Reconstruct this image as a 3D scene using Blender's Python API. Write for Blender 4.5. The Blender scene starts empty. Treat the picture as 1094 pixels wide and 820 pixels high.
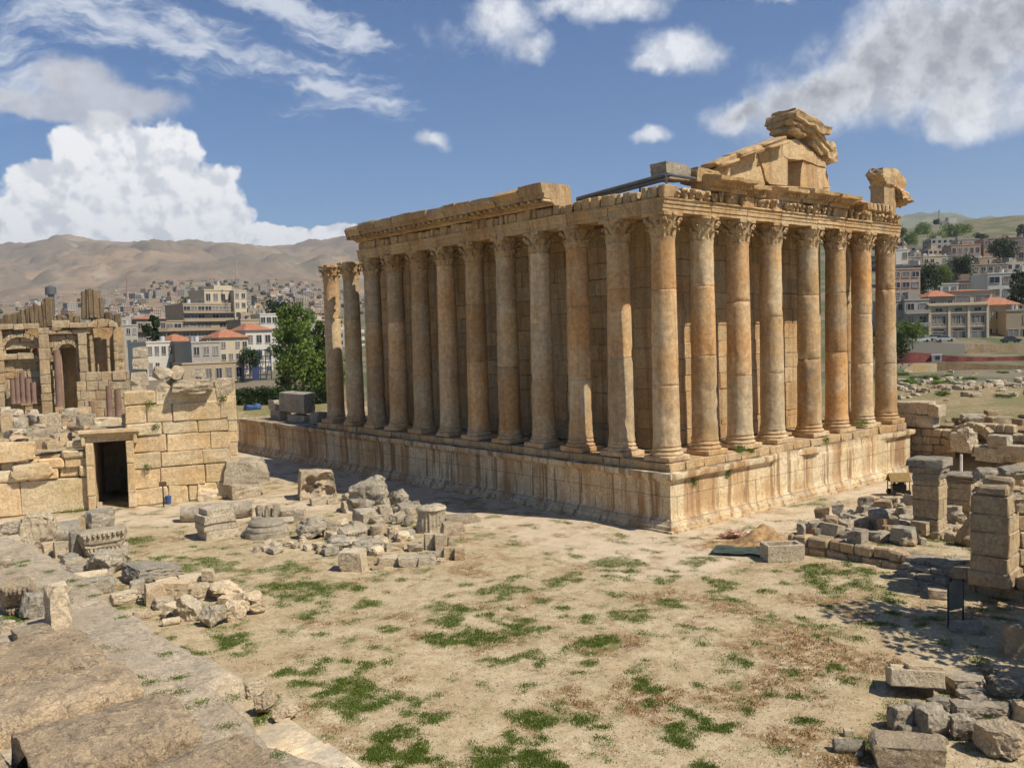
import bpy, bmesh, math, random
import numpy as np
from mathutils import Vector, Matrix, noise, Euler

R = math.radians
S = bpy.context.scene
COL = S.collection
rnd = random.Random(7)

# ------------------------------------------------------------------ camera
CAM = np.array([-49.8916, -42.2555, 14.0941])
YAW, PITCH, ROLL, FPX = 0.8726, -0.0543, -0.0282, 957.7811      # fitted on the temple's columns
_fw = np.array([math.cos(PITCH)*math.cos(YAW), math.cos(PITCH)*math.sin(YAW), math.sin(PITCH)])
_r = np.cross(_fw, [0, 0, 1.]); _r /= np.linalg.norm(_r); _u = np.cross(_r, _fw)
_r2 = _r*math.cos(ROLL) + _u*math.sin(ROLL)
_u2 = -_r*math.sin(ROLL) + _u*math.cos(ROLL)
cam_d = bpy.data.cameras.new("camera")
cam = bpy.data.objects.new("camera", cam_d); COL.objects.link(cam)
cam_d.sensor_width = 36; cam_d.lens = 36*FPX/1094; cam_d.clip_start = .1; cam_d.clip_end = 30000
M = Matrix.Identity(4)
for i in range(3):
    M[i][0], M[i][1], M[i][2], M[i][3] = _r2[i], _u2[i], -_fw[i], CAM[i]
cam.matrix_world = M
S.camera = cam

def ray(px, py):
    return _r2*((px-547)/FPX) + _u2*((410-py)/FPX) + _fw
def G(px, py, z=0.):                  # the point at height z seen at that place of the photograph
    d = ray(px, py); return Vector(CAM + d*((z-CAM[2])/d[2]))
def D(px, py, depth):                 # the point at that distance
    return Vector(CAM + ray(px, py)*depth)
def depth_of(p): return float((np.array(p)-CAM) @ _fw)
def HX(px, py, X):
    d = ray(px, py); return Vector(CAM + d*((X-CAM[0])/d[0]))
def HY(px, py, Y):
    d = ray(px, py); return Vector(CAM + d*((Y-CAM[1])/d[1]))

# ------------------------------------------------------------------ sun, sky, exposure
SUN = Vector((.28, -.71, 1.0)).normalized()
SUN_EL = math.asin(SUN.z)
sd = bpy.data.lights.new("sun", 'SUN'); sd.energy = 5.0; sd.angle = R(.53); sd.color = (1, .93, .82)
so = bpy.data.objects.new("sun", sd); COL.objects.link(so)
so.rotation_euler = SUN.to_track_quat('Z', 'Y').to_euler(); so.location = (0, 0, 80)
S.view_settings.view_transform = 'Standard'; S.view_settings.look = 'None'
S.view_settings.exposure = 0.28; S.view_settings.gamma = 1
S.cycles.use_denoising = True
S.cycles.max_bounces = 5; S.cycles.volume_bounces = 0; S.cycles.diffuse_bounces = 2; S.cycles.glossy_bounces = 1; S.cycles.transmission_bounces = 2
S.cycles.use_adaptive_sampling = True; S.cycles.adaptive_threshold = .03; S.cycles.adaptive_min_samples = 16

W = bpy.data.worlds.new("World"); S.world = W; W.use_nodes = True
W.cycles.sampling_method = 'MANUAL'; W.cycles.sample_map_resolution = 512
wt = W.node_tree; wt.nodes.clear()
def wn(t, **k):
    n = wt.nodes.new(t)
    for a, b in k.items(): setattr(n, a, b)
    return n
WL = wt.links.new
def wmath(op, a, b=None, clamp=False):
    n = wn('ShaderNodeMath', operation=op, use_clamp=clamp)
    for i, v in enumerate((a, b)):
        if v is None: continue
        if isinstance(v, (int, float)): n.inputs[i].default_value = v
        else: WL(v, n.inputs[i])
    return n.outputs[0]
SKY_STR = .062
sky = wn('ShaderNodeTexSky', sky_type='NISHITA', sun_disc=False)
sky.sun_elevation = SUN_EL; sky.sun_rotation = math.atan2(SUN.x, SUN.y)
sky.air_density = 1.0; sky.dust_density = .6; sky.ozone_density = 2.0; sky.altitude = 1100
geo = wn('ShaderNodeTexCoord')
dirv = geo.outputs['Generated']
def wnoise(vec, scale, detail=6, rough=.55, lac=2.0):
    n = wn('ShaderNodeTexNoise'); n.inputs['Scale'].default_value = scale
    n.inputs['Detail'].default_value = detail; n.inputs['Roughness'].default_value = rough
    n.inputs['Lacunarity'].default_value = lac
    WL(vec, n.inputs['Vector']); return n
def wvec(op, a, b, scale=None):
    n = wn('ShaderNodeVectorMath', operation=op)
    for i, v in enumerate((a, b)):
        if v is None: continue
        if isinstance(v, (tuple, Vector)): n.inputs[i].default_value = v
        else: WL(v, n.inputs[i])
    if scale is not None: n.inputs['Scale'].default_value = scale
    return n.outputs[0]
def warp(amt, scale):
    n = wnoise(dirv, scale, 5, .6)
    c = wvec('SUBTRACT', n.outputs['Color'], (.5, .5, .5))
    return wvec('ADD', dirv, wvec('SCALE', c, None, amt))
def blobs(lst, vec):
    """soft ellipses on the sky dome: (px, py, half width, half height, tilt) read off the photograph as directions"""
    out = None
    for (px, py, a, b, tl) in lst:
        c = Vector(ray(px, py)).normalized()
        zz = c; xx = zz.cross(Vector((0, 0, 1))).normalized(); yy = xx.cross(zz)
        t = R(tl); x2 = xx*math.cos(t)+yy*math.sin(t); y2 = -xx*math.sin(t)+yy*math.cos(t)
        mat = Matrix((x2, y2, -zz)).transposed()
        m = wn('ShaderNodeMapping', vector_type='TEXTURE')
        m.inputs['Location'].default_value = c
        m.inputs['Rotation'].default_value = mat.to_euler()
        m.inputs['Scale'].default_value = (a/FPX, b/FPX, .4)
        WL(vec, m.inputs['Vector'])
        L = wn('ShaderNodeVectorMath', operation='LENGTH'); WL(m.outputs[0], L.inputs[0])
        v = wmath('SUBTRACT', 1.0, L.outputs['Value'])
        out = v if out is None else wmath('MAXIMUM', out, v)
    return out
def mrange(v, a, b, c=0., d=1., smooth=True):
    n = wn('ShaderNodeMapRange'); n.interpolation_type = 'SMOOTHSTEP' if smooth else 'LINEAR'
    WL(v, n.inputs['Value'])
    for i, x in zip(range(1, 5), (a, b, c, d)): n.inputs[i].default_value = x
    return n.outputs[0]
def wmix(fac, a, b):
    n = wn('ShaderNodeMix', data_type='RGBA')
    if isinstance(fac, float): n.inputs[0].default_value = fac
    else: WL(fac, n.inputs[0])
    for i, v in ((6, a), (7, b)):
        if isinstance(v, tuple): n.inputs[i].default_value = v
        else: WL(v, n.inputs[i])
    return n.outputs[2]
K = 1/SKY_STR
def cc(r, g, b): return (r*K, g*K, b*K, 1)
col = sky.outputs[0]
hsv = wn('ShaderNodeHueSaturation'); hsv.inputs['Saturation'].default_value = 1.18; hsv.inputs['Value'].default_value = 1.0
WL(col, hsv.inputs['Color']); col = hsv.outputs[0]
tn = wn('ShaderNodeMix', data_type='RGBA', blend_type='MULTIPLY'); tn.inputs[0].default_value = 1; WL(col, tn.inputs[6]); tn.inputs[7].default_value = (1.0, 1.16, 1.36, 1); col = tn.outputs[2]
fb = wnoise(dirv, 9, 9, .62).outputs['Fac']
fine = wnoise(dirv, 26, 8, .6).outputs['Fac']
ush = wvec('ADD', dirv, tuple(Vector((.77, -.64, .45))*.012))
fb2 = wnoise(ush, 26, 8, .6).outputs['Fac']
relief = wmath('SUBTRACT', fine, fb2)
# thin cirrus streaks
w1 = warp(.10, 5)
cir = blobs([(130, 42, 260, 48, -7), (330, 76, 150, 32, -10), (40, 20, 170, 50, -4), (300, 12, 170, 22, -10), (15, 90, 90, 45, 0)], w1)
mp = wn('ShaderNodeMapping'); mp.inputs['Rotation'].default_value = (0, R(10), 0); mp.inputs['Scale'].default_value = (9, 9, 34)
WL(w1, mp.inputs['Vector']); st = wnoise(mp.outputs[0], 1.6, 8, .6).outputs['Fac']
a = mrange(wmath('ADD', cir, wmath('MULTIPLY', wmath('SUBTRACT', st, .52), 3.2)), .12, 1.15, 0, .8)
col = wmix(a, col, cc(.66, .70, .76))
# soft white clouds
w2 = warp(.07, 8)
sm = blobs([(528, 20, 74, 50, 10), (575, 44, 34, 22, 0), (600, 2, 60, 20, 0), (655, 2, 60, 24, 0), (735, 57, 58, 28, -14), (700, 72, 30, 14, 0), (460, 150, 34, 15, -4), (690, 154, 30, 11, 4), (1030, 122, 46, 24, 0), (1088, 108, 26, 30, 0), (840, -4, 40, 12, 0)], w2)
a = mrange(wmath('ADD', sm, wmath('MULTIPLY', wmath('SUBTRACT', fb, .5), 2.6)), .10, .85, 0, .86)
col = wmix(a, col, wmix(mrange(relief, -.12, .12), cc(.58, .61, .66), cc(.84, .85, .87)))
# big grey cloud upper right
big = blobs([(1010, 48, 180, 74, 8), (880, 98, 120, 38, 16), (945, 66, 110, 56, 20), (1090, 20, 150, 84, 0), (800, 122, 55, 20, 10)], w2)
core = mrange(wmath('ADD', big, wmath('MULTIPLY', wmath('SUBTRACT', fb, .5), 1.8)), .24, .95)
a = mrange(wmath('ADD', big, wmath('MULTIPLY', wmath('SUBTRACT', fb, .5), 1.8)), .0, .62, 0, .95)
lit = wmix(mrange(relief, -.12, .12), cc(.50, .53, .58), cc(.78, .79, .81))
col = wmix(a, col, wmix(core, lit, wmix(mrange(wmath('ADD', relief, wmath('MULTIPLY', wmath('SUBTRACT', fb, .5), .5)), -.16, .16), cc(.28, .285, .31), cc(.47, .475, .50))))
# cumulus tower on the left
w3 = warp(.030, 16)
cum = blobs([(128, 184, 76, 66, 0), (172, 174, 56, 50, 0), (205, 225, 74, 58, 0), (70, 222, 74, 58, 0), (45, 192, 40, 26, 0), (22, 246, 66, 44, 0), (215, 250, 66, 36, -20), (300, 254, 66, 20, 0), (360, 252, 60, 16, 0), (110, 240, 110, 46, 0), (255, 262, 80, 22, 0)], w3)
vor = wn('ShaderNodeTexVoronoi', feature='SMOOTH_F1'); vor.inputs['Scale'].default_value = 26; WL(w3, vor.inputs['Vector'])
vor.inputs['Detail'].default_value = 3; vor.inputs['Roughness'].default_value = .55
bil = wmath('SUBTRACT', .45, vor.outputs['Distance'])
cd = wmath('ADD', wmath('ADD', wmath('MULTIPLY', cum, 2.2), wmath('MULTIPLY', bil, .8)), wmath('MULTIPLY', wmath('SUBTRACT', fine, .5), .7))
a = mrange(cd, .10, .42)
vu = wn('ShaderNodeTexVoronoi', feature='SMOOTH_F1'); vu.inputs['Scale'].default_value = 26
vu.inputs['Detail'].default_value = 3; vu.inputs['Roughness'].default_value = .55
WL(wvec('ADD', w3, tuple(Vector((.77, -.64, .7))*.010)), vu.inputs['Vector'])
rel2 = wmath('ADD', wmath('SUBTRACT', vu.outputs['Distance'], vor.outputs['Distance']), wmath('MULTIPLY', relief, .6))
col = wmix(a, col, wmix(mrange(rel2, -.26, .10), cc(.62, .645, .69), cc(.90, .90, .90)))
# flat grey cloud in front of it
g = blobs([(85, 88, 50, 26, -12), (95, 112, 108, 20, 0), (30, 110, 80, 18, 0)], w2)
a = mrange(wmath('ADD', g, wmath('MULTIPLY', wmath('SUBTRACT', fb, .5), 1.5)), .10, .6, 0, .8)
col = wmix(a, col, wmix(mrange(relief, -.15, .15), cc(.50, .50, .53), cc(.60, .61, .64)))
bg = wn('ShaderNodeBackground'); bg.inputs['Strength'].default_value = SKY_STR
wo = wn('ShaderNodeOutputWorld'); WL(col, bg.inputs[0]); WL(bg.outputs[0], wo.inputs[0])

# ------------------------------------------------------------------ scene helpers
def link(o, parent=None):
    COL.objects.link(o)
    if parent is not None: o.parent = parent
    return o
def tag(o, label=None, cat=None, group=None, kind=None):
    if label: o['label'] = label
    if cat: o['category'] = cat
    if group: o['group'] = group
    if kind: o['kind'] = kind
    return o
def thing(name, label, cat, loc=(0, 0, 0), rz=0., group=None):
    o = bpy.data.objects.new(name, None); COL.objects.link(o)
    o.empty_display_size = .5; o.location = loc; o.rotation_euler = (0, 0, rz)
    return tag(o, label, cat, group)
def newbm():
    bm = bmesh.new(); bm.verts.layers.float_color.new('tint'); return bm
def TL(bm): return bm.verts.layers.float_color['tint']
def mesh_of(name, bm, mats, smooth=40):
    bmesh.ops.recalc_face_normals(bm, faces=bm.faces)
    me = bpy.data.meshes.new(name)
    lay = bm.verts.layers.float_color.get('tint')
    if lay is not None:
        for v in bm.verts:
            if v[lay][3] == 0: v[lay] = (1, 1, 1, 1)
    bm.to_mesh(me); bm.free()
    for m in (mats if isinstance(mats, (list, tuple)) else [mats]): me.materials.append(m)
    if smooth:
        me.polygons.foreach_set('use_smooth', [True]*len(me.polygons)); me.set_sharp_from_angle(angle=R(smooth))
    return me
def obj(name, bm, mats, parent=None, loc=None, rz=0., world=False, smooth=40):
    """link bm as ONE mesh; world=True: geometry is given in world space, moved to the parent's frame"""
    if world and parent is not None:
        bmesh.ops.transform(bm, matrix=(Matrix.Translation(parent.location) @ parent.rotation_euler.to_matrix().to_4x4()).inverted(), verts=bm.verts)
    elif world and loc is not None:
        bmesh.ops.translate(bm, vec=-Vector(loc), verts=bm.verts)
    o = bpy.data.objects.new(name, mesh_of(name, bm, mats, smooth))
    link(o, parent)
    if loc is not None: o.location = loc
    o.rotation_euler.z = rz
    return o
def copy(o, parent=None, **k):
    c = o.copy(); COL.objects.link(c); c.parent = parent
    for key in ('label', 'group'):
        if key in k: c[key] = k[key]
    if 'loc' in k: c.location = k['loc']
    if 'rot' in k: c.rotation_euler = k['rot']
    if 'scale' in k: c.scale = k['scale']
    return c
def copy_tree(o, parent=None, **k):
    c = copy(o, parent, **k)
    for ch in list(o.children): copy_tree(ch, c)
    return c
def tintv(bm, verts, t):
    l = TL(bm)
    if isinstance(t, (int, float)): t = (t, t, t)
    for v in verts: v[l] = (t[0], t[1], t[2], 1)
_FS = [(0, -1), (0, 1), (1, -1), (1, 1), (2, -1), (2, 1)]
def cbox(bm, c, size, rot=None, ch=.04, jit=0., tint=None, rg=rnd):
    """box with chamfered edges; c centre, size full, rot = angle about Z or Matrix"""
    h = [s/2 for s in size]; ch = min(ch, min(h)*.45)
    if rot is None: m = Matrix.Identity(3)
    elif isinstance(rot, (int, float)): m = Matrix.Rotation(rot, 3, 'Z')
    else: m = rot
    c = Vector(c); V = {}
    for sx in (-1, 1):
        for sy in (-1, 1):
            for sz in (-1, 1):
                s = (sx, sy, sz)
                j = Vector((rg.uniform(-jit, jit), rg.uniform(-jit, jit), rg.uniform(-jit, jit))) if jit else Vector()
                for ax in range(3):
                    p = Vector([s[k]*(h[k] - (0 if k == ax else ch)) for k in range(3)]) + j
                    V[s, ax] = bm.verts.new(c + m @ p)
    F = bm.faces.new
    for ax, sg in _FS:
        o = [k for k in range(3) if k != ax]; q = []
        for (a, b) in ((-1, -1), (1, -1), (1, 1), (-1, 1)):
            s = [0]*3; s[ax] = sg; s[o[0]] = a; s[o[1]] = b; q.append(V[tuple(s), ax])
        F(q)
    for ax in range(3):
        o = [k for k in range(3) if k != ax]
        for a in (-1, 1):
            for b in (-1, 1):
                s1 = [0]*3; s1[ax] = -1; s1[o[0]] = a; s1[o[1]] = b
                s2 = list(s1); s2[ax] = 1; s1, s2 = tuple(s1), tuple(s2)
                F([V[s1, o[0]], V[s2, o[0]], V[s2, o[1]], V[s1, o[1]]])
    for sx in (-1, 1):
        for sy in (-1, 1):
            for sz in (-1, 1):
                s = (sx, sy, sz); F([V[s, 0], V[s, 1], V[s, 2]])
    if tint is not None: tintv(bm, V.values(), tint)
    return list(V.values())
def box(bm, a, b, tint=None):
    vs = [bm.verts.new((x, y, z)) for x in (a[0], b[0]) for y in (a[1], b[1]) for z in (a[2], b[2])]
    for f in ((0, 1, 3, 2), (4, 6, 7, 5), (0, 4, 5, 1), (2, 3, 7, 6), (0, 2, 6, 4), (1, 5, 7, 3)):
        bm.faces.new([vs[i] for i in f])
    if tint is not None: tintv(bm, vs, tint)
    return vs
def tube(bm, p, q, r0, r1=None, n=8, tint=None, caps=True):
    r1 = r0 if r1 is None else r1
    p, q = Vector(p), Vector(q); d = (q-p).normalized()
    a = d.orthogonal().normalized(); b = d.cross(a)
    A = [bm.verts.new(p + (a*math.cos(t)+b*math.sin(t))*r0) for t in [2*math.pi*i/n for i in range(n)]]
    B = [bm.verts.new(q + (a*math.cos(t)+b*math.sin(t))*r1) for t in [2*math.pi*i/n for i in range(n)]]
    for i in range(n): bm.faces.new((A[i], A[(i+1) % n], B[(i+1) % n], B[i]))
    if caps: bm.faces.new(A); bm.faces.new(B)
    if tint is not None: tintv(bm, A+B, tint)
def lathe(bm, prof, n=24, c=(0, 0, 0), caps=True):
    rings = []
    for r, z in prof:
        rings.append([bm.verts.new((c[0]+r*math.cos(2*math.pi*i/n), c[1]+r*math.sin(2*math.pi*i/n), c[2]+z)) for i in range(n)])
    for A, B in zip(rings, rings[1:]):
        for i in range(n): bm.faces.new((A[i], A[(i+1) % n], B[(i+1) % n], B[i]))
    if caps: bm.faces.new(rings[0]); bm.faces.new(rings[-1])
    return rings
def fbm(p, oct=3):
    s, a = 0., 1.
    p = Vector(p)
    for _ in range(oct):
        s += noise.noise(p)*a; p = p*2.1 + Vector((7.3, 1.7, 3.1)); a *= .5
    return s
def weather(bm, amp, freq, verts=None, seed=0., oct=3):
    bm.normal_update()
    off = Vector((seed*13.1, seed*7.7, seed*3.3))
    for v in (verts or bm.verts):
        v.co += v.normal*(fbm(v.co*freq+off, oct)*amp)
def sweep(bm, prof, a, b, out, seg=.5, pseg=.6, tint=None):
    """sweep a closed profile [(outward, z)...] from a to b (xy)"""
    a, b, out = Vector((a[0], a[1], 0)), Vector((b[0], b[1], 0)), Vector((out[0], out[1], 0))
    P = []
    for (o0, z0), (o1, z1) in zip(prof, prof[1:]+prof[:1]):
        L = math.hypot(o1-o0, z1-z0); k = max(1, int(L/pseg+.5))
        for i in range(k): P.append((o0+(o1-o0)*i/k, z0+(z1-z0)*i/k))
    n = max(1, int((b-a).length/seg+.5)); rings = []
    for i in range(n+1):
        q = a.lerp(b, i/n)
        rings.append([bm.verts.new(q + out*o + Vector((0, 0, z))) for o, z in P])
    for A, B in zip(rings, rings[1:]):
        for i in range(len(P)): bm.faces.new((A[i], A[(i+1) % len(P)], B[(i+1) % len(P)], B[i]))
    bm.faces.new(rings[0]); bm.faces.new(rings[-1])
    if tint is not None:
        for r in rings: tintv(bm, r, tint)
    return rings
def masonry(bm, O, u, n, W, courses, rg, bw=(1.0, 2.2), thick=.6, holes=(), topf=None, ch=.04, jd=.04, tv=.13, warm=.06, x0=0., zj=0.):
    """wall face of separate blocks. O corner, u along, n outward"""
    O, u, n = Vector(O), Vector(u).normalized(), Vector(n).normalized()
    m = Matrix((u, n, Vector((0, 0, 1)))).transposed()
    z = 0.
    for hc in courses:
        z1 = z+hc; zm = (z+z1)/2
        x = x0 - rg.uniform(0, .8)
        cuts = []
        for (ha, hb, za, zb) in holes:
            if za < zm < zb: cuts.append((ha, hb))
        while x < W:
            w = rg.uniform(*bw); xa, xb = max(x, x0), min(x+w, W); x += w
            if W-x < bw[0]*.4: xb = W; x = W
            segs = [(xa, xb)]
            for ha, hb in cuts:
                ns = []
                for a, b in segs:
                    if b <= ha or a >= hb: ns.append((a, b)); continue
                    if a < ha: ns.append((a, ha))
                    if b > hb: ns.append((hb, b))
                segs = ns
            for a, b in segs:
                if b-a < .12: continue
                if topf and zm > topf((a+b)/2): continue
                t = 1+rg.uniform(-tv, tv); wv = rg.uniform(-warm, warm)
                jo = rg.uniform(-jd, jd)
                if rg.random() < .07: jo -= jd*2.2
                za, zb = rg.uniform(-zj, zj), rg.uniform(-zj, zj); hq = hc-za+zb; zq = zm+(za+zb)/2
                c = O + u*((a+b)/2) + n*(jo-thick/2) + Vector((0, 0, zq))
                cbox(bm, c, (b-a-.012, thick, hq-.012), m, ch*rg.uniform(.5, 1.6), ch*.5, (t*(1+wv), t, t*(1-wv)), rg)
        z = z1

# ------------------------------------------------------------------ materials
def mat_base(name, rough=.9):
    m = bpy.data.materials.new(name); m.use_nodes = True
    t = m.node_tree; b = t.nodes['Principled BSDF']
    b.inputs['Roughness'].default_value = rough
    b.inputs['Specular IOR Level'].default_value = .2
    return m, t, b
class NT:
    def __init__(s, t): s.t = t
    def n(s, ty, **k):
        n = s.t.nodes.new(ty)
        for a, b in k.items(): setattr(n, a, b)
        return n
    def l(s, a, b): s.t.links.new(a, b)
    def val(s, v, sock):
        if isinstance(v, (int, float)): sock.default_value = v
        elif isinstance(v, tuple): sock.default_value = v if len(v) == 4 or sock.type == 'VECTOR' else (*v, 1)
        else: s.l(v, sock)
    def noise(s, vec, scale, detail=5, rough=.55):
        n = s.n('ShaderNodeTexNoise'); n.inputs['Scale'].default_value = scale
        n.inputs['Detail'].default_value = detail; n.inputs['Roughness'].default_value = rough
        if vec is not None: s.l(vec, n.inputs['Vector'])
        return n.outputs['Fac']
    def ramp(s, v, a, b, c=0., d=1.):
        n = s.n('ShaderNodeMapRange', interpolation_type='SMOOTHSTEP'); s.l(v, n.inputs[0])
        for i, x in zip(range(1, 5), (a, b, c, d)): n.inputs[i].default_value = x
        return n.outputs[0]
    def mix(s, f, a, b, blend='MIX'):
        n = s.n('ShaderNodeMix', data_type='RGBA', blend_type=blend)
        s.val(f, n.inputs[0]); s.val(a, n.inputs[6]); s.val(b, n.inputs[7]); return n.outputs[2]
    def math(s, op, a, b=0., clamp=False):
        n = s.n('ShaderNodeMath', operation=op, use_clamp=clamp); s.val(a, n.inputs[0]); s.val(b, n.inputs[1]); return n.outputs[0]
    def scalev(s, vec, sc):
        n = s.n('ShaderNodeVectorMath', operation='MULTIPLY'); s.l(vec, n.inputs[0]); n.inputs[1].default_value = sc; return n.outputs[0]
def stone(name, c1, c2, dark, big=.18, mid=1.6, streak=0., lichen=.35, lich=(.20, .18, .15), bump=.5, pits=.5, tint=True, pit_scale=7., crack=0., panel=0., joint=None, grain=0.):
    m, t, b = mat_base(name, .92); N = NT(t)
    gp = N.n('ShaderNodeNewGeometry'); pos = gp.outputs['Position']
    c = N.mix(N.ramp(N.noise(pos, big, 6, .6), .40, .62), c1, c2)
    c = N.mix(N.ramp(N.noise(pos, mid, 7, .62), .50, .78, 0, .75), c, dark)
    c = N.mix(N.ramp(N.noise(pos, mid*5, 5, .65), .32, .72, .0, 1.), N.mix(1.0, c, (.80, .79, .77), 'MULTIPLY'), N.mix(1.0, c, (1.16, 1.15, 1.13), 'MULTIPLY'))
    if streak:
        sv = N.noise(N.scalev(pos, (1.5, 1.5, .10)), 1., 5, .6)
        c = N.mix(N.ramp(sv, .50, .60, 0, streak), c, (.25, .135, .06))
        sv2 = N.noise(N.scalev(pos, (2.6, 2.6, .13)), 1.3, 5, .6)
        c = N.mix(N.ramp(sv2, .56, .70, 0, streak), c, (.52, .44, .31))
        sv3 = N.noise(N.scalev(pos, (3.3, 3.3, .22)), 1.9, 5, .65)
        c = N.mix(N.ramp(sv3, .60, .72, 0, streak*.8), c, (.10, .075, .05))
    if panel:
        pv_ = N.noise(N.scalev(pos, (.42, .42, .055)), 1., 3, .5)
        c = N.mix(N.ramp(pv_, .53, .58, 0, panel), c, (.42, .24, .105))
    if joint:
        sx_ = N.n('ShaderNodeSeparateXYZ'); N.l(pos, sx_.inputs[0]); cb_ = N.n('ShaderNodeCombineXYZ')
        wob = N.math('MULTIPLY', N.math('SUBTRACT', N.noise(pos, .8, 4, .6), .5), .25)
        N.l(N.math('ADD', N.math('ADD', sx_.outputs[0], sx_.outputs[1]), wob), cb_.inputs[0]); N.l(N.math('ADD', N.math('ADD', sx_.outputs[2], joint[2]), wob), cb_.inputs[1])
        bk = N.n('ShaderNodeTexBrick'); N.l(cb_.outputs[0], bk.inputs['Vector']); bk.inputs['Scale'].default_value = 1
        for nm_, v_ in (('Brick Width', joint[0]), ('Row Height', joint[1]), ('Mortar Size', .022), ('Mortar Smooth', .4)): bk.inputs[nm_].default_value = v_
        bk.inputs['Color1'].default_value = (1.06, 1.04, 1.0, 1); bk.inputs['Color2'].default_value = (.88, .87, .86, 1); bk.inputs['Mortar'].default_value = (.30, .26, .2, 1)
        c = N.mix(1.0, c, bk.outputs['Color'], 'MULTIPLY')
    if grain:
        c = N.mix(N.ramp(N.noise(pos, 19, 4, .7), .30, .70), N.mix(1.0, c, (1-grain,)*3, 'MULTIPLY'), N.mix(1.0, c, (1+grain*.7,)*3, 'MULTIPLY'))
        c = N.mix(N.ramp(N.noise(pos, 30, 3, .7), .62, .72, 0, grain*1.6), c, (.10, .08, .055))
    if crack:
        cv = N.math('ABSOLUTE', N.math('SUBTRACT', N.noise(pos, .9, 6, .62), .5))
        c = N.mix(N.ramp(cv, .0, .018, crack, 0), c, (.09, .07, .05))
    if pits:
        c = N.mix(N.ramp(N.noise(pos, pit_scale, 4, .7), .64, .76, 0, pits), c, (.07, .055, .04))
    if lichen:
        sx = N.n('ShaderNodeSeparateXYZ'); N.l(gp.outputs['Normal'], sx.inputs[0])
        f = N.math('MULTIPLY', N.ramp(sx.outputs['Z'], .25, .8), N.ramp(N.noise(pos, mid*.8, 6, .65), .38, .58, 0, lichen))
        c = N.mix(f, c, lich)
        f2 = N.ramp(N.noise(pos, mid*.45, 7, .7), .56, .72, 0, lichen*.8)
        c = N.mix(f2, c, lich)
    if tint:
        at = N.n('ShaderNodeAttribute', attribute_name='tint'); c = N.mix(1.0, c, at.outputs['Color'], 'MULTIPLY')
    N.l(c, b.inputs['Base Color'])
    bp = N.n('ShaderNodeBump'); bp.inputs['Strength'].default_value = bump; bp.inputs['Distance'].default_value = .12
    h = N.math('ADD', N.noise(pos, 2.2, 6, .6), N.math('MULTIPLY', N.noise(pos, 9, 5, .65), .5))
    if grain: h = N.math('ADD', h, N.math('MULTIPLY', N.noise(pos, 24, 5, .7), .5))
    N.l(h, bp.inputs['Height']); N.l(bp.outputs[0], b.inputs['Normal'])
    return m
def plain(name, c, rough=.8, metal=0., var=.12, tint=False, scale=1.5):
    m, t, b = mat_base(name, rough); N = NT(t)
    b.inputs['Metallic'].default_value = metal
    gp = N.n('ShaderNodeNewGeometry')
    f = N.noise(gp.outputs['Position'], scale, 6, .6)
    cc_ = N.mix(N.ramp(f, .3, .7), tuple(x*(1-var) for x in c), tuple(min(1, x*(1+var)) for x in c))
    if tint:
        at = N.n('ShaderNodeAttribute', attribute_name='tint'); cc_ = N.mix(1.0, cc_, at.outputs['Color'], 'MULTIPLY')
    N.l(cc_, b.inputs['Base Color']); return m
def leafmat(name, c):
    m, t, b = mat_base(name, .6); N = NT(t)
    at = N.n('ShaderNodeAttribute', attribute_name='tint')
    N.l(N.mix(1.0, c, at.outputs['Color'], 'MULTIPLY'), b.inputs['Base Color'])
    tr = N.n('ShaderNodeBsdfTranslucent'); N.l(N.mix(1.0, tuple(min(1, x*1.2) for x in c), at.outputs['Color'], 'MULTIPLY'), tr.inputs[0])
    mx = N.n('ShaderNodeMixShader'); mx.inputs[0].default_value = .3
    N.l(b.outputs[0], mx.inputs[1]); N.l(tr.outputs[0], mx.inputs[2])
    N.l(mx.outputs[0], t.nodes['Material Output'].inputs[0]); return m
M_TEMPLE = stone('temple_stone', (.55, .395, .215), (.50, .315, .14), (.33, .24, .145), .22, 1.3, .42, .45, (.25, .21, .16), .7, .5, True, 5., .35)
M_PODIUM = stone('podium_stone', (.70, .575, .375), (.63, .47, .265), (.56, .42, .25), .3, 1.1, .8, .5, (.30, .27, .21), .5, .45, True, 4., .3, .55, (4.7, 1.72, -.72))
M_CREAM = stone('cream_stone', (.62, .51, .35), (.57, .43, .25), (.42, .32, .2), .25, 1.4, 0, .55, (.25, .23, .19), .6, .35)
M_COLUMN = stone('column_stone', (.60, .44, .255), (.54, .325, .14), (.41, .34, .245), .20, .55, .26, .25, (.28, .26, .23), .5, .55, True, 3.5, .25)
M_GATE = stone('gate_wall_stone', (.66, .51, .31), (.62, .44, .225), (.54, .42, .26), .22, 1.0, .12, .6, (.33, .29, .225), .6, .5, True, 5., .3)
M_RUIN = stone('ruin_stone', (.50, .39, .24), (.45, .31, .17), (.29, .21, .14), .25, 1.2, .25, .6, (.23, .20, .16), .8, .6, True, 5., .5)
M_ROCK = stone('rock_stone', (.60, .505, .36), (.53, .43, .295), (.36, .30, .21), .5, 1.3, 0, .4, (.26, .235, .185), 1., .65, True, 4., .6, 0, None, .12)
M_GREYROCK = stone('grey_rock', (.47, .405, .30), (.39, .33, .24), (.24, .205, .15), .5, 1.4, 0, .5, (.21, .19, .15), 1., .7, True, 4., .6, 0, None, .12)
M_PALE = stone('pale_cut_stone', (.58, .48, .33), (.52, .41, .26), (.46, .37, .25), .6, 2., 0, .2, (.34, .30, .24), .8, .45, True, 5., .4)
M_PLAT = stone('platform_stone', (.54, .455, .33), (.49, .40, .28), (.40, .33, .235), .35, 1.5, 0, .35, (.25, .225, .185), .8, .45, True, 5., .5, 0, None, .22)
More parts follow.
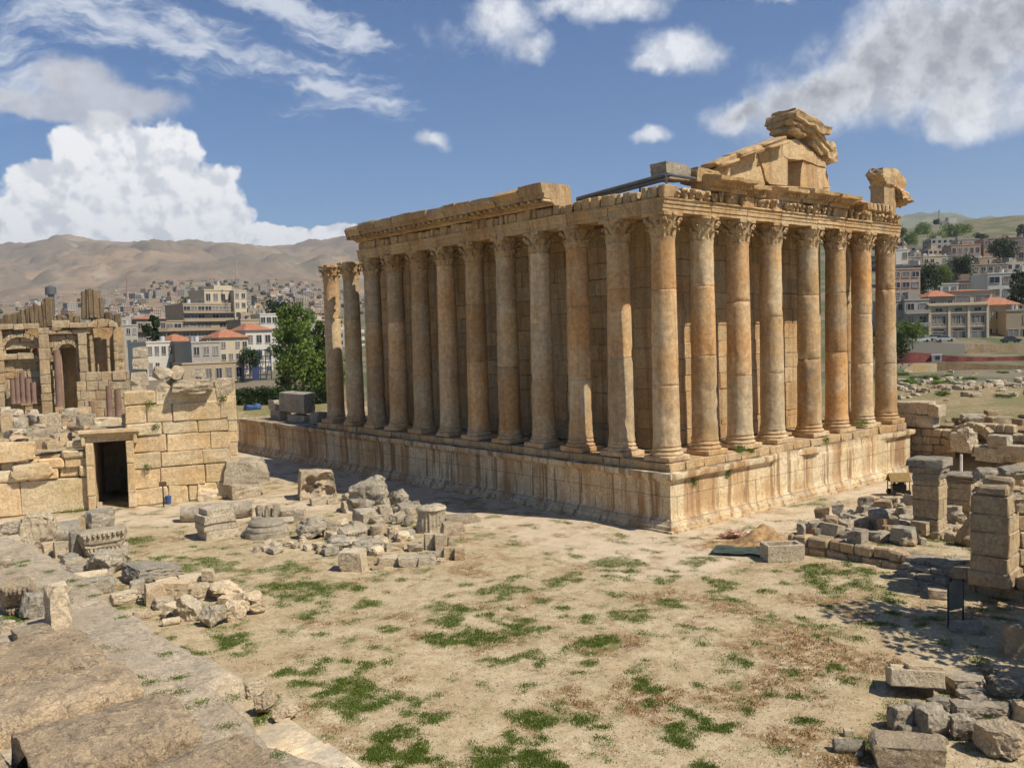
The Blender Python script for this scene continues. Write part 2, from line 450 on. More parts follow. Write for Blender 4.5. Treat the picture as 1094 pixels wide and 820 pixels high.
M_SLAB = stone('slab_stone', (.56, .435, .285), (.485, .37, .235), (.22, .17, .115), .5, 2.2, 0, .35, (.22, .19, .145), 1., .7, True, 7., .6, 0, None, .30)
M_REDGRAN = stone('red_granite', (.27, .17, .125), (.24, .15, .11), (.17, .12, .1), .6, 2., 0, .2, (.2, .17, .15), .4, .2)
M_DARK = plain('dark_metal', (.05, .05, .052), .5, .4)
M_BEAM = plain('grey_steel', (.13, .13, .125), .5, .3)
M_GLASS = plain('dark_window_glass', (.035, .04, .045), .25, 0, .3, False, .4)
M_TILE = plain('orange_roof_tile', (.36, .155, .085), .85, 0, .25)
M_LEAF = leafmat('poplar_leaves', (.12, .175, .038))
M_LEAFD = leafmat('dark_leaves', (.035, .058, .022))
M_HEDGE = leafmat('hedge_leaves', (.045, .075, .022))
M_GRASS = leafmat('grass_blades', (.13, .195, .04))
M_DRY = leafmat('dry_grass', (.25, .17, .075))
M_BARK = plain('bark', (.13, .1, .07), .9)
# ------------------------------------------------------------------ terrain
A_G = np.array([-35.08, 42.71]); U_G = np.array([.9419, -.3359]); N_G = np.array([.3359, .9419])   # the gate wall's line
def hor(px): return 373.29 + (342.48-373.29)*px/1094
def zpy(px, py, d): return CAM[2] + (hor(px)-py)*d/FPX
TX = [-600, 0, 100, 200, 300, 420, 900, 960, 1010, 1050, 1094, 1700]
TD = [100, 130, 175, 200, 215, 240, 300, 500, 900, 1200, 1700, 2000, 2700, 3600, 5000, 6500]
TZ = []
for d in TD:
    row = []
    for px in TX:
        left = px < 700
        if left:
            cr = np.interp(px, [-600, 0, 60, 130, 200, 250, 300, 340, 385, 420], [262, 263, 261, 252, 259, 263, 265, 260, 255, 250])
            rg_ = np.interp(px, [-600, 0, 100, 170, 230, 280, 340, 420], [322, 320, 316, 306, 297, 298, 312, 318])
            z = {100: 4, 130: 4, 175: 5, 200: 6, 215: 6.5, 240: 7, 300: 8.5, 500: 15, 900: 37, 1200: 60, 1700: zpy(px, rg_+7, 1700), 2000: zpy(px, rg_, 2000),
                 2700: zpy(px, rg_+2, 2700), 3600: zpy(px, (cr+rg_)/2-3, 3600), 5000: zpy(px, cr, 5000), 6500: zpy(px, cr, 5000)-250}[d]
        else:
            cr = np.interp(px, [900, 957, 1000, 1040, 1094, 1700], [252, 246, 241, 236, 230, 225])
            fr = np.interp(px, [900, 957, 1000, 1060, 1094, 1700], [229, 231, 233, 236, 239, 244])
            z = {100: 4.2, 130: 4.2, 175: 5.0, 200: 7.0, 215: 9.8, 240: 13.5, 300: zpy(px, 326, 300), 500: zpy(px, 284, 500), 900: zpy(px, cr, 900), 1200: zpy(px, cr+20, 1200),
                 1700: 120, 2000: 160, 2700: 170, 3600: 260, 5000: zpy(px, fr, 5000), 6500: zpy(px, fr, 5000)-250}[d]
        row.append(z)
    TZ.append(row)
TZ = np.array(TZ); LD = np.log(TD)
def table(px, d):
    px = np.asarray(px, float); d = np.asarray(d, float)
    i = np.clip(np.searchsorted(TX, px)-1, 0, len(TX)-2); fx = np.clip((px-np.array(TX)[i])/(np.array(TX)[i+1]-np.array(TX)[i]), 0, 1)
    fx = fx*fx*(3-2*fx)
    ld = np.log(np.maximum(d, 1)); j = np.clip(np.searchsorted(LD, ld)-1, 0, len(TD)-2); fd = np.clip((ld-LD[j])/(LD[j+1]-LD[j]), 0, 1)
    return (TZ[j, i]*(1-fx)+TZ[j, i+1]*fx)*(1-fd) + (TZ[j+1, i]*(1-fx)+TZ[j+1, i+1]*fx)*fd
def vnoise(x, y, seed=0):
    xi = np.floor(x).astype(np.int64); yi = np.floor(y).astype(np.int64); fx = x-xi; fy = y-yi
    fx = fx*fx*fx*(fx*(fx*6-15)+10); fy = fy*fy*fy*(fy*(fy*6-15)+10)
    def h(a, b):
        n = (a*374761393 + b*668265263 + seed*1442695041) & 0xffffffff
        n = ((n ^ (n >> 13))*1274126177) & 0xffffffff
        return ((n ^ (n >> 16)) & 0xffff)/65535.
    return (h(xi, yi)*(1-fx)+h(xi+1, yi)*fx)*(1-fy) + (h(xi, yi+1)*(1-fx)+h(xi+1, yi+1)*fx)*fy
def nfbm(x, y, oct=5, seed=0, gain=.5):
    s = 0; a = 1; t = 0
    for k in range(oct):
        s = s+vnoise(x*2**k+k*17.3, y*2**k-k*9.1, seed+k)*a; t += a; a *= gain
    return s/t
def sstep(x, a, b):
    t = np.clip((x-a)/(b-a), 0, 1); return t*t*(3-2*t)
def ndepth(x, y): return (x-CAM[0])*_fw[0]+(y-CAM[1])*_fw[1]
def H(x, y):
    x = np.asarray(x, float); y = np.asarray(y, float)
    d = ndepth(x, y); lat = (x-CAM[0])*_r[0]+(y-CAM[1])*_r[1]
    px = 547+FPX*lat/np.maximum(d, 20)
    n = (nfbm(x*.12, y*.12, 4, 3)-.5)*.35 + (nfbm(x*.7, y*.7, 3, 9)-.5)*.10
    clear = sstep(np.maximum(np.maximum(-2.4-x, x-34.5), np.maximum(-2.4-y, y-74)), 0, 1.5)     # flat against the temple
    n = n*clear
    s = (x-A_G[0])*N_G[0]+(y-A_G[1])*N_G[1]; u = (x-A_G[0])*U_G[0]+(y-A_G[1])*U_G[1]
    z = 4*sstep(s, 3.0, 4.0)*(1-sstep(u, 16.5, 17.5)) * (1-((u > 6.0) & (u < 11.2) & (s < 11)))
    z = np.maximum(z, 4*sstep(y, 75, 80))
    z = np.maximum(z, 1.05*sstep(x, -.1, .4)*sstep(-y, 8.5, 12)*(1-sstep(-y, 18.0, 18.3)))
    z = np.maximum(z, 1.05*sstep(x, -1.6, -1.0)*sstep(-y, 20.8, 21.2))
    z = np.maximum(z, 1.05*sstep(x, -.2, .2)*sstep(-y, 17.5, 18))
    z = np.maximum(z, 4.3*sstep(x, 35.2, 36.2))
    t = table(px, d)
    return np.where(d > 120, z+(t-z)*sstep(d, 124, 138), z) + n
# grass patches read off the photograph: (px, py, half width, half height, density)
PATCH = [(375,748,46,23,1.3),(535,630,38,9,1.2),(652,603,42,11,1),(597,622,20,9,.8),(600,643,20,8,.8),(682,656,20,7,1.2),(714,646,17,9,.9),(750,600,21,7,1),(771,622,18,6,.9),
 (471,661,22,8,.9),(470,682,18,12,.8),(535,682,48,12,.95),(561,703,27,8,.9),(547,667,19,5,.9),(497,652,22,6,.8),(643,686,26,7,.9),(675,711,12,6,.9),(639,720,9,5,1.1),(489,731,11,8,1),
 (437,748,9,5,1),(577,764,38,8,.8),(655,754,13,6,1.1),(643,780,10,5,.9),(622,774,9,5,.9),(538,787,18,7,.9),(461,807,32,9,.7),(578,810,40,11,.8),(785,775,9,12,.9),(697,804,17,7,.8),
 (420,669,18,8,.7),(425,785,28,8,.6),(237,690,32,10,.9),(313,742,28,11,.7),(415,800,36,20,.6),(337,628,56,10,1.1),(218,603,36,8,1.1),(400,643,22,4,.8),(903,615,46,13,1.15),
 (872,665,18,5,.8),(879,715,15,4,1.1),(966,640,30,8,.6),(833,740,16,5,.8),(230,700,25,8,.5),(145,578,14,7,1),(165,597,10,7,.9),(300,606,30,7,.8),(240,568,16,5,.8),(372,540,0,0,0),
 (430,560,22,4,.5),(515,572,14,3,.7),(610,612,18,6,.6),(450,597,12,5,.8),(625,664,12,5,.6),(725,668,14,4,.6),(815,655,14,4,.5),(760,640,40,12,.35),(920,668,20,5,.5),(505,760,10,6,.7),(690,740,12,5,.6),
 (960,600,30,8,.7),(812,560,22,4,.5),(860,540,18,4,.5),(1003,744,20,6,.8),(980,765,20,6,.6),(930,785,18,8,.7),(890,640,30,6,.6),(985,500,12,4,1.0),(340,720,20,8,.4),(520,810,30,10,.45),(730,780,30,10,.35)]
DRYP = [(820,690,130,40),(780,735,90,26),(700,745,60,14),(900,705,70,24),(690,640,60,14),(640,690,50,10),(470,720,40,8),(780,655,70,16),(860,640,50,12),(560,610,40,6),(830,790,50,14),(590,745,40,10),(880,780,40,20),(500,610,30,6)]
def gfield(x, y):
    """grass and dry-grass density over the court, from the patches above (as ellipses lying on the ground)"""
    gsum = np.zeros_like(x); dsum = np.zeros_like(x)
    wx = x+(nfbm(x*.9, y*.9, 4, 21)-.5)*2.2; wy = y+(nfbm(x*.9+40, y*.9, 4, 22)-.5)*2.2
    d0 = (wx-CAM[0]); d1 = (wy-CAM[1])
    dz = 0-CAM[2]
    z_ = d0*_fw[0]+d1*_fw[1]+dz*_fw[2]; z_ = np.where(z_ < 3, 1e9, z_)
    px = 547+FPX*(d0*_r2[0]+d1*_r2[1]+dz*_r2[2])/z_; py = 410-FPX*(d0*_u2[0]+d1*_u2[1]+dz*_u2[2])/z_
    for (a, b, w, h, k) in PATCH:
        if w: gsum = np.maximum(gsum, k*(1.35-np.hypot((px-a)/w, (py-b)/h)))
    for (a, b, w, h) in DRYP: dsum = np.maximum(dsum, 1.2-np.hypot((px-a)/w, (py-b)/h))
    n1 = nfbm(x*1.1, y*1.1, 5, 31)
    g = sstep(gsum*.68+(n1-.5)*2.0, .06, .70)
    dn = nfbm(x*.55, y*.55, 5, 41)
    dr = sstep(dsum*.6+(dn-.5)*2.2, .0, .7)
    return g, dr
def grid_coords(lo, hi, fa, fb, fine, coarse):
    c = list(np.arange(fa, fb, fine)); x = fa; st = fine
    while x > lo: st = min(coarse, st*1.3); x -= st; c.insert(0, x)
    x = c[-1]; st = fine
    while x < hi: st = min(coarse, st*1.3); x += st; c.append(x)
    return np.array(c)
gx = grid_coords(-160, 150, -45, 8, .26, 6); gy = grid_coords(-160, 150, -36, 46, .26, 6)
X, Y = np.meshgrid(gx, gy, indexing='ij')
Z = H(X, Y); gg, gd = gfield(X, Y)
farf = (X > 37) | (Y > 76); gd = np.where(farf, .95, gd); gg = np.where(farf, .30+.7*sstep(nfbm(X*.13, Y*.13, 5, 77), .40, .58), gg)
Z = np.where(ndepth(X, Y) > 142, Z-(ndepth(X, Y)-142)*.1, Z)
def grid_mesh(name, X, Y, Z, attr, mat):
    nx, ny = X.shape; me = bpy.data.meshes.new(name)
    co = np.stack([X, Y, Z], -1).reshape(-1, 3)
    idx = np.arange(nx*ny).reshape(nx, ny)
    q = np.stack([idx[:-1, :-1], idx[1:, :-1], idx[1:, 1:], idx[:-1, 1:]], -1).reshape(-1, 4)
    me.vertices.add(len(co)); me.vertices.foreach_set('co', co.ravel())
    me.loops.add(q.size); me.loops.foreach_set('vertex_index', q.ravel().astype(np.int32))
    me.polygons.add(len(q)); me.polygons.foreach_set('loop_start', np.arange(0, q.size, 4, dtype=np.int32))
    me.update(calc_edges=True); me.validate()
    at = me.color_attributes.new('cover', 'FLOAT_COLOR', 'POINT')
    at.data.foreach_set('color', attr.reshape(-1, 4).astype(np.float32).ravel())
    me.polygons.foreach_set('use_smooth', [True]*len(me.polygons))
    me.materials.append(mat)
    o = bpy.data.objects.new(name, me); COL.objects.link(o); return o
# pale trodden path along the temple and to the gate
def pathmask(x, y):
    n = (nfbm(x*.3, y*.3, 4, 51)-.5)*5
    flank = 1-sstep(np.abs(x+5.5+.0*y)+n, 3.5, 7.0); flank = flank*(y > -10)
    front = (1-sstep(np.abs(y+5.0)+n*.6, 2.0, 5.5))*(x > -12)
    gate = 1-sstep(np.abs((x-A_G[0])*N_G[0]+(y-A_G[1])*N_G[1]+6+ .0*x)+n, 3.5, 7.5)
    return np.clip(np.maximum(np.maximum(flank, front), gate), 0, 1)
pm = pathmask(X, Y)*(1-farf)
m, t, b = mat_base('court_ground', .95); N = NT(t)
pos = N.n('ShaderNodeNewGeometry').outputs['Position']
at = N.n('ShaderNodeAttribute', attribute_name='cover'); sp = N.n('ShaderNodeSeparateColor'); N.l(at.outputs['Color'], sp.inputs[0])
sand = N.mix(N.ramp(N.noise(pos, .25, 6, .6), .38, .64), (.51, .415, .265), (.44, .345, .21))
sand = N.mix(N.ramp(N.noise(pos, 1.3, 6, .65), .42, .70, 0, .8), sand, (.33, .225, .125))
sand = N.mix(N.ramp(N.noise(pos, .55, 7, .7), .48, .62, 0, .45), sand, (.345, .285, .155))
pale = N.mix(N.ramp(N.noise(pos, .8, 6, .6), .35, .7), (.56, .455, .32), (.47, .37, .25))
c = N.mix(sp.outputs[2], sand, pale)
c = N.mix(N.math('MULTIPLY', sp.outputs[1], N.ramp(N.noise(pos, 2.2, 6, .7), .36, .58, 0, .9)), c, (.235, .145, .065))
spk = N.math('MULTIPLY', N.ramp(N.noise(pos, 5.0, 6, .75), .545, .64, 0, .8), N.math('SUBTRACT', 1., N.math('MULTIPLY', sp.outputs[2], .85)))
c = N.mix(spk, c, (.165, .12, .065))
grv = N.ramp(N.noise(pos, 16, 4, .75), .34, .68)
c = N.mix(grv, N.mix(1.0, c, (.80, .79, .77), 'MULTIPLY'), N.mix(1.0, c, (1.14, 1.14, 1.13), 'MULTIPLY'))
gm = N.math('MULTIPLY', sp.outputs[0], N.ramp(N.noise(pos, 4, 6, .7), .30, .55, .1, 1))
c = N.mix(N.math('MULTIPLY', gm, .85), c, (.135, .14, .05))
N.l(c, b.inputs['Base Color'])
bp = N.n('ShaderNodeBump'); bp.inputs['Strength'].default_value = .7; bp.inputs['Distance'].default_value = .1
N.l(N.math('ADD', N.noise(pos, 1.5, 6, .65), N.math('MULTIPLY', N.noise(pos, 7, 5, .7), .5)), bp.inputs['Height']); N.l(bp.outputs[0], b.inputs['Normal'])
M_GROUND = m
tag(grid_mesh('ground', X, Y, Z, np.stack([gg, gd, pm, np.ones_like(gg)], -1), m), kind='structure')

# far terrain: town slopes and hills
pxs = np.concatenate([np.linspace(-700, -20, 24), np.linspace(0, 1100, 300), np.linspace(1120, 1800, 24)])
ds = np.concatenate([np.linspace(136, 330, 60), np.geomspace(335, 6500, 300)])
PX, DD = np.meshgrid(pxs, ds, indexing='ij')
lat = (PX-547)/FPX*DD
X = CAM[0]+_fw[0]/math.cos(PITCH)*DD+_r[0]*lat; Y = CAM[1]+_fw[1]/math.cos(PITCH)*DD+_r[1]*lat
Z = table(PX, DD)
am = np.interp(DD, [116, 300, 900, 1700, 3600, 5000, 6500], [.25, .6, 3, 9, 90, 55, 40])
sc = np.interp(DD, [116, 900, 3600, 6500], [30, 120, 900, 900])
rid = 1-np.abs(nfbm(X/900., Y/900., 5, 61, .55)*2-1)
Z = Z + np.where(DD > 1300, ((rid-.72)*am*1.5+(np.abs(nfbm(X/260., Y/260., 5, 63, .55)*2-1)-.25)*am*1.1)*sstep(DD, 1300, 2600), 0) + (nfbm(X/60., Y/60., 4, 71)-.5)*np.minimum(am, 9)
Z[:, :4] -= np.array([.6, .4, .2, .1])
green = sstep(PX, 700, 900)*np.ones_like(Z)
att = np.stack([green, sstep(DD, 700, 1500), nfbm(X/700., Y/700., 5, 81), np.ones_like(Z)], -1)
m, t, b = mat_base('terrain', .95); N = NT(t)
pos = N.n('ShaderNodeNewGeometry').outputs['Position']
at = N.n('ShaderNodeAttribute', attribute_name='cover'); sp = N.n('ShaderNodeSeparateColor'); N.l(at.outputs['Color'], sp.inputs[0])
near = N.mix(N.ramp(N.noise(pos, .06, 7, .65), .40, .58), (.185, .15, .10), (.085, .10, .042))
near = N.mix(N.ramp(N.noise(pos, .5, 6, .7), .54, .68, 0, .6), near, (.26, .22, .165))
brown = N.mix(N.ramp(N.noise(pos, .0016, 8, .62), .40, .60), (.285, .20, .122), (.185, .14, .09))
brown = N.mix(N.ramp(N.noise(pos, .006, 8, .65), .50, .66, 0, .7), brown, (.33, .275, .185))
brown = N.mix(N.ramp(N.noise(pos, .0045, 9, .72), .47, .58, 0, .7), brown, (.135, .12, .08))
brown = N.mix(N.ramp(N.noise(N.scalev(pos, (1, 1, 9)), .004, 6, .7), .48, .62, 0, .6), brown, (.19, .15, .11))
grn = N.mix(N.ramp(N.noise(pos, .010, 8, .65), .42, .60), (.155, .15, .062), (.085, .105, .036))
c = N.mix(sp.outputs[1], near, N.mix(sp.outputs[0], brown, grn))
c = N.mix(N.math('MULTIPLY', sp.outputs[1], N.ramp(N.noise(pos, .035, 5, .7), .55, .66, 0, .55)), c, (.085, .085, .05))
bp = N.n('ShaderNodeBump'); bp.inputs['Strength'].default_value = .8; bp.inputs['Distance'].default_value = 14
N.l(N.math('MULTIPLY', N.math('ADD', N.noise(pos, .006, 8, .65), N.math('MULTIPLY', N.noise(pos, .03, 6, .65), .35)), sp.outputs[1]), bp.inputs['Height']); N.l(bp.outputs[0], b.inputs['Normal'])
N.l(c, b.inputs['Base Color'])
tag(grid_mesh('hills', X, Y, Z, att, m), kind='structure')

# ------------------------------------------------------------------ the temple
NF, NB, SB = 8, 10, 4.4
FX = [4.4122*i + (1.02 if i >= 4 else 0) for i in range(8)]
XR = FX[-1]; ZS, ZN, ZA, ZAT, ZF = 4.76, 20.72, 22.45, 23.42, 24.24
TEMPLE = thing('roman_temple', 'huge ruined Roman temple of tan stone with tall Corinthian columns on a podium', 'temple', (0, 0, 0))
# podium: mitred rings round the plan
def rect_rings(bm, prof, x0, x1, y0, y1, seg=.7):
    rings = []
    nx, ny = int((x1-x0)/seg), int((y1-y0)/seg)
    for o, z in prof:
        r = []
        for i in range(ny): r.append((x0-o, y1+o+(y0-y1-2*o)*i/ny))
        for i in range(nx): r.append((x0-o+(x1-x0+2*o)*i/nx, y0-o))
        for i in range(ny): r.append((x1+o, y0-o+(y1-y0+2*o)*i/ny))
        for i in range(nx): r.append((x1+o+(x0-x1-2*o)*i/nx, y1+o))
        rings.append([bm.verts.new((x, y, z)) for x, y in r])
    for A, B in zip(rings, rings[1:]):
        for i in range(len(A)): bm.faces.new((A[i], A[(i+1) % len(A)], B[(i+1) % len(A)], B[i]))
    bm.faces.new(rings[-1]); return rings
bm = newbm()
pr = [(2.15, -.6), (2.15, .14), (1.98, .16), (1.96, .40), (1.80, .50), (1.66, .80), (1.56, .92), (1.55, 1.35), (1.55, 1.8), (1.55, 2.25), (1.55, 2.7), (1.55, 3.15), (1.56, 3.42), (1.64, 3.50), (1.70, 3.62), (1.88, 3.70), (1.93, 3.92), (1.90, 4.12), (1.55, 4.15), (1.0, 4.14)]
rect_rings(bm, pr, 0, XR, 0, 70.5)
for v in bm.verts:
    x, y, z = v.co
    if z > 3.45 and z < 4.13 and y < -1.4:                  # the crowning moulding is broken off along the front
        k = noise.noise(Vector((x*.35, 3.3, 0)))
        if (11.2 < x < 13.0) or (13.0 < x < 15.5 and k > -.1) or (17.5 < x < 28.3) or (x > 31.5 and False):
            v.co.y = -1.5 - .10*noise.noise(v.co*.9); v.co.z -= .25*max(0, z-3.6)*(1+noise.noise(v.co))
    if z > 3.6 and x < -1.5: v.co.x += .16*max(0, noise.noise(Vector((y*.5, 9, z*1.5)))+.2); 
weather(bm, .028, .8); 
l = TL(bm)
for v in bm.verts:
    k = 1+.10*noise.noise(Vector((math.floor((v.co.x+v.co.y)*.38)*7.1, math.floor(v.co.z*.55)*3.3, 1.5)))
    v[l] = (k, k, k, 1)
# joints between the podium's big slabs
obj('podium', bm, M_PODIUM, TEMPLE)
bm = newbm(); rg = random.Random(5)
cz = 4.14
def slab_run(p, q, out, d0, d1, z0, z1, lo=1.4, hi=2.6):
    p, q = Vector((*p, 0)), Vector((*q, 0)); L = (q-p).length; u = (q-p)/L; x = 0; o = Vector((*out, 0))
    mm = Matrix((u, o, Vector((0, 0, 1)))).transposed()
    while x < L:
        w = min(rg.uniform(lo, hi), L-x)
        if L-x-w < .6: w = L-x
        dz = rg.uniform(-.05, .03); do = rg.uniform(-.10, .05)
        cbox(bm, p+u*(x+w/2)+o*((d0+d1)/2+do/2)+Vector((0, 0, (z0+z1+dz)/2)), (w-.03, d1-d0+do, z1-z0+dz), mm, .05, .02, 1+rg.uniform(-.12, .1), rg); x += w
slab_run((0, 1.3), (0, 50.5), (-1, 0), -1.6, 1.32, cz, ZS)
slab_run((-1.32, 0), (XR+1.3, 0), (0, -1), -1.6, 1.36, cz, ZS)
box(bm, (1.55, 1.55, cz-.2), (XR+1.2, 50, ZS-.05), 1)
obj('stylobate', bm, M_TEMPLE, TEMPLE)

# columns
def shaft_mesh(seed, name):
    rg = random.Random(seed); bm = newbm(); z0, z1 = ZS+1.12, ZN
    cuts = sorted([z0+rg.uniform(4.0, 6.4), z0+rg.uniform(8.8, 11.6)])
    prof = []; n = 46
    for i in range(n+1):
        k = i/n; z = z0+(z1-z0)*k; r = .97-.135*k**1.6
        if i == 0: r += .07
        if i == 1: r += .01
        if i == n: r += .05
        prof.append((r, z-ZS))
    for c in cuts:
        k = (c-z0)/(z1-z0); r = .97-.135*k**1.6
        prof += [(r, c-ZS-.05), (r-.035, c-ZS-.02), (r-.035, c-ZS+.02), (r, c-ZS+.05)]
    prof.sort(key=lambda t: t[1])
    rings = lathe(bm, prof, 36)
    off = Vector((seed*9.1, 3, 1))
    chips = [(rg.uniform(0, 6.28), rg.uniform(.8, 13.5), rg.uniform(.2, .5), rg.uniform(.04, .11)) for _ in range(11)]
    chips += [(rg.uniform(0, 6.28), c-ZS+rg.uniform(-.2, .2), rg.uniform(.25, .5), rg.uniform(.05, .10)) for c in cuts for _ in range(2)]
    l = TL(bm); drum = [1+rg.uniform(-.2, .16) for _ in range(3)]; warm = [rg.uniform(-.08, .10) for _ in range(3)]
    for v in bm.verts:
        x, y, z = v.co; a = math.atan2(y, x); r = math.hypot(x, y)
        d = fbm(v.co*.8+off)*.010 + fbm(v.co*3+off)*.007
        for ca, czz, cr, cd_ in chips:
            da = (a-ca+math.pi) % (2*math.pi)-math.pi
            q = (da*.9)**2+((z-czz)*.8)**2
            if q < cr*cr: d -= cd_*(1-q/cr/cr)**.6*(1+.6*noise.noise(v.co*4))
        if r > .1: v.co.x += x/r*d; v.co.y += y/r*d
        j = sum(z > c-ZS for c in cuts); v[l] = (drum[j]*(1+warm[j]), drum[j], drum[j]*(1-warm[j]), 1)
    return mesh_of(name, bm, M_COLUMN, 50)
def base_mesh(seed):
    rg = random.Random(seed); bm = newbm()
    cbox(bm, (0, 0, .2), (2.42, 2.42, .42), None, .06, .03, None, rg)
    pr = [(1.16, .40)]
    for i in range(7): t = math.pi*i/6; pr.append((1.10+.10*math.sin(t), .52-.12*math.cos(t)))
    pr += [(1.04, .67), (1.02, .74)]
    for i in range(6): t = math.pi*i/5; pr.append((1.03+.06*math.sin(t), .84-.08*math.cos(t)))
    pr += [(1.00, .95), (1.00, 1.13)]
    lathe(bm, pr, 32); bmesh.ops.subdivide_edges(bm, edges=[e for e in bm.edges if e.calc_length() > 1], cuts=4, use_grid_fill=True)
    weather(bm, .045, 1.7, None, seed)
    for k in range(2):                                  # broken plinth corners
        a = rg.uniform(0, 6.28); nn = Vector((math.cos(a), math.sin(a), rg.uniform(-.2, .6))).normalized(); dd = rg.uniform(1.28, 1.45)
        for v in bm.verts:
            if v.co.z < .6:
                q = v.co.dot(nn)-dd
                if q > 0: v.co -= nn*q
    return mesh_of('column_base', bm, M_COLUMN, 40)
def capital_mesh(seed, worn):
    """Corinthian capital: bell, two rows of curling acanthus leaves, corner volutes, hollow-sided abacus"""
    rg = random.Random(seed); bm = newbm(); h = ZA-ZN
    lathe(bm, [(.86, -.08), (.90, -.02), (.86, .05), (.84, .3), (.86, .8), (.95, 1.2), (1.06, h-.26)], 24)
    def leaf(ang, z0, hh, r0, lean, w):
        L = []
        for i in range(7):
            k = i/6; zz = z0+hh*min(1, k*1.12)-(0.18*hh*max(0, k-.8)/.2)
            rr = r0+.05*k+lean*k**3*1.0
            ww = w*(.75+.5*math.sin(math.pi*min(1, k*.95)))*(1-.75*max(0, k-.6)/.4)
            row = []
            for j in (-1, -.5, 0, .5, 1):
                sc_ = 1+.18*math.sin(i*2.6+abs(j)*3)
                a = ang+j*ww*sc_/rr; r_ = rr-.05*abs(j)+(.035 if j == 0 else 0)+rg.uniform(-.015, .015)
                row.append(bm.verts.new((r_*math.cos(a), r_*math.sin(a), zz-.06*abs(j)*k+rg.uniform(-.02, .02))))
            L.append(row)
        for A, B in zip(L, L[1:]):
            for j in range(4): bm.faces.new((A[j], A[j+1], B[j+1], B[j]))
        back = [bm.verts.new(v.co*1) for v in L[-1]]
        for v in back: v.co.z -= .16; v.co.x *= .93; v.co.y *= .93
        for j in range(4): bm.faces.new((L[-1][j], L[-1][j+1], back[j+1], back[j]))
    for k in range(8):
        if rg.random() > worn*.4: leaf(k*math.pi/4, .04, .70, .88, .30, .30)
        if rg.random() > worn*.4: leaf((k+.5)*math.pi/4, .10, 1.14, .89, .36, .29)
    for k in range(4):
        a = math.pi/4+k*math.pi/2
        if rg.random() > worn*.5:
            for s in (-.13, .13):
                p = [Vector((math.cos(a+s*2.4)*.98, math.sin(a+s*2.4)*.98, .85)), Vector((math.cos(a+s)*1.15, math.sin(a+s)*1.15, 1.22)), Vector((math.cos(a+s*.4)*1.30, math.sin(a+s*.4)*1.30, 1.34)), Vector((math.cos(a+s*.4)*1.32, math.sin(a+s*.4)*1.32, 1.18)), Vector((math.cos(a+s*.4)*1.20, math.sin(a+s*.4)*1.20, 1.14))]
                for q0, q1 in zip(p, p[1:]): tube(bm, q0, q1, .085, .075, 6)
        b2 = k*math.pi/2
        if rg.random() > worn: cbox(bm, (math.cos(b2)*1.08, math.sin(b2)*1.08, h-.16), (.22, .34, .26), b2, .08)
    vt, vb = [], []
    for i in range(32):
        a = 2*math.pi*i/32; q = (a % (math.pi/2))/(math.pi/2); r_ = 1.10+.42*abs(2*q-1)**2.0 if False else 1.07+.40*(1-abs(2*q-1))**2.2
        if worn and rg.random() < worn*.5: r_ *= rg.uniform(.86, .96)
        vb.append(bm.verts.new((r_*.97*math.cos(a), r_*.97*math.sin(a), h-.25))); vt.append(bm.verts.new((r_*math.cos(a), r_*math.sin(a), h)))
    for i in range(32): bm.faces.new((vb[i], vb[(i+1) % 32], vt[(i+1) % 32], vt[i]))
    bm.faces.new(vt); bm.faces.new(vb)
    weather(bm, .05, 2.6, None, seed)
    return mesh_of('column_capital', bm, M_TEMPLE, 55)
SH = [shaft_mesh(s, 'column') for s in range(1, 14)]; BA = [base_mesh(s) for s in (11, 12, 13)]; CA = [capital_mesh(s, w) for s, w in ((21, .1), (22, .35), (23, .55), (24, .2))]
def column(x, y, i, label=None):
    o = bpy.data.objects.new('column', SH[i % 13]); link(o, TEMPLE); o.location = (x, y, ZS); o.rotation_euler.z = (i*37 % 100)*.0628
    if label: o['label'] = label
    b = bpy.data.objects.new('base', BA[(i*2+i//3) % 3]); link(b, o); b.rotation_euler.z = -o.rotation_euler.z+(i % 4)*math.pi/2; b.location.z = .003*(i % 3)
    c = bpy.data.objects.new('capital', CA[(i*3+i//4) % 4]); link(c, o); c.location.z = ZN-ZS; c.rotation_euler.z = -o.rotation_euler.z+(i % 3)*math.pi/2
    return o
k = 0
for i in range(12):
    column(0, SB*i, k, 'pale free-standing column with nothing on its capital' if i > 9 else None); k += 1
for i in range(1, 8): column(FX[i], 0, k+2); k += 1
for j in range(1, 12): column(XR, SB*j, k+1); k += 1                   # south side, glimpsed between the front columns

# entablature
YE = SB*9+1.15
bm = newbm()
arch = [(-1.0, ZA), (.92, ZA), (.92, ZA+.26), (.98, ZA+.28), (.98, ZA+.56), (1.04, ZA+.58), (1.04, ZA+.80), (1.14, ZA+.86), (1.14, ZAT), (-1.0, ZAT)]
def run(bm, prof, cuts, axis, sgn, gap=.03, seg=.45, tv=.1, fixed=0., rg=random.Random(3)):
    for a, b in zip(cuts, cuts[1:]):
        dz = rg.uniform(-.03, .02); pp = [(o+rg.uniform(-.02, .02), z+dz) for o, z in prof]; t = 1+rg.uniform(-tv, tv)
        if axis == 'y': sweep(bm, pp, (fixed, a+gap), (fixed, b-gap), (-1, 0), seg, .5, t)
        else: sweep(bm, pp, (a+gap, fixed), (b-gap, fixed), (0, -1), seg, .5, t)
run(bm, arch, [-.9]+[SB*i for i in range(1, 9)]+[YE], 'y', 1)
run(bm, arch, [-1.10]+FX[1:7]+[XR+1.14], 'x', 1)
weather(bm, .055, 1.1)
for v in bm.verts:                                                     # bitten lower edges between the columns
    q = fbm(v.co*.55+Vector((5, 2, 8)), 2)
    if v.co.z < ZA+.3 and q > .45 and v.co.x < -.2: v.co.z += (q-.45)*.7
obj('architrave', bm, M_TEMPLE, TEMPLE)
bm = newbm(); rg = random.Random(8)
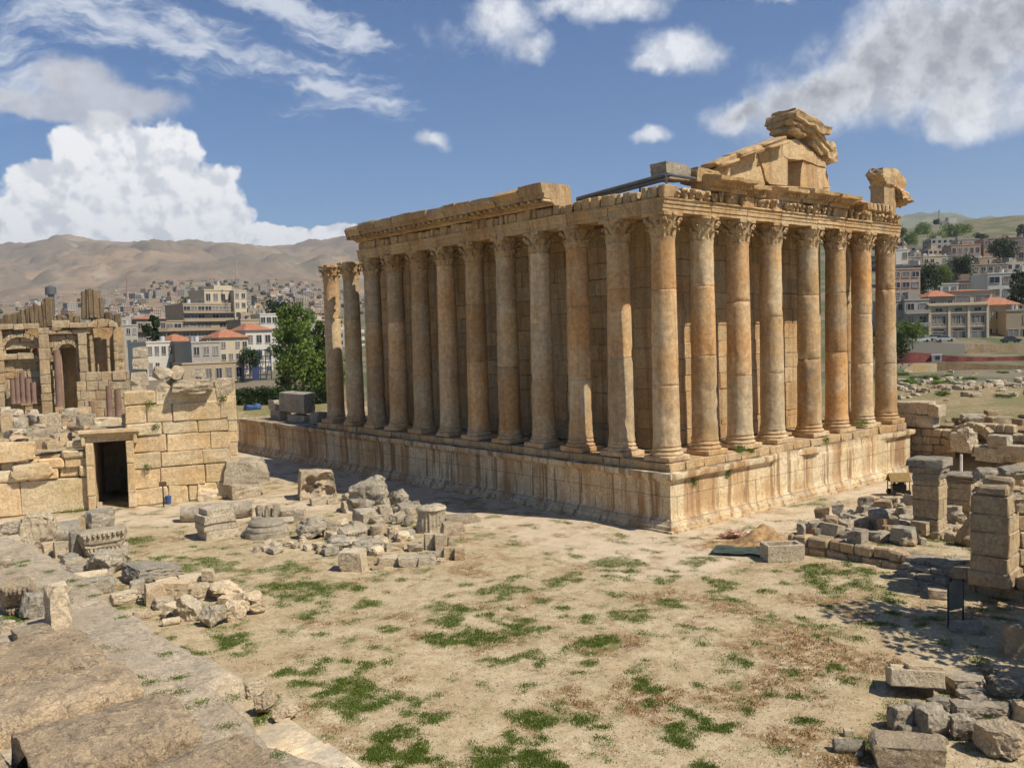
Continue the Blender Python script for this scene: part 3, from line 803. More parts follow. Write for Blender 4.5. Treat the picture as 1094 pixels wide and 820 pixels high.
y = -1.0
while y < YE-.3:                                                       # flank frieze: rough upright blocks
    w = rg.uniform(.55, 1.05); hh = ZF-ZAT+rg.uniform(-.16, .10); o = rg.uniform(-.10, .08)
    if y < 8 and rg.random() < .12: y += .35; continue
    cbox(bm, (-.25-o/2, y+w/2, ZAT+hh/2), (1.5+o, w-.06, hh), None, .07, .05, 1+rg.uniform(-.16, .12), rg); y += w
x = 1.2
while x < XR+.9:                                                       # front frieze with projecting carved consoles
    w = rg.uniform(1.6, 2.8); w = min(w, XR+1.0-x)
    hh = ZF-ZAT+rg.uniform(-.1, .05)
    cbox(bm, (x+w/2, .05, ZAT+hh/2), (w-.05, 1.9, hh), None, .05, .03, 1+rg.uniform(-.1, .12), rg); x += w
x = .4
while x < XR+.6:
    if rg.random() > .16 and not (8.0 < x < 10.2):
        d = rg.uniform(.22, .5); zz = ZAT+.06; hh = rg.uniform(.5, .8); w = rg.uniform(.32, .46)
        cbox(bm, (x, -.9-d/2, zz+hh*.5), (w, d, hh), rg.uniform(-.1, .1), .10, .05, 1+rg.uniform(-.1, .15), rg)
        cbox(bm, (x, -.95-d, zz+hh*.72), (w*.8, .22, hh*.42), rg.uniform(-.2, .2), .08, .05, 1+rg.uniform(-.1, .15), rg)
    x += rg.uniform(.72, .95)
weather(bm, .04, 2.2)
obj('frieze', bm, M_TEMPLE, TEMPLE)
# cornice along the flank, from the fifth bay to the far end; broken into blocks at the top
corn = [(-.9, ZF), (1.12, ZF), (1.2, ZF+.14), (1.45, ZF+.2), (1.5, ZF+.42), (2.3, ZF+.5), (2.36, ZF+.8), (2.5, ZF+.9), (2.62, ZF+1.22), (2.5, ZF+1.5), (1.2, ZF+1.58), (-.6, ZF+1.5)]
bm = newbm(); rg = random.Random(12)
ys = [10.0]
while ys[-1] < YE-2.5: ys.append(ys[-1]+rg.uniform(1.9, 3.8))
ys[-1] = YE
for i, (a, b) in enumerate(zip(ys, ys[1:])):
    dz = rg.uniform(-.12, .14); 
    pp = [(o*(1 if z < ZF+.6 else rg.uniform(.93, 1.03)), z+(dz if z > ZF+1 else 0)) for o, z in corn]
    if i == 0: pp = [(o, z+(.10 if z > ZF+1 else 0)) for o, z in pp]
    sweep(bm, pp, (0, a+.03), (0, b-.03), (-1, 0), .4, .4, 1+rg.uniform(-.13, .1))
y = 10.2
while y < YE-.2:                                                       # modillions under it
    cbox(bm, (-1.85, y, ZF+.34), (.85, .34, .26), None, .05, .02, 1+rg.uniform(-.1, .1), rg); y += .82
weather(bm, .07, .9)
cornice = obj('cornice', bm, M_TEMPLE, TEMPLE)
# surviving cornice over the front
fc = [(-.6, ZF+.02), (1.1, ZF+.02), (1.15, ZF+.25), (1.55, ZF+.35), (1.6, ZF+.6), (2.25, ZF+.68), (2.3, ZF+.95), (.8, ZF+1.25), (-.6, ZF+1.2)]
def fcorn(x0, x1, k=1., dz=0., depth=1.):
    bm = newbm()
    sweep(bm, [(o if o < 0 else o*depth, ZF+.02+(z-ZF-.02)*k+dz) for o, z in fc], (x0, 0), (x1, 0), (0, -1), .35, .35, 1+rg.uniform(-.06, .1))
    x = x0+.25
    while x < x1-.2:
        cbox(bm, (x, -1.35*depth, ZF+.42*k+dz), (.2, .5, .24), None, .03, 0, 1, rg); x += .42
    weather(bm, .10, 1.1, None, x0)
    for v in bm.verts:                                   # ragged outer lip
        if v.co.y < -1.7*depth: v.co.y += .35*max(0, noise.noise(Vector((v.co.x*.9, 4, 1)))+.1)
    obj('cornice', bm, M_TEMPLE, TEMPLE)
fcorn(4.0, 8.6, 1.0, .0); fcorn(8.8, 11.2, .72, 0, .72); fcorn(13.2, 16.2, .95, .0, .8); fcorn(16.3, 20.2, 1.0, .03, .95); fcorn(20.3, 23.6, .95, -.02, 1.02)
bm = newbm()
for xx in (25.4, 26.1, 26.8, 27.5, 28.2, 28.9, 29.6, 30.3): cbox(bm, (xx, -1.0, ZF+.38), (.42, 1.0, .72), 0, .12, .05, .95, rg)
cbox(bm, (27.8, .1, ZF+.3), (6.0, 1.4, .6), 0, .06, .03, .95, rg)
cbox(bm, (24.6, -1.2, ZF+.55), (1.7, 1.6, .22), .1, .05, .03, 1.05, rg)
weather(bm, .06, 1.6)
obj('console_row', bm, M_TEMPLE, TEMPLE)
# pediment remains: plates read in the plane of the front
def plate(bm, pts, y0, y1, t=1.):
    P = [HY(690+a/3.772, 115+b/3.772, y0) for a, b in pts]
    A = [bm.verts.new((p.x, y0, p.z)) for p in P]; B = [bm.verts.new((p.x, y1, p.z)) for p in P]
    bm.faces.new(A); bm.faces.new(B[::-1])
    for i in range(len(A)): bm.faces.new((A[i], A[(i+1) % len(A)], B[(i+1) % len(A)], B[i]))
    tintv(bm, A+B, t)
bm = newbm()
plate(bm, [(250, 262), (350, 205), (446, 168), (478, 292), (470, 322), (250, 322)], .25, 1.6, 1.04)
plate(bm, [(449, 168), (545, 132), (572, 205), (572, 312), (500, 310), (482, 292)], .15, 1.7, 1.0)
plate(bm, [(548, 130), (604, 128), (640, 150), (724, 222), (728, 240), (632, 212), (574, 206), (552, 190)], .1, 1.75, 1.08)
plate(bm, [(632, 214), (726, 242), (730, 290), (742, 322), (700, 330), (622, 318)], .2, 1.6, 1.05)
plate(bm, [(555, 195), (650, 195), (650, 325), (555, 325)], 3.4, 3.9, .9)
plate(bm, [(340, 300), (480, 296), (480, 360), (340, 352)], .22, 1.9, .95)
plate(bm, [(480, 314), (640, 318), (742, 325), (742, 372), (480, 362)], .2, 1.9, .95)
bmesh.ops.triangulate(bm, faces=[f for f in bm.faces if len(f.verts) > 4])
bmesh.ops.subdivide_edges(bm, edges=[e for e in bm.edges if e.calc_length() > .9], cuts=2, use_grid_fill=True)
weather(bm, .11, .9); weather(bm, .05, 2.8)
# raking moulding up the slope
for (a0, b0, a1, b1) in ((258, 238, 345, 208), (350, 204, 446, 168), (452, 166, 545, 134)):
    p = HY(690+a0/3.772, 115+b0/3.772, .2); q = HY(690+a1/3.772, 115+b1/3.772, .2); dd = (q-p); 
    mm = Matrix((dd.normalized(), Vector((0, 1, 0)), dd.normalized().cross(Vector((0, 1, 0))))).transposed()
    cbox(bm, (p+q)/2+Vector((0, .2, .12)), (dd.length-.12, 1.7, .40), mm, .12, .09, 1.02)
    cbox(bm, (p+q)/2+Vector((0, -.65, -.10)), (dd.length-.4, .5, .22), mm, .08, .08, 1.02)
bmesh.ops.subdivide_edges(bm, edges=[e for e in bm.edges if e.calc_length() > 1.2], cuts=2, use_grid_fill=True)
weather(bm, .05, 1.9, None, 4)
obj('pediment', bm, M_TEMPLE, TEMPLE)
# ------------------------------------------------------------------ rocks: each a worn mesh of its own
def rock_bm(size, seed, kind='boulder', cuts=9, rough=1.):
    rg = random.Random(seed); bm = newbm()
    bmesh.ops.create_cube(bm, size=2)
    bmesh.ops.subdivide_edges(bm, edges=bm.edges[:], cuts=cuts, use_grid_fill=True)
    off = Vector((seed*3.17 % 91, seed*1.31 % 53, seed*.77 % 37))
    round_ = {'boulder': .62, 'block': .10, 'worn': .28, 'drum': 0, 'slab': .12, 'log': 0}[kind]
    pl = []
    for _ in range({'boulder': 8, 'block': 3, 'worn': 6, 'drum': 3, 'slab': 3, 'log': 2}[kind]):
        n = Vector((rg.gauss(0, 1), rg.gauss(0, 1), rg.gauss(0, 1))).normalized()
        lim = sum(abs(c) for c in n)
        pl.append((n, (rg.uniform(.66, .90) if kind == 'boulder' else lim*rg.uniform(.70, .92)) if kind != 'worn' else lim*rg.uniform(.62, .85)))
    tp = [rg.uniform(-.10, .10) for _ in range(4)] if kind in ('block', 'slab', 'worn') else [0]*4
    for v in bm.verts:
        p = v.co.copy(); s = p.normalized()*(1.08 if kind == 'boulder' else 1.25)
        if kind in ('drum', 'log'):
            m_ = max(abs(p.x), abs(p.y)); L = math.hypot(p.x, p.y)
            if L > 1e-6: p.x, p.y = p.x*m_/L, p.y*m_/L
        else: p = p.lerp(s, round_)
        for n, d in pl:
            q = p.dot(n)-d
            if q > 0: p -= n*q
        p.x *= 1+tp[0]*p.z; p.y *= 1+tp[1]*p.x; p.z *= 1+tp[2]*p.x+tp[3]*p.y*.5
        v.co = p
    bm.normal_update()
    a = {'boulder': .12, 'block': .042, 'worn': .085, 'drum': .03, 'slab': .045, 'log': .025}[kind]*rough
    for v in bm.verts:
        q = v.co
        v.co = q + v.normal*(fbm(q*1.3+off, 3)*a + fbm(q*3.6+off, 3)*a*.5 - abs(noise.noise(q*2.7+off))*a*1.1 - abs(noise.noise(q*6.1+off))*a*.6)
    if kind in ('boulder', 'worn', 'block'):              # hollows and spalled edges
        for _ in range(rg.randint(2, 5)):
            c = Vector((rg.gauss(0, 1), rg.gauss(0, 1), rg.gauss(0, 1))).normalized()*rg.uniform(.9, 1.35); rr = rg.uniform(.25, .6); dp = rg.uniform(.25, .6)*rr
            for v in bm.verts:
                q = (v.co-c).length
                if q < rr: v.co -= v.normal*(dp*(1-(q/rr)**2)*(.7+.5*noise.noise(v.co*5+off)))
    for v in bm.verts: v.co = Vector((v.co.x*size[0]/2, v.co.y*size[1]/2, v.co.z*size[2]/2))
    t = 1+rg.uniform(-.14, .14); w = rg.uniform(-.04, .05)
    tintv(bm, bm.verts, (t*(1+w), t, t*(1-w)))
    return bm
RN = [100]
def groundz(x, y): return float(H(np.array([x]), np.array([y]))[0])
def rock(px, pyb, wpx, hpx, kind, label, mat=None, rz=None, dep=None, z=0., sink=.10, name='stone_block', cat='stone', tilt=0., group=None, cuts=9, rough=1., lay=None):
    """a stone whose front foot is at (px, pyb) in the photograph and that spans wpx by hpx there"""
    RN[0] += 1; sd = RN[0]; rg = random.Random(sd)
    p = G(px, pyb, z); s = depth_of(p)/FPX
    el = math.atan2(CAM[2]-z, math.hypot(p.x-CAM[0], p.y-CAM[1]))
    w, hh = wpx*s, hpx*s
    d = dep*w if dep else w*rg.uniform(.6, .85)
    h = max(.15, (hh-d*.75*math.sin(el))/math.cos(el))
    f = Vector((p.x-CAM[0], p.y-CAM[1], 0)).normalized()
    c = p+f*(d*.45)
    a0 = math.atan2(f.y, f.x)-math.pi/2
    a = a0+(rz if rz is not None else rg.uniform(-.5, .5))
    k = abs(math.cos(a-a0))+abs(math.sin(a-a0))*.6 if kind in ('block', 'slab', 'worn') else 1.
    bm = rock_bm((w/k, d/k**.5, h*(1+sink)), sd, kind, cuts, rough)
    if lay is not None:                           # a drum or shaft lying down: built along its length
        bm.free(); bm = rock_bm((h, h, w), sd, kind, cuts, rough)
        bmesh.ops.rotate(bm, verts=bm.verts, cent=(0, 0, 0), matrix=Matrix.Rotation(math.pi/2, 3, 'Y'))
    if tilt: bmesh.ops.rotate(bm, verts=bm.verts, cent=(0, 0, 0), matrix=Matrix.Rotation(tilt, 3, 'Y') @ Matrix.Rotation(tilt*.6, 3, 'X'))
    zz = z if z else groundz(c.x, c.y)
    o = obj(name, bm, mat or M_ROCK, None, (c.x, c.y, zz+h/2-h*sink*.5), a, smooth=28)
    tag(o, label, cat, group); return o
# blocks left on top of the temple
def topblock(px, py, wpx, hpx, Y, label, kind='worn', yd=1.6, tilt=0, mat=None, name='stone_block', cat='stone', rough=1.4):
    RN[0] += 1; c = HY(px, py, Y); s = depth_of(c)/FPX
    vx = abs((ray(px+1, py)-ray(px, py))[0]); 
    d = ray(px, py); q0, q1 = HY(px-wpx/2, py, Y), HY(px+wpx/2, py, Y)
    w = abs(q1.x-q0.x)*.80; h = hpx*s
    bm = rock_bm((w, yd, h), RN[0], kind, 12, rough)
    if tilt: bmesh.ops.rotate(bm, verts=bm.verts, cent=(0, 0, 0), matrix=Matrix.Rotation(tilt, 3, 'Y'))
    o = obj(name, bm, mat or M_CREAM, None, (c.x, Y, c.z), 0, smooth=28); tag(o, label, cat); return o
def layered(px, py, wpx, Y, layers, label, tilt=0., rz=0., seed=1, amp=.14):
    """weathered piece of moulded cornice: courses stepping outward to the top"""
    c = HY(px, py, Y); s = depth_of(c)/FPX; W_ = abs(HY(px+wpx/2, py, Y).x-HY(px-wpx/2, py, Y).x)*.8; bm = newbm(); rg = random.Random(seed); z = 0
    H_ = sum(l_[2] for l_ in layers)
    for (w0, w1, h, d) in layers:
        cbox(bm, (W_*(w0+w1)/2-W_/2, 0, z+h/2-H_/2), (W_*(w1-w0), d, h+.04), None, .12, .05, 1+rg.uniform(-.1, .1), rg); z += h
    bmesh.ops.subdivide_edges(bm, edges=[e for e in bm.edges if e.calc_length() > .5], cuts=5, use_grid_fill=True)
    weather(bm, amp, .8, None, seed); weather(bm, amp*.4, 2.6, None, seed+3)
    bmesh.ops.rotate(bm, verts=bm.verts, cent=(0, 0, 0), matrix=Matrix.Rotation(tilt, 3, 'Y') @ Matrix.Rotation(rz, 3, 'Z'))
    o = obj('cornice_block', bm, M_TEMPLE, None, c, 0, smooth=35); tag(o, label, 'stone'); return o
layered(853, 139, 47, .7, [(.02, .42, .5, 2.2), (.0, .66, .4, 2.7), (.02, .96, .75, 3.2), (.08, .66, .3, 2.4)], 'huge weathered moulded cornice block perched on the peak of the pediment', .16, 0, 5, .27)
layered(868, 154, 30, .5, [(.25, .8, .4, 1.4), (.1, .9, .4, 1.8), (.0, 1., .4, 2.0)], 'broken moulded stone just under the right side of the peak block', .55, 0, 6, .12)
topblock(881, 164, 13, 24, .8, 'narrow broken stone leaning at the right end of the pediment', 'worn', 1.5, -.2, M_TEMPLE, 'stone_block', 'stone', 1.6)
topblock(717, 185, 34, 17, .6, 'dark squared block standing on the temple corner at the end of the beam', 'block', 1.5, 0, M_GREYROCK)
topblock(747, 190, 30, 14, .4, 'flat pale slab lying on the front cornice beside the dark block', 'slab', 1.9, .04, M_TEMPLE)
topblock(944, 211, 17, 42, .1, 'upright stone pier on the right corner of the temple roof', 'block', 1.5, 0, M_TEMPLE)
topblock(946, 192, 34, 22, .1, 'wide stone block resting on the upright pier at the roof corner', 'worn', 1.9, 0, M_TEMPLE, rough=1.)
topblock(960, 211, 22, 22, -.3, 'lion-like worn stone jutting out from the roof corner pier', 'boulder', 2.2, .2, M_TEMPLE, 'carved_stone')
RN[0] += 1
for i, yy in enumerate(np.arange(11.2, 38, 4.0)): pass
# steel beam walkway along the roof edge
bm = newbm()
for dx, dz in ((0, .30), (.35, .30), (0, .02)):
    p, q = Vector((-.1+dx, -.5, ZF+.55+dz)), Vector((.4+dx, 9.0, ZF+.15+dz)); tube(bm, p, q, .16, .16, 6)
for i in range(12):
    k = i/11; a = Vector((-.1, -.5, ZF+.55)).lerp(Vector((.4, 9.0, ZF+.15)), k); tube(bm, a, a+Vector((0, 0, .3)), .09, .09, 5)
    if i % 3 == 0: tube(bm, a-Vector((0, 0, .75)), a, .08, .08, 5)
box(bm, (-.05, -.6, ZF+.86), (.55, .2, ZF+1.0)); tube(bm, (-.1, -.5, ZF+.9), (3.4, -.3, ZF+.9), .12, .12, 6)
bb = obj('steel_beam', bm, M_BEAM); tag(bb, 'grey steel roof beam running along the top edge behind the temple corner', 'beam')
# ceiling of the gallery and the inner hall
bm = newbm()
for y in np.arange(1.2, 39, 4.4): box(bm, (1.05, y, ZA+.75), (4.35, min(y+4.3, 40), ZAT+.4), 1+rnd.uniform(-.1, .1))
for x in np.arange(4.4, XR-3, 4.4): box(bm, (x, 1.05, ZA+.75), (min(x+4.3, XR-1), 4.75, ZAT+.4), 1+rnd.uniform(-.1, .1))
weather(bm, .04, 1)
obj('ceiling', bm, M_TEMPLE, TEMPLE, smooth=0)
bm = newbm(); cx0, cx1, cy0, cy1 = 4.2, XR-4.2, 4.6, 46.
box(bm, (cx0+.5, cy0+.5, ZS-.3), (cx1-.5, cy1, ZAT-.05), .9)
cr = [1.2, .5, 2.6]+[1.35]*11
masonry(bm, (cx0, cy1, ZS), (0, -1, 0), (-1, 0, 0), cy1-cy0, cr, random.Random(31), (1.6, 3.2), .7, jd=.03, tv=.12)
masonry(bm, (cx0, cy0, ZS), (1, 0, 0), (0, -1, 0), cx1-cx0, cr, random.Random(32), (1.6, 3.2), .7, jd=.03, tv=.10)
for (xx, yy, sx, sy) in ((cx0+.9, cy0-.12, 1.9, .5), (cx0-.12, cy0+.9, .5, 1.9), (cx1-.9, cy0-.12, 1.9, .5)):
    z = ZS
    while z < ZAT-1.5: cbox(bm, (xx, yy, z+.8), (sx, sy, 1.58), None, .04, .01, 1+rnd.uniform(-.1, .1)); z += 1.6
sweep(bm, [(0, ZAT-1.4), (.35, ZAT-1.3), (.5, ZAT-.8), (.35, ZAT-.4), (0, ZAT-.35)], (cx0, cy0), (cx0, cy1), (-1, 0), 1.2, .6, .9)
weather(bm, .03, 1.2)
obj('inner_wall', bm, M_TEMPLE, TEMPLE, smooth=0)

# ------------------------------------------------------------------ gate wall on the left
UG, NGV = Vector((U_G[0], U_G[1], 0)), Vector((-N_G[0], -N_G[1], 0))      # along, outward (to us)
OG = Vector((A_G[0], A_G[1], 0))
GATE = thing('gate_wall', 'sunlit ancient wall of big tan blocks with a tall dark doorway', 'wall', OG+UG*10)
bm = newbm(); rg = random.Random(44)
hole = (7.35, 10.0, 0, 5.86)
def topL(x): return 5.2+.35*math.sin(x*1.3)+.3*math.sin(x*3.1) if x < 6 else 6.4
masonry(bm, OG+UG*-9, UG, NGV, 16.35, [2.9], rg, (5.0, 6.6), 1.2, tv=.05, jd=.03, ch=.10)
masonry(bm, OG+UG*-9+Vector((0, 0, 2.9)), UG, NGV, 16.35, [.95, .8, .75, .7, .7], rg, (.9, 3.0), 1.2, topf=lambda x: topL(x-9)-2.9+rg.uniform(-.5, .3), tv=.14, jd=.14, ch=.12, zj=.09)
def topR(x):
    u_ = x+10.0
    return (9.9 if u_ < 12.2 else 10.05 if u_ < 14 else 10.3 if u_ < 19.1 else 8.6)
masonry(bm, OG+UG*10.0, UG, NGV, 9.35, [1.55, 1.75, 1.35, 1.5, 1.15, 1.6, 1.25], rg, (1.5, 4.2), 1.2, topf=topR, tv=.10, jd=.09, ch=.08, zj=.05)
# right return and top filling behind the faces
masonry(bm, OG+UG*19.35, -NGV, UG, 6, [1.25, 1.35, 1.25, 1.2, 1.0, 1.05, 1.5, .7], rg, (1.2, 2.6), .8, tv=.12, jd=.06, ch=.06)
def gbox(u0, u1, s0, s1, z0, z1, t=.9):
    vs = box(bm, (u0, s0, z0), (u1, s1, z1), t)
    for v in vs: v.co = OG+UG*v.co.x-NGV*v.co.y+Vector((0, 0, v.co.z))
gbox(-9, 7.3, 1.0, 4.0, -.3, 4.9); gbox(10.05, 18.9, 1.0, 6.0, -.3, 9.0); gbox(7.3, 10.05, 1.2, 6, 5.9, 6.7)
gbox(6.6, 7.36, .3, 11, -.3, 5.88, .8); gbox(9.98, 10.8, .3, 11, -.3, 5.88, .8); gbox(6.6, 10.8, 10.5, 11, -.3, 6, .7); gbox(6.6, 10.8, 4, 11, 5.88, 6.5, .7)
bmesh.ops.subdivide_edges(bm, edges=[e for e in bm.edges if e.calc_length() > .7], cuts=3, use_grid_fill=True)
weather(bm, .06, .8); weather(bm, .035, 2.3)
obj('wall', bm, M_GATE, GATE, world=True, smooth=0)
bm = newbm()
for (u0, u1, s0, z0, z1) in ((6.55, 10.9, .12, 5.86, 6.42), (6.35, 11.1, .45, 6.42, 6.62), (6.25, 11.15, .62, 6.62, 6.95)):
    m3 = Matrix((UG, NGV, Vector((0, 0, 1)))).transposed()
    cbox(bm, OG+UG*((u0+u1)/2)+NGV*(s0/2-.5)+Vector((0, 0, (z0+z1)/2)), (u1-u0, 1.0+s0, z1-z0), m3, .05, .02, .95)
for u_ in (6.62, 10.75): cbox(bm, OG+UG*u_+NGV*.2+Vector((0, 0, 6.05)), (.32, .5, .9), m3, .08, .02, .9)
weather(bm, .04, 1.5)
obj('lintel', bm, M_GATE, GATE, world=True, smooth=0)
# door jambs
for u_ in (7.08, 10.3):
    bm = newbm(); z = 0
    for hh in (1.3, 2.6, 1.95): cbox(bm, OG+UG*u_+NGV*(-.15)+Vector((0, 0, z+hh/2)), (.62, 1.2, hh-.02), m3, .05, .02, 1+rnd.uniform(-.08, .08)); z += hh
    weather(bm, .03, 1.2); obj('door_jamb', bm, M_GATE, GATE, world=True, smooth=0)
def on_gate(px, py, wpx, hpx, label, kind='worn', s=.6, mat=None, tilt=0, z=None, rz=0., name='stone_block', dpt=.8):
    """a stone on the wall: plane at distance s behind the face"""
    RN[0] += 1; d = ray(px, py); P0 = OG-NGV*s
    t = ((P0-Vector(CAM)).dot(NGV))/Vector(d).dot(NGV); c = Vector(CAM+d*t); k = depth_of(c)/FPX
    bm = rock_bm((wpx*k, wpx*k*dpt, hpx*k), RN[0], kind, 9, 1.3)
    if tilt: bmesh.ops.rotate(bm, verts=bm.verts, cent=(0, 0, 0), matrix=Matrix.Rotation(tilt, 3, 'Y'))
    o = obj(name, bm, mat or M_ROCK, None, c, math.atan2(UG.y, UG.x)+rz, smooth=28); tag(o, label, 'stone'); return o
on_gate(205, 413, 42, 15, 'long grey block crowning the gate wall to the right of the boulders', 'worn', .4)
on_gate(240, 415, 20, 22, 'pitted block at the right end of the gate wall top', 'worn', .6)
on_gate(172, 416, 20, 18, 'rounded grey boulder on the gate wall top left of the long block', 'boulder', .6)
on_gate(174, 399, 19, 14, 'leaning grey stone behind the rounded boulder on the gate wall', 'worn', 2.0, tilt=.4)
on_gate(189, 398, 13, 15, 'tall tilted slab of grey stone on top of the gate wall', 'worn', 2.2, tilt=.5)
on_gate(150, 376, 15, 11, 'topmost stone of the small block stack above the doorway', 'block', 2.0)
on_gate(150, 388, 16, 12, 'second stone from the top in the stack above the doorway', 'block', 2.0)
on_gate(149, 404, 17, 15, 'reddish stone low in the stack above the doorway', 'block', 2.0)
on_gate(212, 399, 14, 8, 'small flat stone lying behind the long grey block on the gate wall', 'slab', 2.2)
on_gate(149, 419, 15, 14, 'lowest grey stone of the stack above the doorway', 'block', 1.6)
on_gate(116, 450, 27, 9, 'white squared blocks laid on top of the door lintel', 'block', .9, M_PALE, dpt=.5)
on_gate(92, 448, 19, 12, 'dark grey squared block on the lintel left of the white one', 'block', .9, M_GREYROCK, dpt=.6)
on_gate(137, 448, 15, 12, 'pitted grey block on the right end of the lintel', 'block', .9, M_GREYROCK, dpt=.6)
on_gate(15, 482, 40, 20, 'large notched tan block on top of the left part of the gate wall', 'block', .35, M_GATE, dpt=.4)
on_gate(34, 503, 38, 16, 'long broken block set low in the left part of the gate wall', 'worn', .05, M_GATE, dpt=.3)
bump_labels = ['tumbled wall stone on the left part of the gate wall']
rg = random.Random(90)
def wall_rubble(n, x0, x1, y0, y1, s0, s1, w0, w1, label, group, mats):
    for i in range(n):
        RN[0] += 1; px, py = rg.uniform(x0, x1), rg.uniform(y0, y1); k_ = (py-y0)/(y1-y0)
        s = s1+(s0-s1)*k_; d = ray(px, py); P0 = OG-NGV*s
        t = ((P0-Vector(CAM)).dot(NGV))/Vector(d).dot(NGV); c = Vector(CAM+d*t)
        w = rg.uniform(w0, w1); c.z = max(c.z-.1, 4.2)
        o = obj('rubble_stone', rock_bm((w, w*rg.uniform(.6, .9), w*rg.uniform(.5, .75)), RN[0], rg.choice(['worn', 'boulder', 'block']), 5, 1.4), rg.choice(mats), None, c, rg.uniform(0, 6.28), smooth=28)
        tag(o, label, 'stone', group)
wall_rubble(40, -4, 88, 438, 474, .8, 9, .8, 2.0, 'loose tumbled stone heaped on the left part of the gate wall', 'rubble on the gate wall', [M_RUIN, M_ROCK])
wall_rubble(12, 130, 240, 404, 424, .8, 4, .5, 1.1, 'small loose stone on top of the wall right of the doorway', 'small stones on the right wall top', [M_RUIN, M_ROCK])

# ------------------------------------------------------------------ ruined court wall with niches, behind the gate wall
DE = 122.
def EX(px, py, s=0.):              # point in the exedra's front plane, s metres behind it
    P0 = D(40, 440, DE)-NGV*s; d = ray(px, py); t = ((P0-Vector(CAM)).dot(NGV))/Vector(d).dot(NGV); return Vector(CAM+d*t)
e0 = EX(-60, 446); e0.z = 3.6
EXE = thing('niche_wall', 'tall ruined court wall with arched niches, columns and jagged fragments on top', 'ruin', (e0.x, e0.y, e0.z))
def ue(px, s=0.): return (EX(px, 420, s)-e0).dot(UG)
def ze(px, py, s=0.): return EX(px, py, s).z-e0.z
bm = newbm(); rg = random.Random(61)
HE = ze(60, 347)
holes = [(ue(66), ue(84), 0, ze(75, 372)), (ue(101), ue(126), ze(110, 398), ze(110, 352)), (ue(8), ue(43), ze(20, 383), ze(20, 371))]
masonry(bm, e0, UG, NGV, ue(134), [1.5, 1.3, 1.2, 1.2, 1.3, 1.0, 1.1, 1.0, .9, .9, .9, .8], rg, (1.2, 2.6), 1.0, holes, topf=lambda x: HE-.7+.6*math.sin(x*.9)+rg.uniform(-.9, .5)-(2.2 if x > ue(124) else 0), tv=.14, warm=.08, jd=.09, ch=.07)
b0 = Matrix((UG, -NGV, Vector((0, 0, 1)))).transposed()
vs = box(bm, (0, 1.9, 0), (ue(134), 3.4, HE-.4), (1.05, .95, .8))
for v in vs: v.co = e0+b0 @ v.co
# side cheeks of the niches
for ha, hb, za, zb in holes:
    for x in (ha, hb):
        vs = box(bm, (x-.15, .2, za), (x+.15, 2., zb), .95)
        for v in vs: v.co = e0+b0 @ v.co
    n = 9                                           # voussoirs of the arch closing the niche
    if hb-ha < 5:
        xm, rr = (ha+hb)/2, (hb-ha)/2
        for i in range(n):
            a = math.pi*(i+.5)/n; c = e0+UG*(xm+math.cos(a)*(rr+.25))+NGV*.05+Vector((0, 0, zb-.2+math.sin(a)*(rr*.8+.25)))
            mm = Matrix((UG*math.cos(a)+Vector((0, 0, math.sin(a))), NGV, (UG*-math.sin(a)+Vector((0, 0, math.cos(a)))))).transposed()
            cbox(bm, c, (.55, 1.1, rr*math.pi/n*1.05), mm, .04, .02, 1+rg.uniform(-.1, .1))
bmesh.ops.subdivide_edges(bm, edges=[e for e in bm.edges if e.calc_length() > .8], cuts=2, use_grid_fill=True)
weather(bm, .13, .6); weather(bm, .07, 1.9)
obj('wall', bm, M_RUIN, EXE, world=True, smooth=0)
def exprism(name, px0, px1, py0, py1, d, mat=M_RUIN, s=0., w=.1, jag=0., parent=EXE, seg=1.6):
    bm = newbm(); a, b2 = ue(px0, s), ue(px1, s); x = a; m3 = Matrix((UG, NGV, Vector((0, 0, 1)))).transposed()
    z0, z1 = ze((px0+px1)/2, py1, s), ze((px0+px1)/2, py0, s)
    while x < b2-.1:
        ww = min(rg.uniform(seg*.7, seg*1.4), b2-x); j = rg.uniform(-jag, jag)
        cbox(bm, e0-NGV*s+UG*(x+ww/2)+NGV*(d/2-.3+rg.uniform(-.08, .08))+Vector((0, 0, (z0+z1+j)/2)), (ww-.04, d+.6, z1-z0+j), m3, .08, .05, 1+rg.uniform(-.14, .12)); x += ww
    weather(bm, w, 1.1); return obj(name, bm, mat, parent, world=True, smooth=0)
exprism('cornice', 4, 46, 346, 352, 1.0); exprism('cornice', 60, 128, 344, 350, .9, jag=.4); exprism('cornice', 4, 44, 378, 384, .7, jag=.3); exprism('cornice', 46, 100, 352, 357, .6)
def pilaster(px, wpx, y0, y1, s=-.6, mat=M_RUIN, name='pilaster'):
    bm = newbm(); z0, z1 = ze(px, y1, s), ze(px, y0, s); w = wpx*DE/FPX; z = z0; m3 = Matrix((UG, NGV, Vector((0, 0, 1)))).transposed()
    while z < z1-.1:
        hh = min(rg.uniform(1.0, 2.2), z1-z); cbox(bm, e0-NGV*s+UG*ue(px, s)+Vector((0, 0, z+hh/2)), (w*rg.uniform(.92, 1.05), w, hh-.03), m3, .08, .03, 1+rg.uniform(-.1, .1)); z += hh
    weather(bm, .05, 1.1); return obj(name, bm, mat, EXE, world=True, smooth=0)
pilaster(50, 10, 350, 442, -.9); pilaster(91, 8, 356, 425, -.6); pilaster(2, 7, 352, 436, -.7); pilaster(118, 3, 360, 398, -.3); pilaster(126, 4, 345, 398, -.4); pilaster(100, 3, 358, 398, -.3)
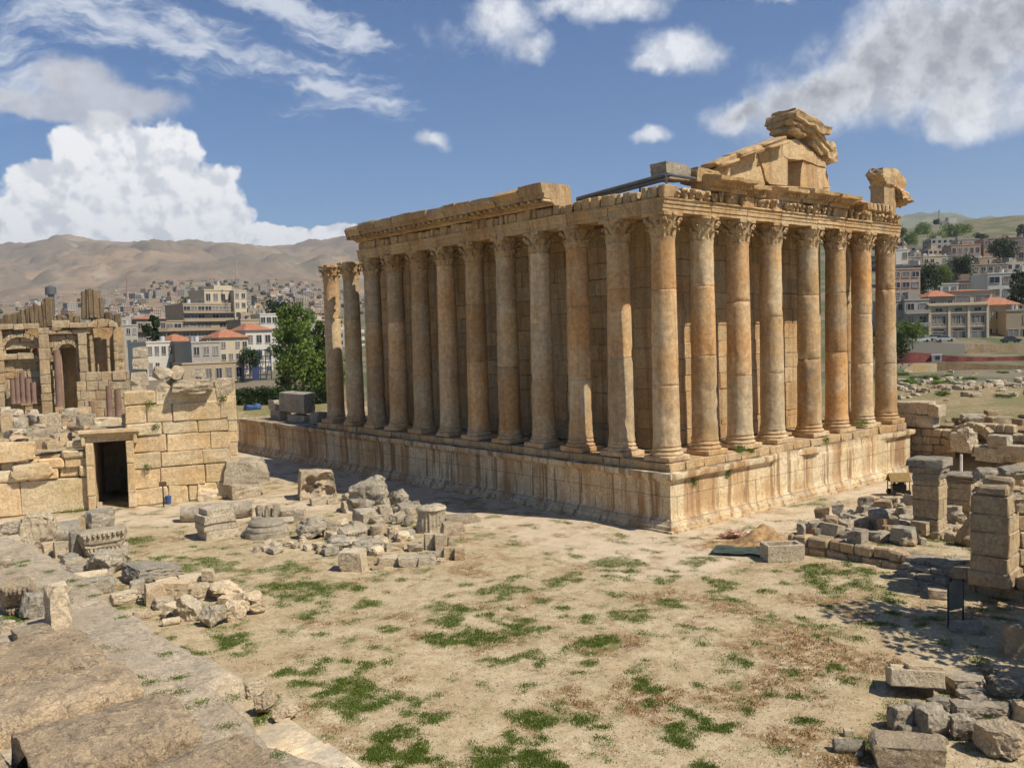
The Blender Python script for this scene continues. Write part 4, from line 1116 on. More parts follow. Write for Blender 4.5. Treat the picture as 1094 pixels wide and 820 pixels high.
def excol(px, wpx, y0, y1, s, mat=M_REDGRAN):
    bm = newbm(); P = e0-NGV*s+UG*ue(px, s); z0, z1 = ze(px, y1, s), ze(px, y0, s); r = wpx*DE/FPX/2; n = 10
    lathe(bm, [(r*(1.3 if i == 0 else 1.06-.12*i/n), z0+(z1-z0)*i/n) for i in range(n+1)], 14, (P.x, P.y, e0.z)); weather(bm, .05, 1.4)
    return obj('niche_column', bm, mat, EXE, world=True)
for a in ((63, 7, 374, 434, -1.6), (14, 5, 405, 431, -2), (19, 5, 402, 431, -2), (24.5, 5, 397, 431, -2), (30.5, 6, 404, 431, -2), (36, 5, 408, 431, -2.2)): excol(*a)
# jagged slabs standing on top
def frag(xs, y0s, yb, name, label_s):
    bm = newbm(); m3 = Matrix((UG, NGV, Vector((0, 0, 1)))).transposed()
    for px, yt, w in xs:
        z0, z1 = ze(px, yb, 2.5), ze(px, yt, 2.5)
        cbox(bm, e0-NGV*2.5+UG*ue(px, 2.5)+Vector((0, 0, (z0+z1)/2)), (w*DE/FPX*.98, 1.6+rg.uniform(-.3, .3), z1-z0), m3, .16, .10, (.45*(1+rg.uniform(-.2, .2)),)*3)
    weather(bm, .12, .9); return obj(name, bm, M_RUIN, EXE, world=True, smooth=0)
frag([(7+i*4.6, 338-i*1.5+rg.uniform(-2, 2), 4.6) for i in range(11)]+[(58, 317, 8), (53, 319, 4)], 0, 350, 'wall_fragment', '')
frag([(95, 311, 5), (99, 309, 4), (103, 308, 5), (108, 309, 7), (113, 318, 4)], 0, 341, 'wall_fragment', '')
frag([(68, 336, 6), (74, 338, 6), (80, 334, 5), (86, 337, 6), (120, 333, 8), (130, 335, 8)], 0, 348, 'wall_fragment', '')
# low front wall and stubs of red columns before it
def low_front():
    s = -6.; bm = newbm(); a, b2 = ue(82, s), ue(139, s); z0, z1 = ze(110, 446, s), ze(110, 397, s)
    P = e0-NGV*s+UG*a; P.z = e0.z+z0; hh = z1-z0
    masonry(bm, P, UG, NGV, b2-a, [hh*.2]*5, random.Random(5), (.9, 2.0), 1.0, topf=lambda x: hh if int(x/1.3) % 3 else hh*.85, jd=.08, ch=.06)
    weather(bm, .07, .9); o = obj('low_wall', bm, M_RUIN, None, (P.x, P.y, P.z), world=True, smooth=0); tag(o, 'low battered block wall standing in front of the niche wall', 'wall')
low_front()
for px, yt, yb, w, lab in ((116, 412, 444, 6, 'red granite column stump before the low wall, left one of the pair'), (125.5, 416, 444, 7, 'shorter red granite column stump, right one of the pair before the low wall'), (97, 428, 446, 6, 'lowest red column stump at the left end of the low wall')):
    s = -8.5; P = e0-NGV*s+UG*ue(px, s); r = w*DE/FPX/2*.95; z0, z1 = ze(px, yb+5, s)+e0.z, ze(px, yt, s)+e0.z
    bm = newbm(); lathe(bm, [(r*1.15, 0), (r, .3), (r*.98, (z1-z0)*.5), (r*1.0, (z1-z0)*.52), (r*.9, z1-z0)], 14); weather(bm, .08, 1.3)
    tag(obj('column_stump', bm, M_REDGRAN, None, (P.x, P.y, z0)), lab, 'column')
rg = random.Random(4)
for i in range(22):
    RN[0] += 1; px = rg.uniform(-5, 140); P = D(px, 0, rg.uniform(103, 115)); w = rg.uniform(.7, 1.8); z = groundz(P.x, P.y)
    tag(obj('rubble_stone', rock_bm((w, w*.8, w*.6), RN[0], rg.choice(['worn', 'block', 'boulder']), 5, 1.3), rg.choice([M_RUIN, M_ROCK, M_GREYROCK]), None, (P.x, P.y, z+w*.2), rg.uniform(0, 6), smooth=28), 'fallen stone on the earth between the gate wall and the niche wall', 'stone', 'stones before the niche wall')

# ------------------------------------------------------------------ foreground platform and its blocks
ZP = 6.0
bm = newbm()
nx, ny = 64, 190
xs = np.linspace(-58, -41.45, nx); ys_ = np.linspace(-46, 7.0, ny); V = []
for i, x in enumerate(xs):
    row = []
    for j, y in enumerate(ys_):
        xx = x
        k = (i/(nx-1))**6
        edge = .55*noise.noise(Vector((3.3, y*.35, 0)))+.22*noise.noise(Vector((1.3, y*1.4, 0))) - (.75 if y < -21.6 else 0) - (.35 if y > -3 else 0)
        xx += edge*k
        z = ZP+fbm(Vector((x*.5, y*.5, 0)), 3)*.10+fbm(Vector((x*2, y*2, 5)), 2)*.025
        jt = abs(((y+40) % 4.3)-.05); z -= .10*max(0, 1-jt/.12)
        if i == nx-1: z -= .18
        row.append(bm.verts.new((xx, y, z)))
    V.append(row)
for i in range(nx-1):
    for j in range(ny-1): bm.faces.new((V[i][j], V[i+1][j], V[i+1][j+1], V[i][j+1]))
low = [[V[-1][j]] for j in range(ny)]
prev = [V[-1][j] for j in range(ny)]
for d, z in ((.10, ZP-.5), (.0, ZP-1.0), (.25, ZP-1.15), (.28, ZP-2.0), (.2, ZP-3.2), (.3, ZP-4.8), (.4, -.5)):
    cur = [bm.verts.new((V[-1][j].co.x+d+.18*noise.noise(Vector((d*3, ys_[j]*.8, z))), ys_[j], z+.08*noise.noise(Vector((2, ys_[j], z))))) for j in range(ny)]
    for j in range(ny-1): bm.faces.new((prev[j], cur[j], cur[j+1], prev[j+1]))
    prev = cur
endv = [V[i][-1] for i in range(nx)]; eb = [bm.verts.new((v.co.x, v.co.y+.5, -.5)) for v in endv]
for i in range(nx-1): bm.faces.new((endv[i], endv[i+1], eb[i+1], eb[i]))
l = TL(bm)
for v in bm.verts:
    k = 1+.13*noise.noise(Vector((3, math.floor((v.co.y+40)/4.3)*5.7, 0)))+.08*noise.noise(v.co*.6); v[l] = (k*1.02, k, k*.97, 1)
tag(obj('stone_platform', bm, M_PLAT, smooth=50), 'long pale stone platform edge in the foreground with worn paving slabs', 'platform')
# ledge of cut stone lower down by the near end (the pale moulded step past the edge)
bm = newbm(); rg = random.Random(3)
y = -46.
while y < -23.2:
    L = rg.uniform(2.2, 3.6); L = min(L, -23.2-y)
    cbox(bm, (-41.7+rg.uniform(-.05, .05), y+L/2, 4.95), (1.6, L-.03, .9), None, .06, .03, 1.08+rg.uniform(-.07, .07), rg)
    cbox(bm, (-41.15, y+L/2, 4.2), (1.3, L-.03, .7), None, .06, .03, 1.0+rg.uniform(-.07, .07), rg); y += L
weather(bm, .04, 1.3)
tag(obj('stone_step', bm, M_CREAM, smooth=0), 'sandy cut stone step just below the near end of the platform edge', 'step')
# rounded-back long blocks lying across the platform
def longblock(xr, L, y0, y1, h, label, seed, dz=0., tiltx=0., rz=0.):
    bm = newbm(); n = 150; mth = 44; W2 = (y1-y0)/2; prof = []
    prof.append((-W2, 0))
    for i in range(mth+1):
        a = math.pi*(1-i/mth); prof.append((W2*math.copysign(abs(math.cos(a))**.55, math.cos(a)), h*(.45+.55*abs(math.sin(a))**.55)))
    prof.append((W2, 0))
    rings = []
    for i in range(n+1):
        k = i/n; x = -L*k; sc_ = 1-.05*max(0, 1-k*12)
        rings.append([bm.verts.new((x+.05*noise.noise(Vector((a*2, b*2, seed))), a*sc_, b*sc_)) for a, b in prof])
    for A, B in zip(rings, rings[1:]):
        for j in range(len(A)-1): bm.faces.new((A[j], A[j+1], B[j+1], B[j]))
    for Rr in (rings[0], rings[-1]):
        c = bm.verts.new(sum((v.co for v in Rr), Vector())/len(Rr)+Vector((.02, 0, 0)))
        for j in range(len(Rr)-1): bm.faces.new((Rr[j], Rr[j+1], c))
    bm.normal_update(); off = Vector((seed*5.1, 0, 0))
    for v in bm.verts: v.co += v.normal*(fbm(v.co*.7+off, 3)*.10+fbm(v.co*2.6+off, 3)*.05-abs(noise.noise(v.co*4.5+off))*.05-max(0, noise.noise(v.co*9+off)-.25)*.07)
    k = 1+random.Random(seed).uniform(-.1, .1); tintv(bm, bm.verts, (k*1.03, k, k*.96))
    if tiltx: bmesh.ops.rotate(bm, verts=bm.verts, cent=(0, 0, 0), matrix=Matrix.Rotation(tiltx, 3, 'X'))
    o = obj('long_block', bm, M_SLAB, None, (xr, (y0+y1)/2, ZP-.08+dz), rz, smooth=60)
    tag(o, label, 'stone'); return o
longblock(-43.8, 9, -19.2, -16.2, .78, 'farthest rounded long stone block lying across the platform, paler and smooth', 1, 0, .03, .05)
longblock(-43.7, 9, -21.75, -19.5, .72, 'second rounded long block on the platform with a broken right end', 2, 0, .03, .04)
longblock(-43.75, 2.9, -25.5, -23.1, 1.0, 'rounded block with a squared left end lying on the platform', 3, 0.0, .03, -.03)
longblock(-43.3, 3.4, -28.4, -25.9, .85, 'nearest rounded rough block at the bottom edge on the platform', 4, 0, .02, .06)
longblock(-46.75, 3.4, -26.0, -22.2, .5, 'low rough slab at the left border behind the squared rounded block', 5, 0, 0, .02)
# carved pieces on the platform
def on_plat(px, pyb, wpx, hpx, kind, label, mat=M_ROCK, rz=0., tilt=0., dep=.6, name='carved_stone', rough=1.3): return rock(px, pyb, wpx, hpx, kind, label, mat, rz, dep, ZP, .06, name, 'stone', tilt, None, 12, rough)
pn = on_plat(63, 672, 25, 50, 'block', 'upright carved panel of pale stone standing on the platform', M_PALE, .35, 0, .75)
pm2 = bmesh.new(); pm2.from_mesh(pn.data); bmesh.ops.subdivide_edges(pm2, edges=pm2.edges[:], cuts=2, use_grid_fill=True); pm2.normal_update()
for v in pm2.verts:
    if abs(v.normal.z) < .5: v.co += v.normal*(.018*math.sin(v.co.z*13+2*math.sin(v.co.x*9+v.co.y*9))*math.cos((v.co.x+v.co.y)*11))
pm2.to_mesh(pn.data); pm2.free()
on_plat(36, 661, 24, 28, 'worn', 'rough pitted stone between the carved panel and the leaning frieze block', M_GREYROCK, .3, .2, .8)
on_plat(7, 676, 18, 14, 'worn', 'small broken carved fragment below the leaning frieze block', M_ROCK, .3, .2)
on_plat(7, 607, 15, 14, 'boulder', 'small rounded stone on the platform at the left border', M_ROCK, 0, 0)
on_plat(35, 684, 40, 16, 'slab', 'flat tan slab lying before the carved panel on the platform', M_SLAB, .2, 0, .9, 'stone_slab')
# ------------------------------------------------------------------ right: enclosure wall, terrace, pillars
RW = thing('enclosure_wall', 'shaded block wall with a dark arch, running from the right corner of the temple', 'wall', (34.6, -8, 0))
bm = newbm(); rg = random.Random(71)
masonry(bm, (35.1, 1.5, -.4), (0, -1, 0), (-1, 0, 0), 34, [.75]*7, rg, (.7, 1.5), .9, holes=[(6.6, 10.0, 0, 3.2)], topf=lambda x: 4.9+.35*math.sin(x*.8)+.25*math.sin(2.3*x), tv=.16, jd=.08, ch=.07)
box(bm, (36.6, -33, -.4), (37.2, 1.5, 4.3), .7)
for i in range(9):
    a = math.pi*(i+.5)/9; yc = 1.5-8.3
    mm = Matrix.Rotation(-(a-math.pi/2), 3, 'X') if False else Matrix((Vector((1, 0, 0)), Vector((0, math.sin(a), -math.cos(a))), Vector((0, math.cos(a), math.sin(a))))).transposed()
    cbox(bm, (34.6, yc+math.cos(a)*2.0, 2.6+math.sin(a)*2.0), (1.0, .66, .75), mm, .05, .03, 1+rg.uniform(-.12, .12), rg)
for yy in (1.5-6.5, 1.5-10.1): box(bm, (34.9, yy-.1, -.4), (36.7, yy+.1, 3.2), .9)
weather(bm, .07, .9)
obj('wall', bm, M_RUIN, RW, world=True, smooth=0)
# big blocks along the wall top next to the temple
for px, pyb, w, h, lab in ((968, 441, 14, 12, 'squared block on the enclosure wall next to the last column'), (985, 442, 20, 13, 'big squared stone on the enclosure wall top, second from the temple'), (1000, 444, 12, 12, 'upright stone on the wall top right of the big squared one'), (970, 454, 22, 13, 'block of the upper wall course just right of the temple corner'), (988, 455, 22, 12, 'long tan block of the upper wall course right of the temple')):
    RN[0] += 1; c = HX(px, pyb-h/2, 35.2); k = depth_of(c)/FPX
    tag(obj('stone_block', rock_bm((1.5, w*k*1.15, h*k*1.05), RN[0], 'block', 8, 1.2), M_ROCK, None, c, 0, smooth=28), lab, 'stone')
rg = random.Random(72)
for i in range(60):
    RN[0] += 1; y = rg.uniform(-34, -1.5); x = 35.3+abs(rg.gauss(0, 1))*9; w = rg.uniform(.7, 2.1)
    tag(obj('rubble_stone', rock_bm((w, w*rg.uniform(.6, .9), w*rg.uniform(.45, .7)), RN[0], rg.choice(['worn', 'block', 'boulder', 'slab']), 5, 1.4), rg.choice([M_ROCK, M_RUIN, M_GREYROCK]), None, (x, y, groundz(x, y)+w*.22), rg.uniform(0, 6), smooth=28), 'loose stone strewn over the ground behind the shaded enclosure wall', 'stone', 'stones behind the enclosure wall')
for px, pyb, w, h, kd, lab in ((1030, 482, 22, 20, 'worn', 'thick stone stump in the dark archway'), (1030, 470, 18, 14, 'boulder', 'rounded stone lying on the stump in the archway'), (1068, 478, 20, 13, 'worn', 'tilted slab-like stone right of the archway'), (1060, 492, 26, 14, 'block', 'long pale block lying behind the second pillar'), (1085, 492, 26, 16, 'block', 'squared block lying before the wall near the right border'), (1048, 488, 16, 12, 'worn', 'broken stone between the archway and the long pale block')):
    RN[0] += 1; c = HX(px, pyb-h/2, 33.2); k = depth_of(c)/FPX
    tag(obj('stone_block', rock_bm((1.4, w*k*1.1, h*k*1.1), RN[0], kd, 8, 1.3), M_ROCK, None, c, 0, smooth=28), lab, 'stone')
bm = newbm(); p = G(1027, 512, 0); p = HX(1027, 508, 31.5); tube(bm, (p.x, p.y, p.z-1.2), (p.x, p.y, p.z+1.9), .12, .12, 8)
tag(obj('white_post', bm, plain('white_paint', (.75, .75, .72), .6)), 'slim white post standing in front of the dark archway', 'post')
ZT = 1.05
def pillar(px, pyb, wpx, ytop, label, caph=.0, z=ZT, seed=0, rz=0.):
    p = G(px, pyb, z); s = depth_of(p)/FPX; w = wpx*s; hh = (pyb-ytop)*s*1.01; rg = random.Random(seed)
    t = thing('stone_pillar', label, 'pillar', (p.x+.3, p.y+.4, z-.3), rz)
    bm = newbm(); cbox(bm, (0, 0, .4), (w*1.08, w*1.08, .8), None, .08, .04, .95, rg); obj('base', bm, M_RUIN, t, smooth=0)
    bm = newbm(); q = .7; top = hh+.3-caph; rag = wpx > 35
    while q < top-.05:
        h = min(rg.uniform(.7, 1.2), top-q)
        if rg.random() < (.5 if wpx < 35 else .15): cbox(bm, (0, 0, q+h/2), (w*rg.uniform(.96, 1.02), w*rg.uniform(.96, 1.02), h-.02), None, .05, .03, 1+rg.uniform(-.14, .12), rg)
        else:
            m_ = rg.uniform(-.15, .15)*w
            cbox(bm, (-w/4+m_/2, 0, q+h/2), (w/2+m_-.02, w, h-.02), None, .05, .03, 1+rg.uniform(-.14, .12), rg); cbox(bm, (w/4+m_/2, 0, q+h/2), (w/2-m_-.02, w*.99, h-.02), None, .05, .03, 1+rg.uniform(-.14, .12), rg)
        q += h
    if rag:
        for sx_, hx_ in ((-.3, .5), (.12, .85), (.38, .35)): cbox(bm, (w*sx_, rg.uniform(-.1, .1)*w, q+hx_/2-.03), (w*.36, w*.8, hx_), rg.uniform(-.1, .1), .12, .08, .8, rg)
    weather(bm, .05, 1.); obj('shaft', bm, M_RUIN, t, smooth=0)
    if caph:
        bm = newbm(); zz = hh+.3-caph
        for i, (k, h) in enumerate(((1.05, .3), (1.2, .3), (1.38, .38))): h *= caph; cbox(bm, (0, 0, zz+h/2), (w*k, w*k, h), None, .05, .04, (.9, .85, .8, .8)[i], rg); zz += h
        bmesh.ops.subdivide_edges(bm, edges=[e for e in bm.edges if e.calc_length() > .8], cuts=3, use_grid_fill=True); weather(bm, .10, 1.4); obj('capital', bm, M_GREYROCK, t, smooth=0)
    return t
pillar(998, 574, 27, 490, 'nearest to the temple of the stone pillars, with a wide worn capital', 1.25, seed=1, rz=.12)
pillar(1033, 555, 24, 507, 'shorter square stone pillar with a flat cap, standing behind', .5, seed=2, rz=.1)
pillar(1069, 619, 38, 528, 'massive block pillar near the right border with a ragged top', 0, seed=3, rz=.1)
p_ = [(1068, 537, 42, 17, 'worn', 'ragged grey stone on top of the massive pillar'), (1052, 513, 22, 14, 'worn', 'tilted stone behind the top of the massive pillar'), (1082, 512, 30, 14, 'worn', 'dark overhanging slab beside the massive pillar top'), (1060, 523, 12, 10, 'boulder', 'small rounded stone over the massive pillar')]
pm_ = G(1069, 619, ZT); dm_ = depth_of(pm_)
for px, pyb, w, h, kd, lab in p_:
    RN[0] += 1; c = D(px, pyb-h/2, dm_+(0.6 if pyb > 530 else 2.0)); k = dm_/FPX
    tag(obj('stone_block', rock_bm((w*k, w*k*.9, h*k), RN[0], kd, 9, 1.3), M_GREYROCK, None, c, -.7, smooth=28), lab, 'stone')
# ruin mass that carries the two stones behind the big pillar
def blockwall(name, label, p, q, z0, courses, thick, seed, mat=M_RUIN, bw=(.7, 1.4), topj=.0, cat='wall', out=None):
    p, q = Vector((*p, 0)), Vector((*q, 0)); u = (q-p).normalized(); n = Vector((u.y, -u.x, 0)) if out is None else Vector((*out, 0))
    L = (q-p).length; rg = random.Random(seed); bm = newbm(); T = sum(courses)
    O = p.copy(); O.z = z0
    masonry(bm, O, u, n, L, courses, rg, bw, thick, topf=(lambda x: T-topj*(.5+.5*math.sin(x*1.7+seed))), tv=.16, jd=.07, ch=.08)
    weather(bm, .07, 1.1)
    o = obj(name, bm, mat, None, ((p.x+q.x)/2, (p.y+q.y)/2, z0), world=True, smooth=0); tag(o, label, cat); return o
blockwall('pier_wall', 'dark broken wall stub behind the massive pillar at the right border', (pm_.x+1.6, pm_.y+.2), (pm_.x+4.4, pm_.y-2.2), .5, [.9]*5, 1.4, 5)
blockwall('pier_wall', 'lower masonry joined to the massive pillar, running off at the right border', (pm_.x+.6, pm_.y-1.2), (pm_.x-.4, pm_.y-7), .6, [.8, .8], 1.2, 6)
# low retaining walls of the terrace
blockwall('low_wall', 'low two-course block wall behind the green grass patch', (-.75, -10.3), (-.55, -17.6), -.15, [.62, .62], 1.0, 7, bw=(.8, 1.5))
blockwall('low_wall', 'low block wall behind the information board at the right', (-2.0, -21.0), (-1.2, -33), -.15, [.65, .62], 1.0, 8, bw=(.8, 1.5))
blockwall('low_wall', 'short side wall of the stone stairs', (-.7, -17.7), (-.4, -18.1), -.1, [.6, .55], 1.4, 9, bw=(.8, 1.5))
st = thing('stone_steps', 'flight of dark worn stone steps up to the pillar terrace', 'steps', (-1.6, -19.5, 0))
for i in range(4):
    bm = newbm(); x0 = -2.75+i*.55; y = -18.1; rg = random.Random(i)
    while y > -20.9:
        L = min(rg.uniform(1.0, 1.7), y+20.95); cbox(bm, (x0+1.2, y-L/2, -.1+.14+i*.28), (2.4-.0*i, L-.03, .30), None, .05, .03, 1+rg.uniform(-.15, .1), rg); y -= L
        if y+20.95 < .3: break
    weather(bm, .035, 1.5); obj('step', bm, M_GREYROCK, st, world=True, smooth=0)
rock(1003, 640, 22, 13, 'block', 'squared pale block at the foot of the low wall right of the stairs', M_ROCK, .1, .7)
rock(1085, 702, 26, 38, 'block', 'big squared block in shade at the right border', M_RUIN, .2, .9)
rock(1040, 584, 30, 62*.55, 'worn', 'broken leaning slab beside the massive pillar', M_RUIN, .5, .5, ZT, tilt=.3)
# information board
p = G(1021, 668); sgn = thing('information_board', 'dark information board on two thin posts set in a flat stone', 'sign', (p.x, p.y, groundz(p.x, p.y)), -.23)
for xx in (-.52, .52):
    bm = newbm(); tube(bm, (xx, 0, 0), (xx, 0, 2.15), .045, .045, 8); obj('post', bm, M_DARK, sgn)
bm = newbm(); cbox(bm, (0, 0, 1.45), (.98, .05, 1.3), None, .01); obj('board', bm, plain('board_green', (.10, .11, .095), .4, 0, .2), sgn)
bm = newbm(); lathe(bm, [(.02, 2.2), (.10, 2.13), (.11, 2.05), (.02, 2.0)], 10, (.52, 0, 0)); obj('post_cap', bm, M_DARK, sgn)
rock(1032, 676, 36, 13, 'slab', 'flat stone slab under the information board', M_GREYROCK, .1, 1.0, name='stone_slab')
# cement mixer-like site cart with a yellow hood
p = G(960, 529); ct = thing('site_machine', 'small dark site machine with an open yellow hood by the temple', 'machine', (p.x, p.y, groundz(p.x, p.y)), -.75); ct.scale = (.85, .85, .95)
M_YEL = plain('yellow_paint', (.24, .15, .045), .7); M_BLK = plain('black_engine', (.025, .024, .022), .5)
bm = newbm()
for sx in (-.85, .85):
    for sy in (-.55, .55): tube(bm, (sx, sy, .1), (sx, sy, 1.25), .05, .05, 6)
for sx in (-.85, .85): tube(bm, (sx, -.55, 1.25), (sx, .55, 1.25), .05, .05, 6)
for sy in (-.55, .55): tube(bm, (-.85, sy, 1.25), (.85, sy, 1.25), .05, .05, 6)
obj('frame', bm, M_YEL, ct)
bm = newbm()
for sx in (-1, 1):
    vs = [bm.verts.new(v) for v in ((-1.0, sx*.7, 1.3), (1.0, sx*.7, 1.3), (1.0, 0, 1.95), (-1.0, 0, 1.95), (-1.0, sx*.7, 1.25), (1.0, sx*.7, 1.25), (1.0, 0, 1.90), (-1.0, 0, 1.90))]
    for f in ((0, 1, 2, 3), (4, 5, 6, 7), (0, 1, 5, 4), (1, 2, 6, 5), (2, 3, 7, 6), (3, 0, 4, 7)): bm.faces.new([vs[i] for i in f])
obj('hood', bm, M_YEL, ct)
bm = newbm(); cbox(bm, (0, 0, .62), (1.3, .8, .75), None, .1); cbox(bm, (.2, -.1, 1.05), (.5, .5, .3), None, .06); tube(bm, (-.4, 0, .9), (-.4, 0, 1.2), .12, .12, 8); tube(bm, (.3, -.45, .7), (.3, .45, .7), .3, .3, 12); obj('engine', bm, M_BLK, ct)
for sx in (-.7, .7):
    for y_ in (-.68, .52): bm = newbm(); tube(bm, (sx, y_, .26), (sx, y_+.16, .26), .26, .26, 14); obj('wheel', bm, M_BLK, ct)
# earth heap, tarpaulin, plastic scraps
p = G(822, 583); bm = newbm(); n = 40
V = [[bm.verts.new((a*2.6, b*2.0, max(-.1, 1.2*math.exp(-((a+.1)**2*3.2+b*b*3.2))*(1+.6*noise.noise(Vector((a*2.2, b*2.2, 3))))+.14*fbm(Vector((a*4, b*4, 1)), 4)-.10))) for b in np.linspace(-1.3, 1.3, n)] for a in np.linspace(-1.5, 1.3, n)]
for i in range(n-1):
    for j in range(n-1): bm.faces.new((V[i][j], V[i+1][j], V[i+1][j+1], V[i][j+1]))
tag(obj('earth_heap', bm, plain('orange_earth', (.31, .195, .09), .95, 0, .4, False, 3.), None, (p.x+.4, p.y+.6, 0), -.5), 'heap of orange earth by the corner of the rubble', 'heap')
p = G(797, 590); bm = newbm(); n = 30
V = [[bm.verts.new((a*2.0, b*.9+.25*math.sin(a*2), .13+.10*math.sin(b*9+a*1.5)*(.6+.4*a)+.12*noise.noise(Vector((a*2, b*2, 7))))) for b in np.linspace(-1, 1, n)] for a in np.linspace(-1, 1, n)]
for i in range(n-1):
    for j in range(n-1): bm.faces.new((V[i][j], V[i+1][j], V[i+1][j+1], V[i][j+1]))
bmesh.ops.solidify(bm, geom=bm.faces[:], thickness=.05)
tag(obj('tarpaulin', bm, plain('green_tarpaulin', (.115, .15, .125), .45, 0, .25), None, (p.x, p.y, .02), -1.15), 'crumpled grey-green tarpaulin lying flat on the ground', 'tarpaulin')
def scrap(px, py, r, mat, lab, seed):
    p = G(px, py); bm = rock_bm((r*2, r*1.3, r*.7), seed, 'boulder', 8, 2.6); tag(obj('plastic_scrap', bm, mat, None, (p.x, p.y, .08+r*.2), seed, smooth=0), lab, 'plastic')
M_WHITE = plain('white_plastic', (.7, .69, .66), .5); M_PINK = plain('pinkish_plastic', (.46, .27, .19), .7, 0, .3)
scrap(806, 573, .55, M_WHITE, 'white plastic sheet crumpled beside the earth heap', 901)
scrap(782, 573, .75, M_PINK, 'pinkish crumpled sacking left of the white plastic', 902)
scrap(792, 574, .6, M_PINK, 'reddish scrap heap between sacking and white plastic', 903)
scrap(772, 574, .4, M_PINK, 'leftmost small pinkish scrap on the path by the temple', 904)
scrap(815, 585, .6, M_GREYROCK, 'grey cement spill lying on the orange earth', 905)
# stone trough
p = G(832, 601); tr = thing('stone_trough', 'hollow rectangular stone trough at the end of the low wall', 'trough', (p.x+.9, p.y+.35, groundz(p.x, p.y)), -.62)
bm = newbm()
for c, s in (((0, -.55, .5), (2.3, .25, 1.0)), ((0, .55, .5), (2.3, .25, 1.0)), ((-1.02, 0, .5), (.26, .86, 1.0)), ((1.02, 0, .5), (.26, .86, 1.0)), ((0, 0, .15), (1.8, .86, .3))): cbox(bm, c, s, None, .03, .01)
weather(bm, .03, 2); obj('basin', bm, M_ROCK, tr, smooth=0)

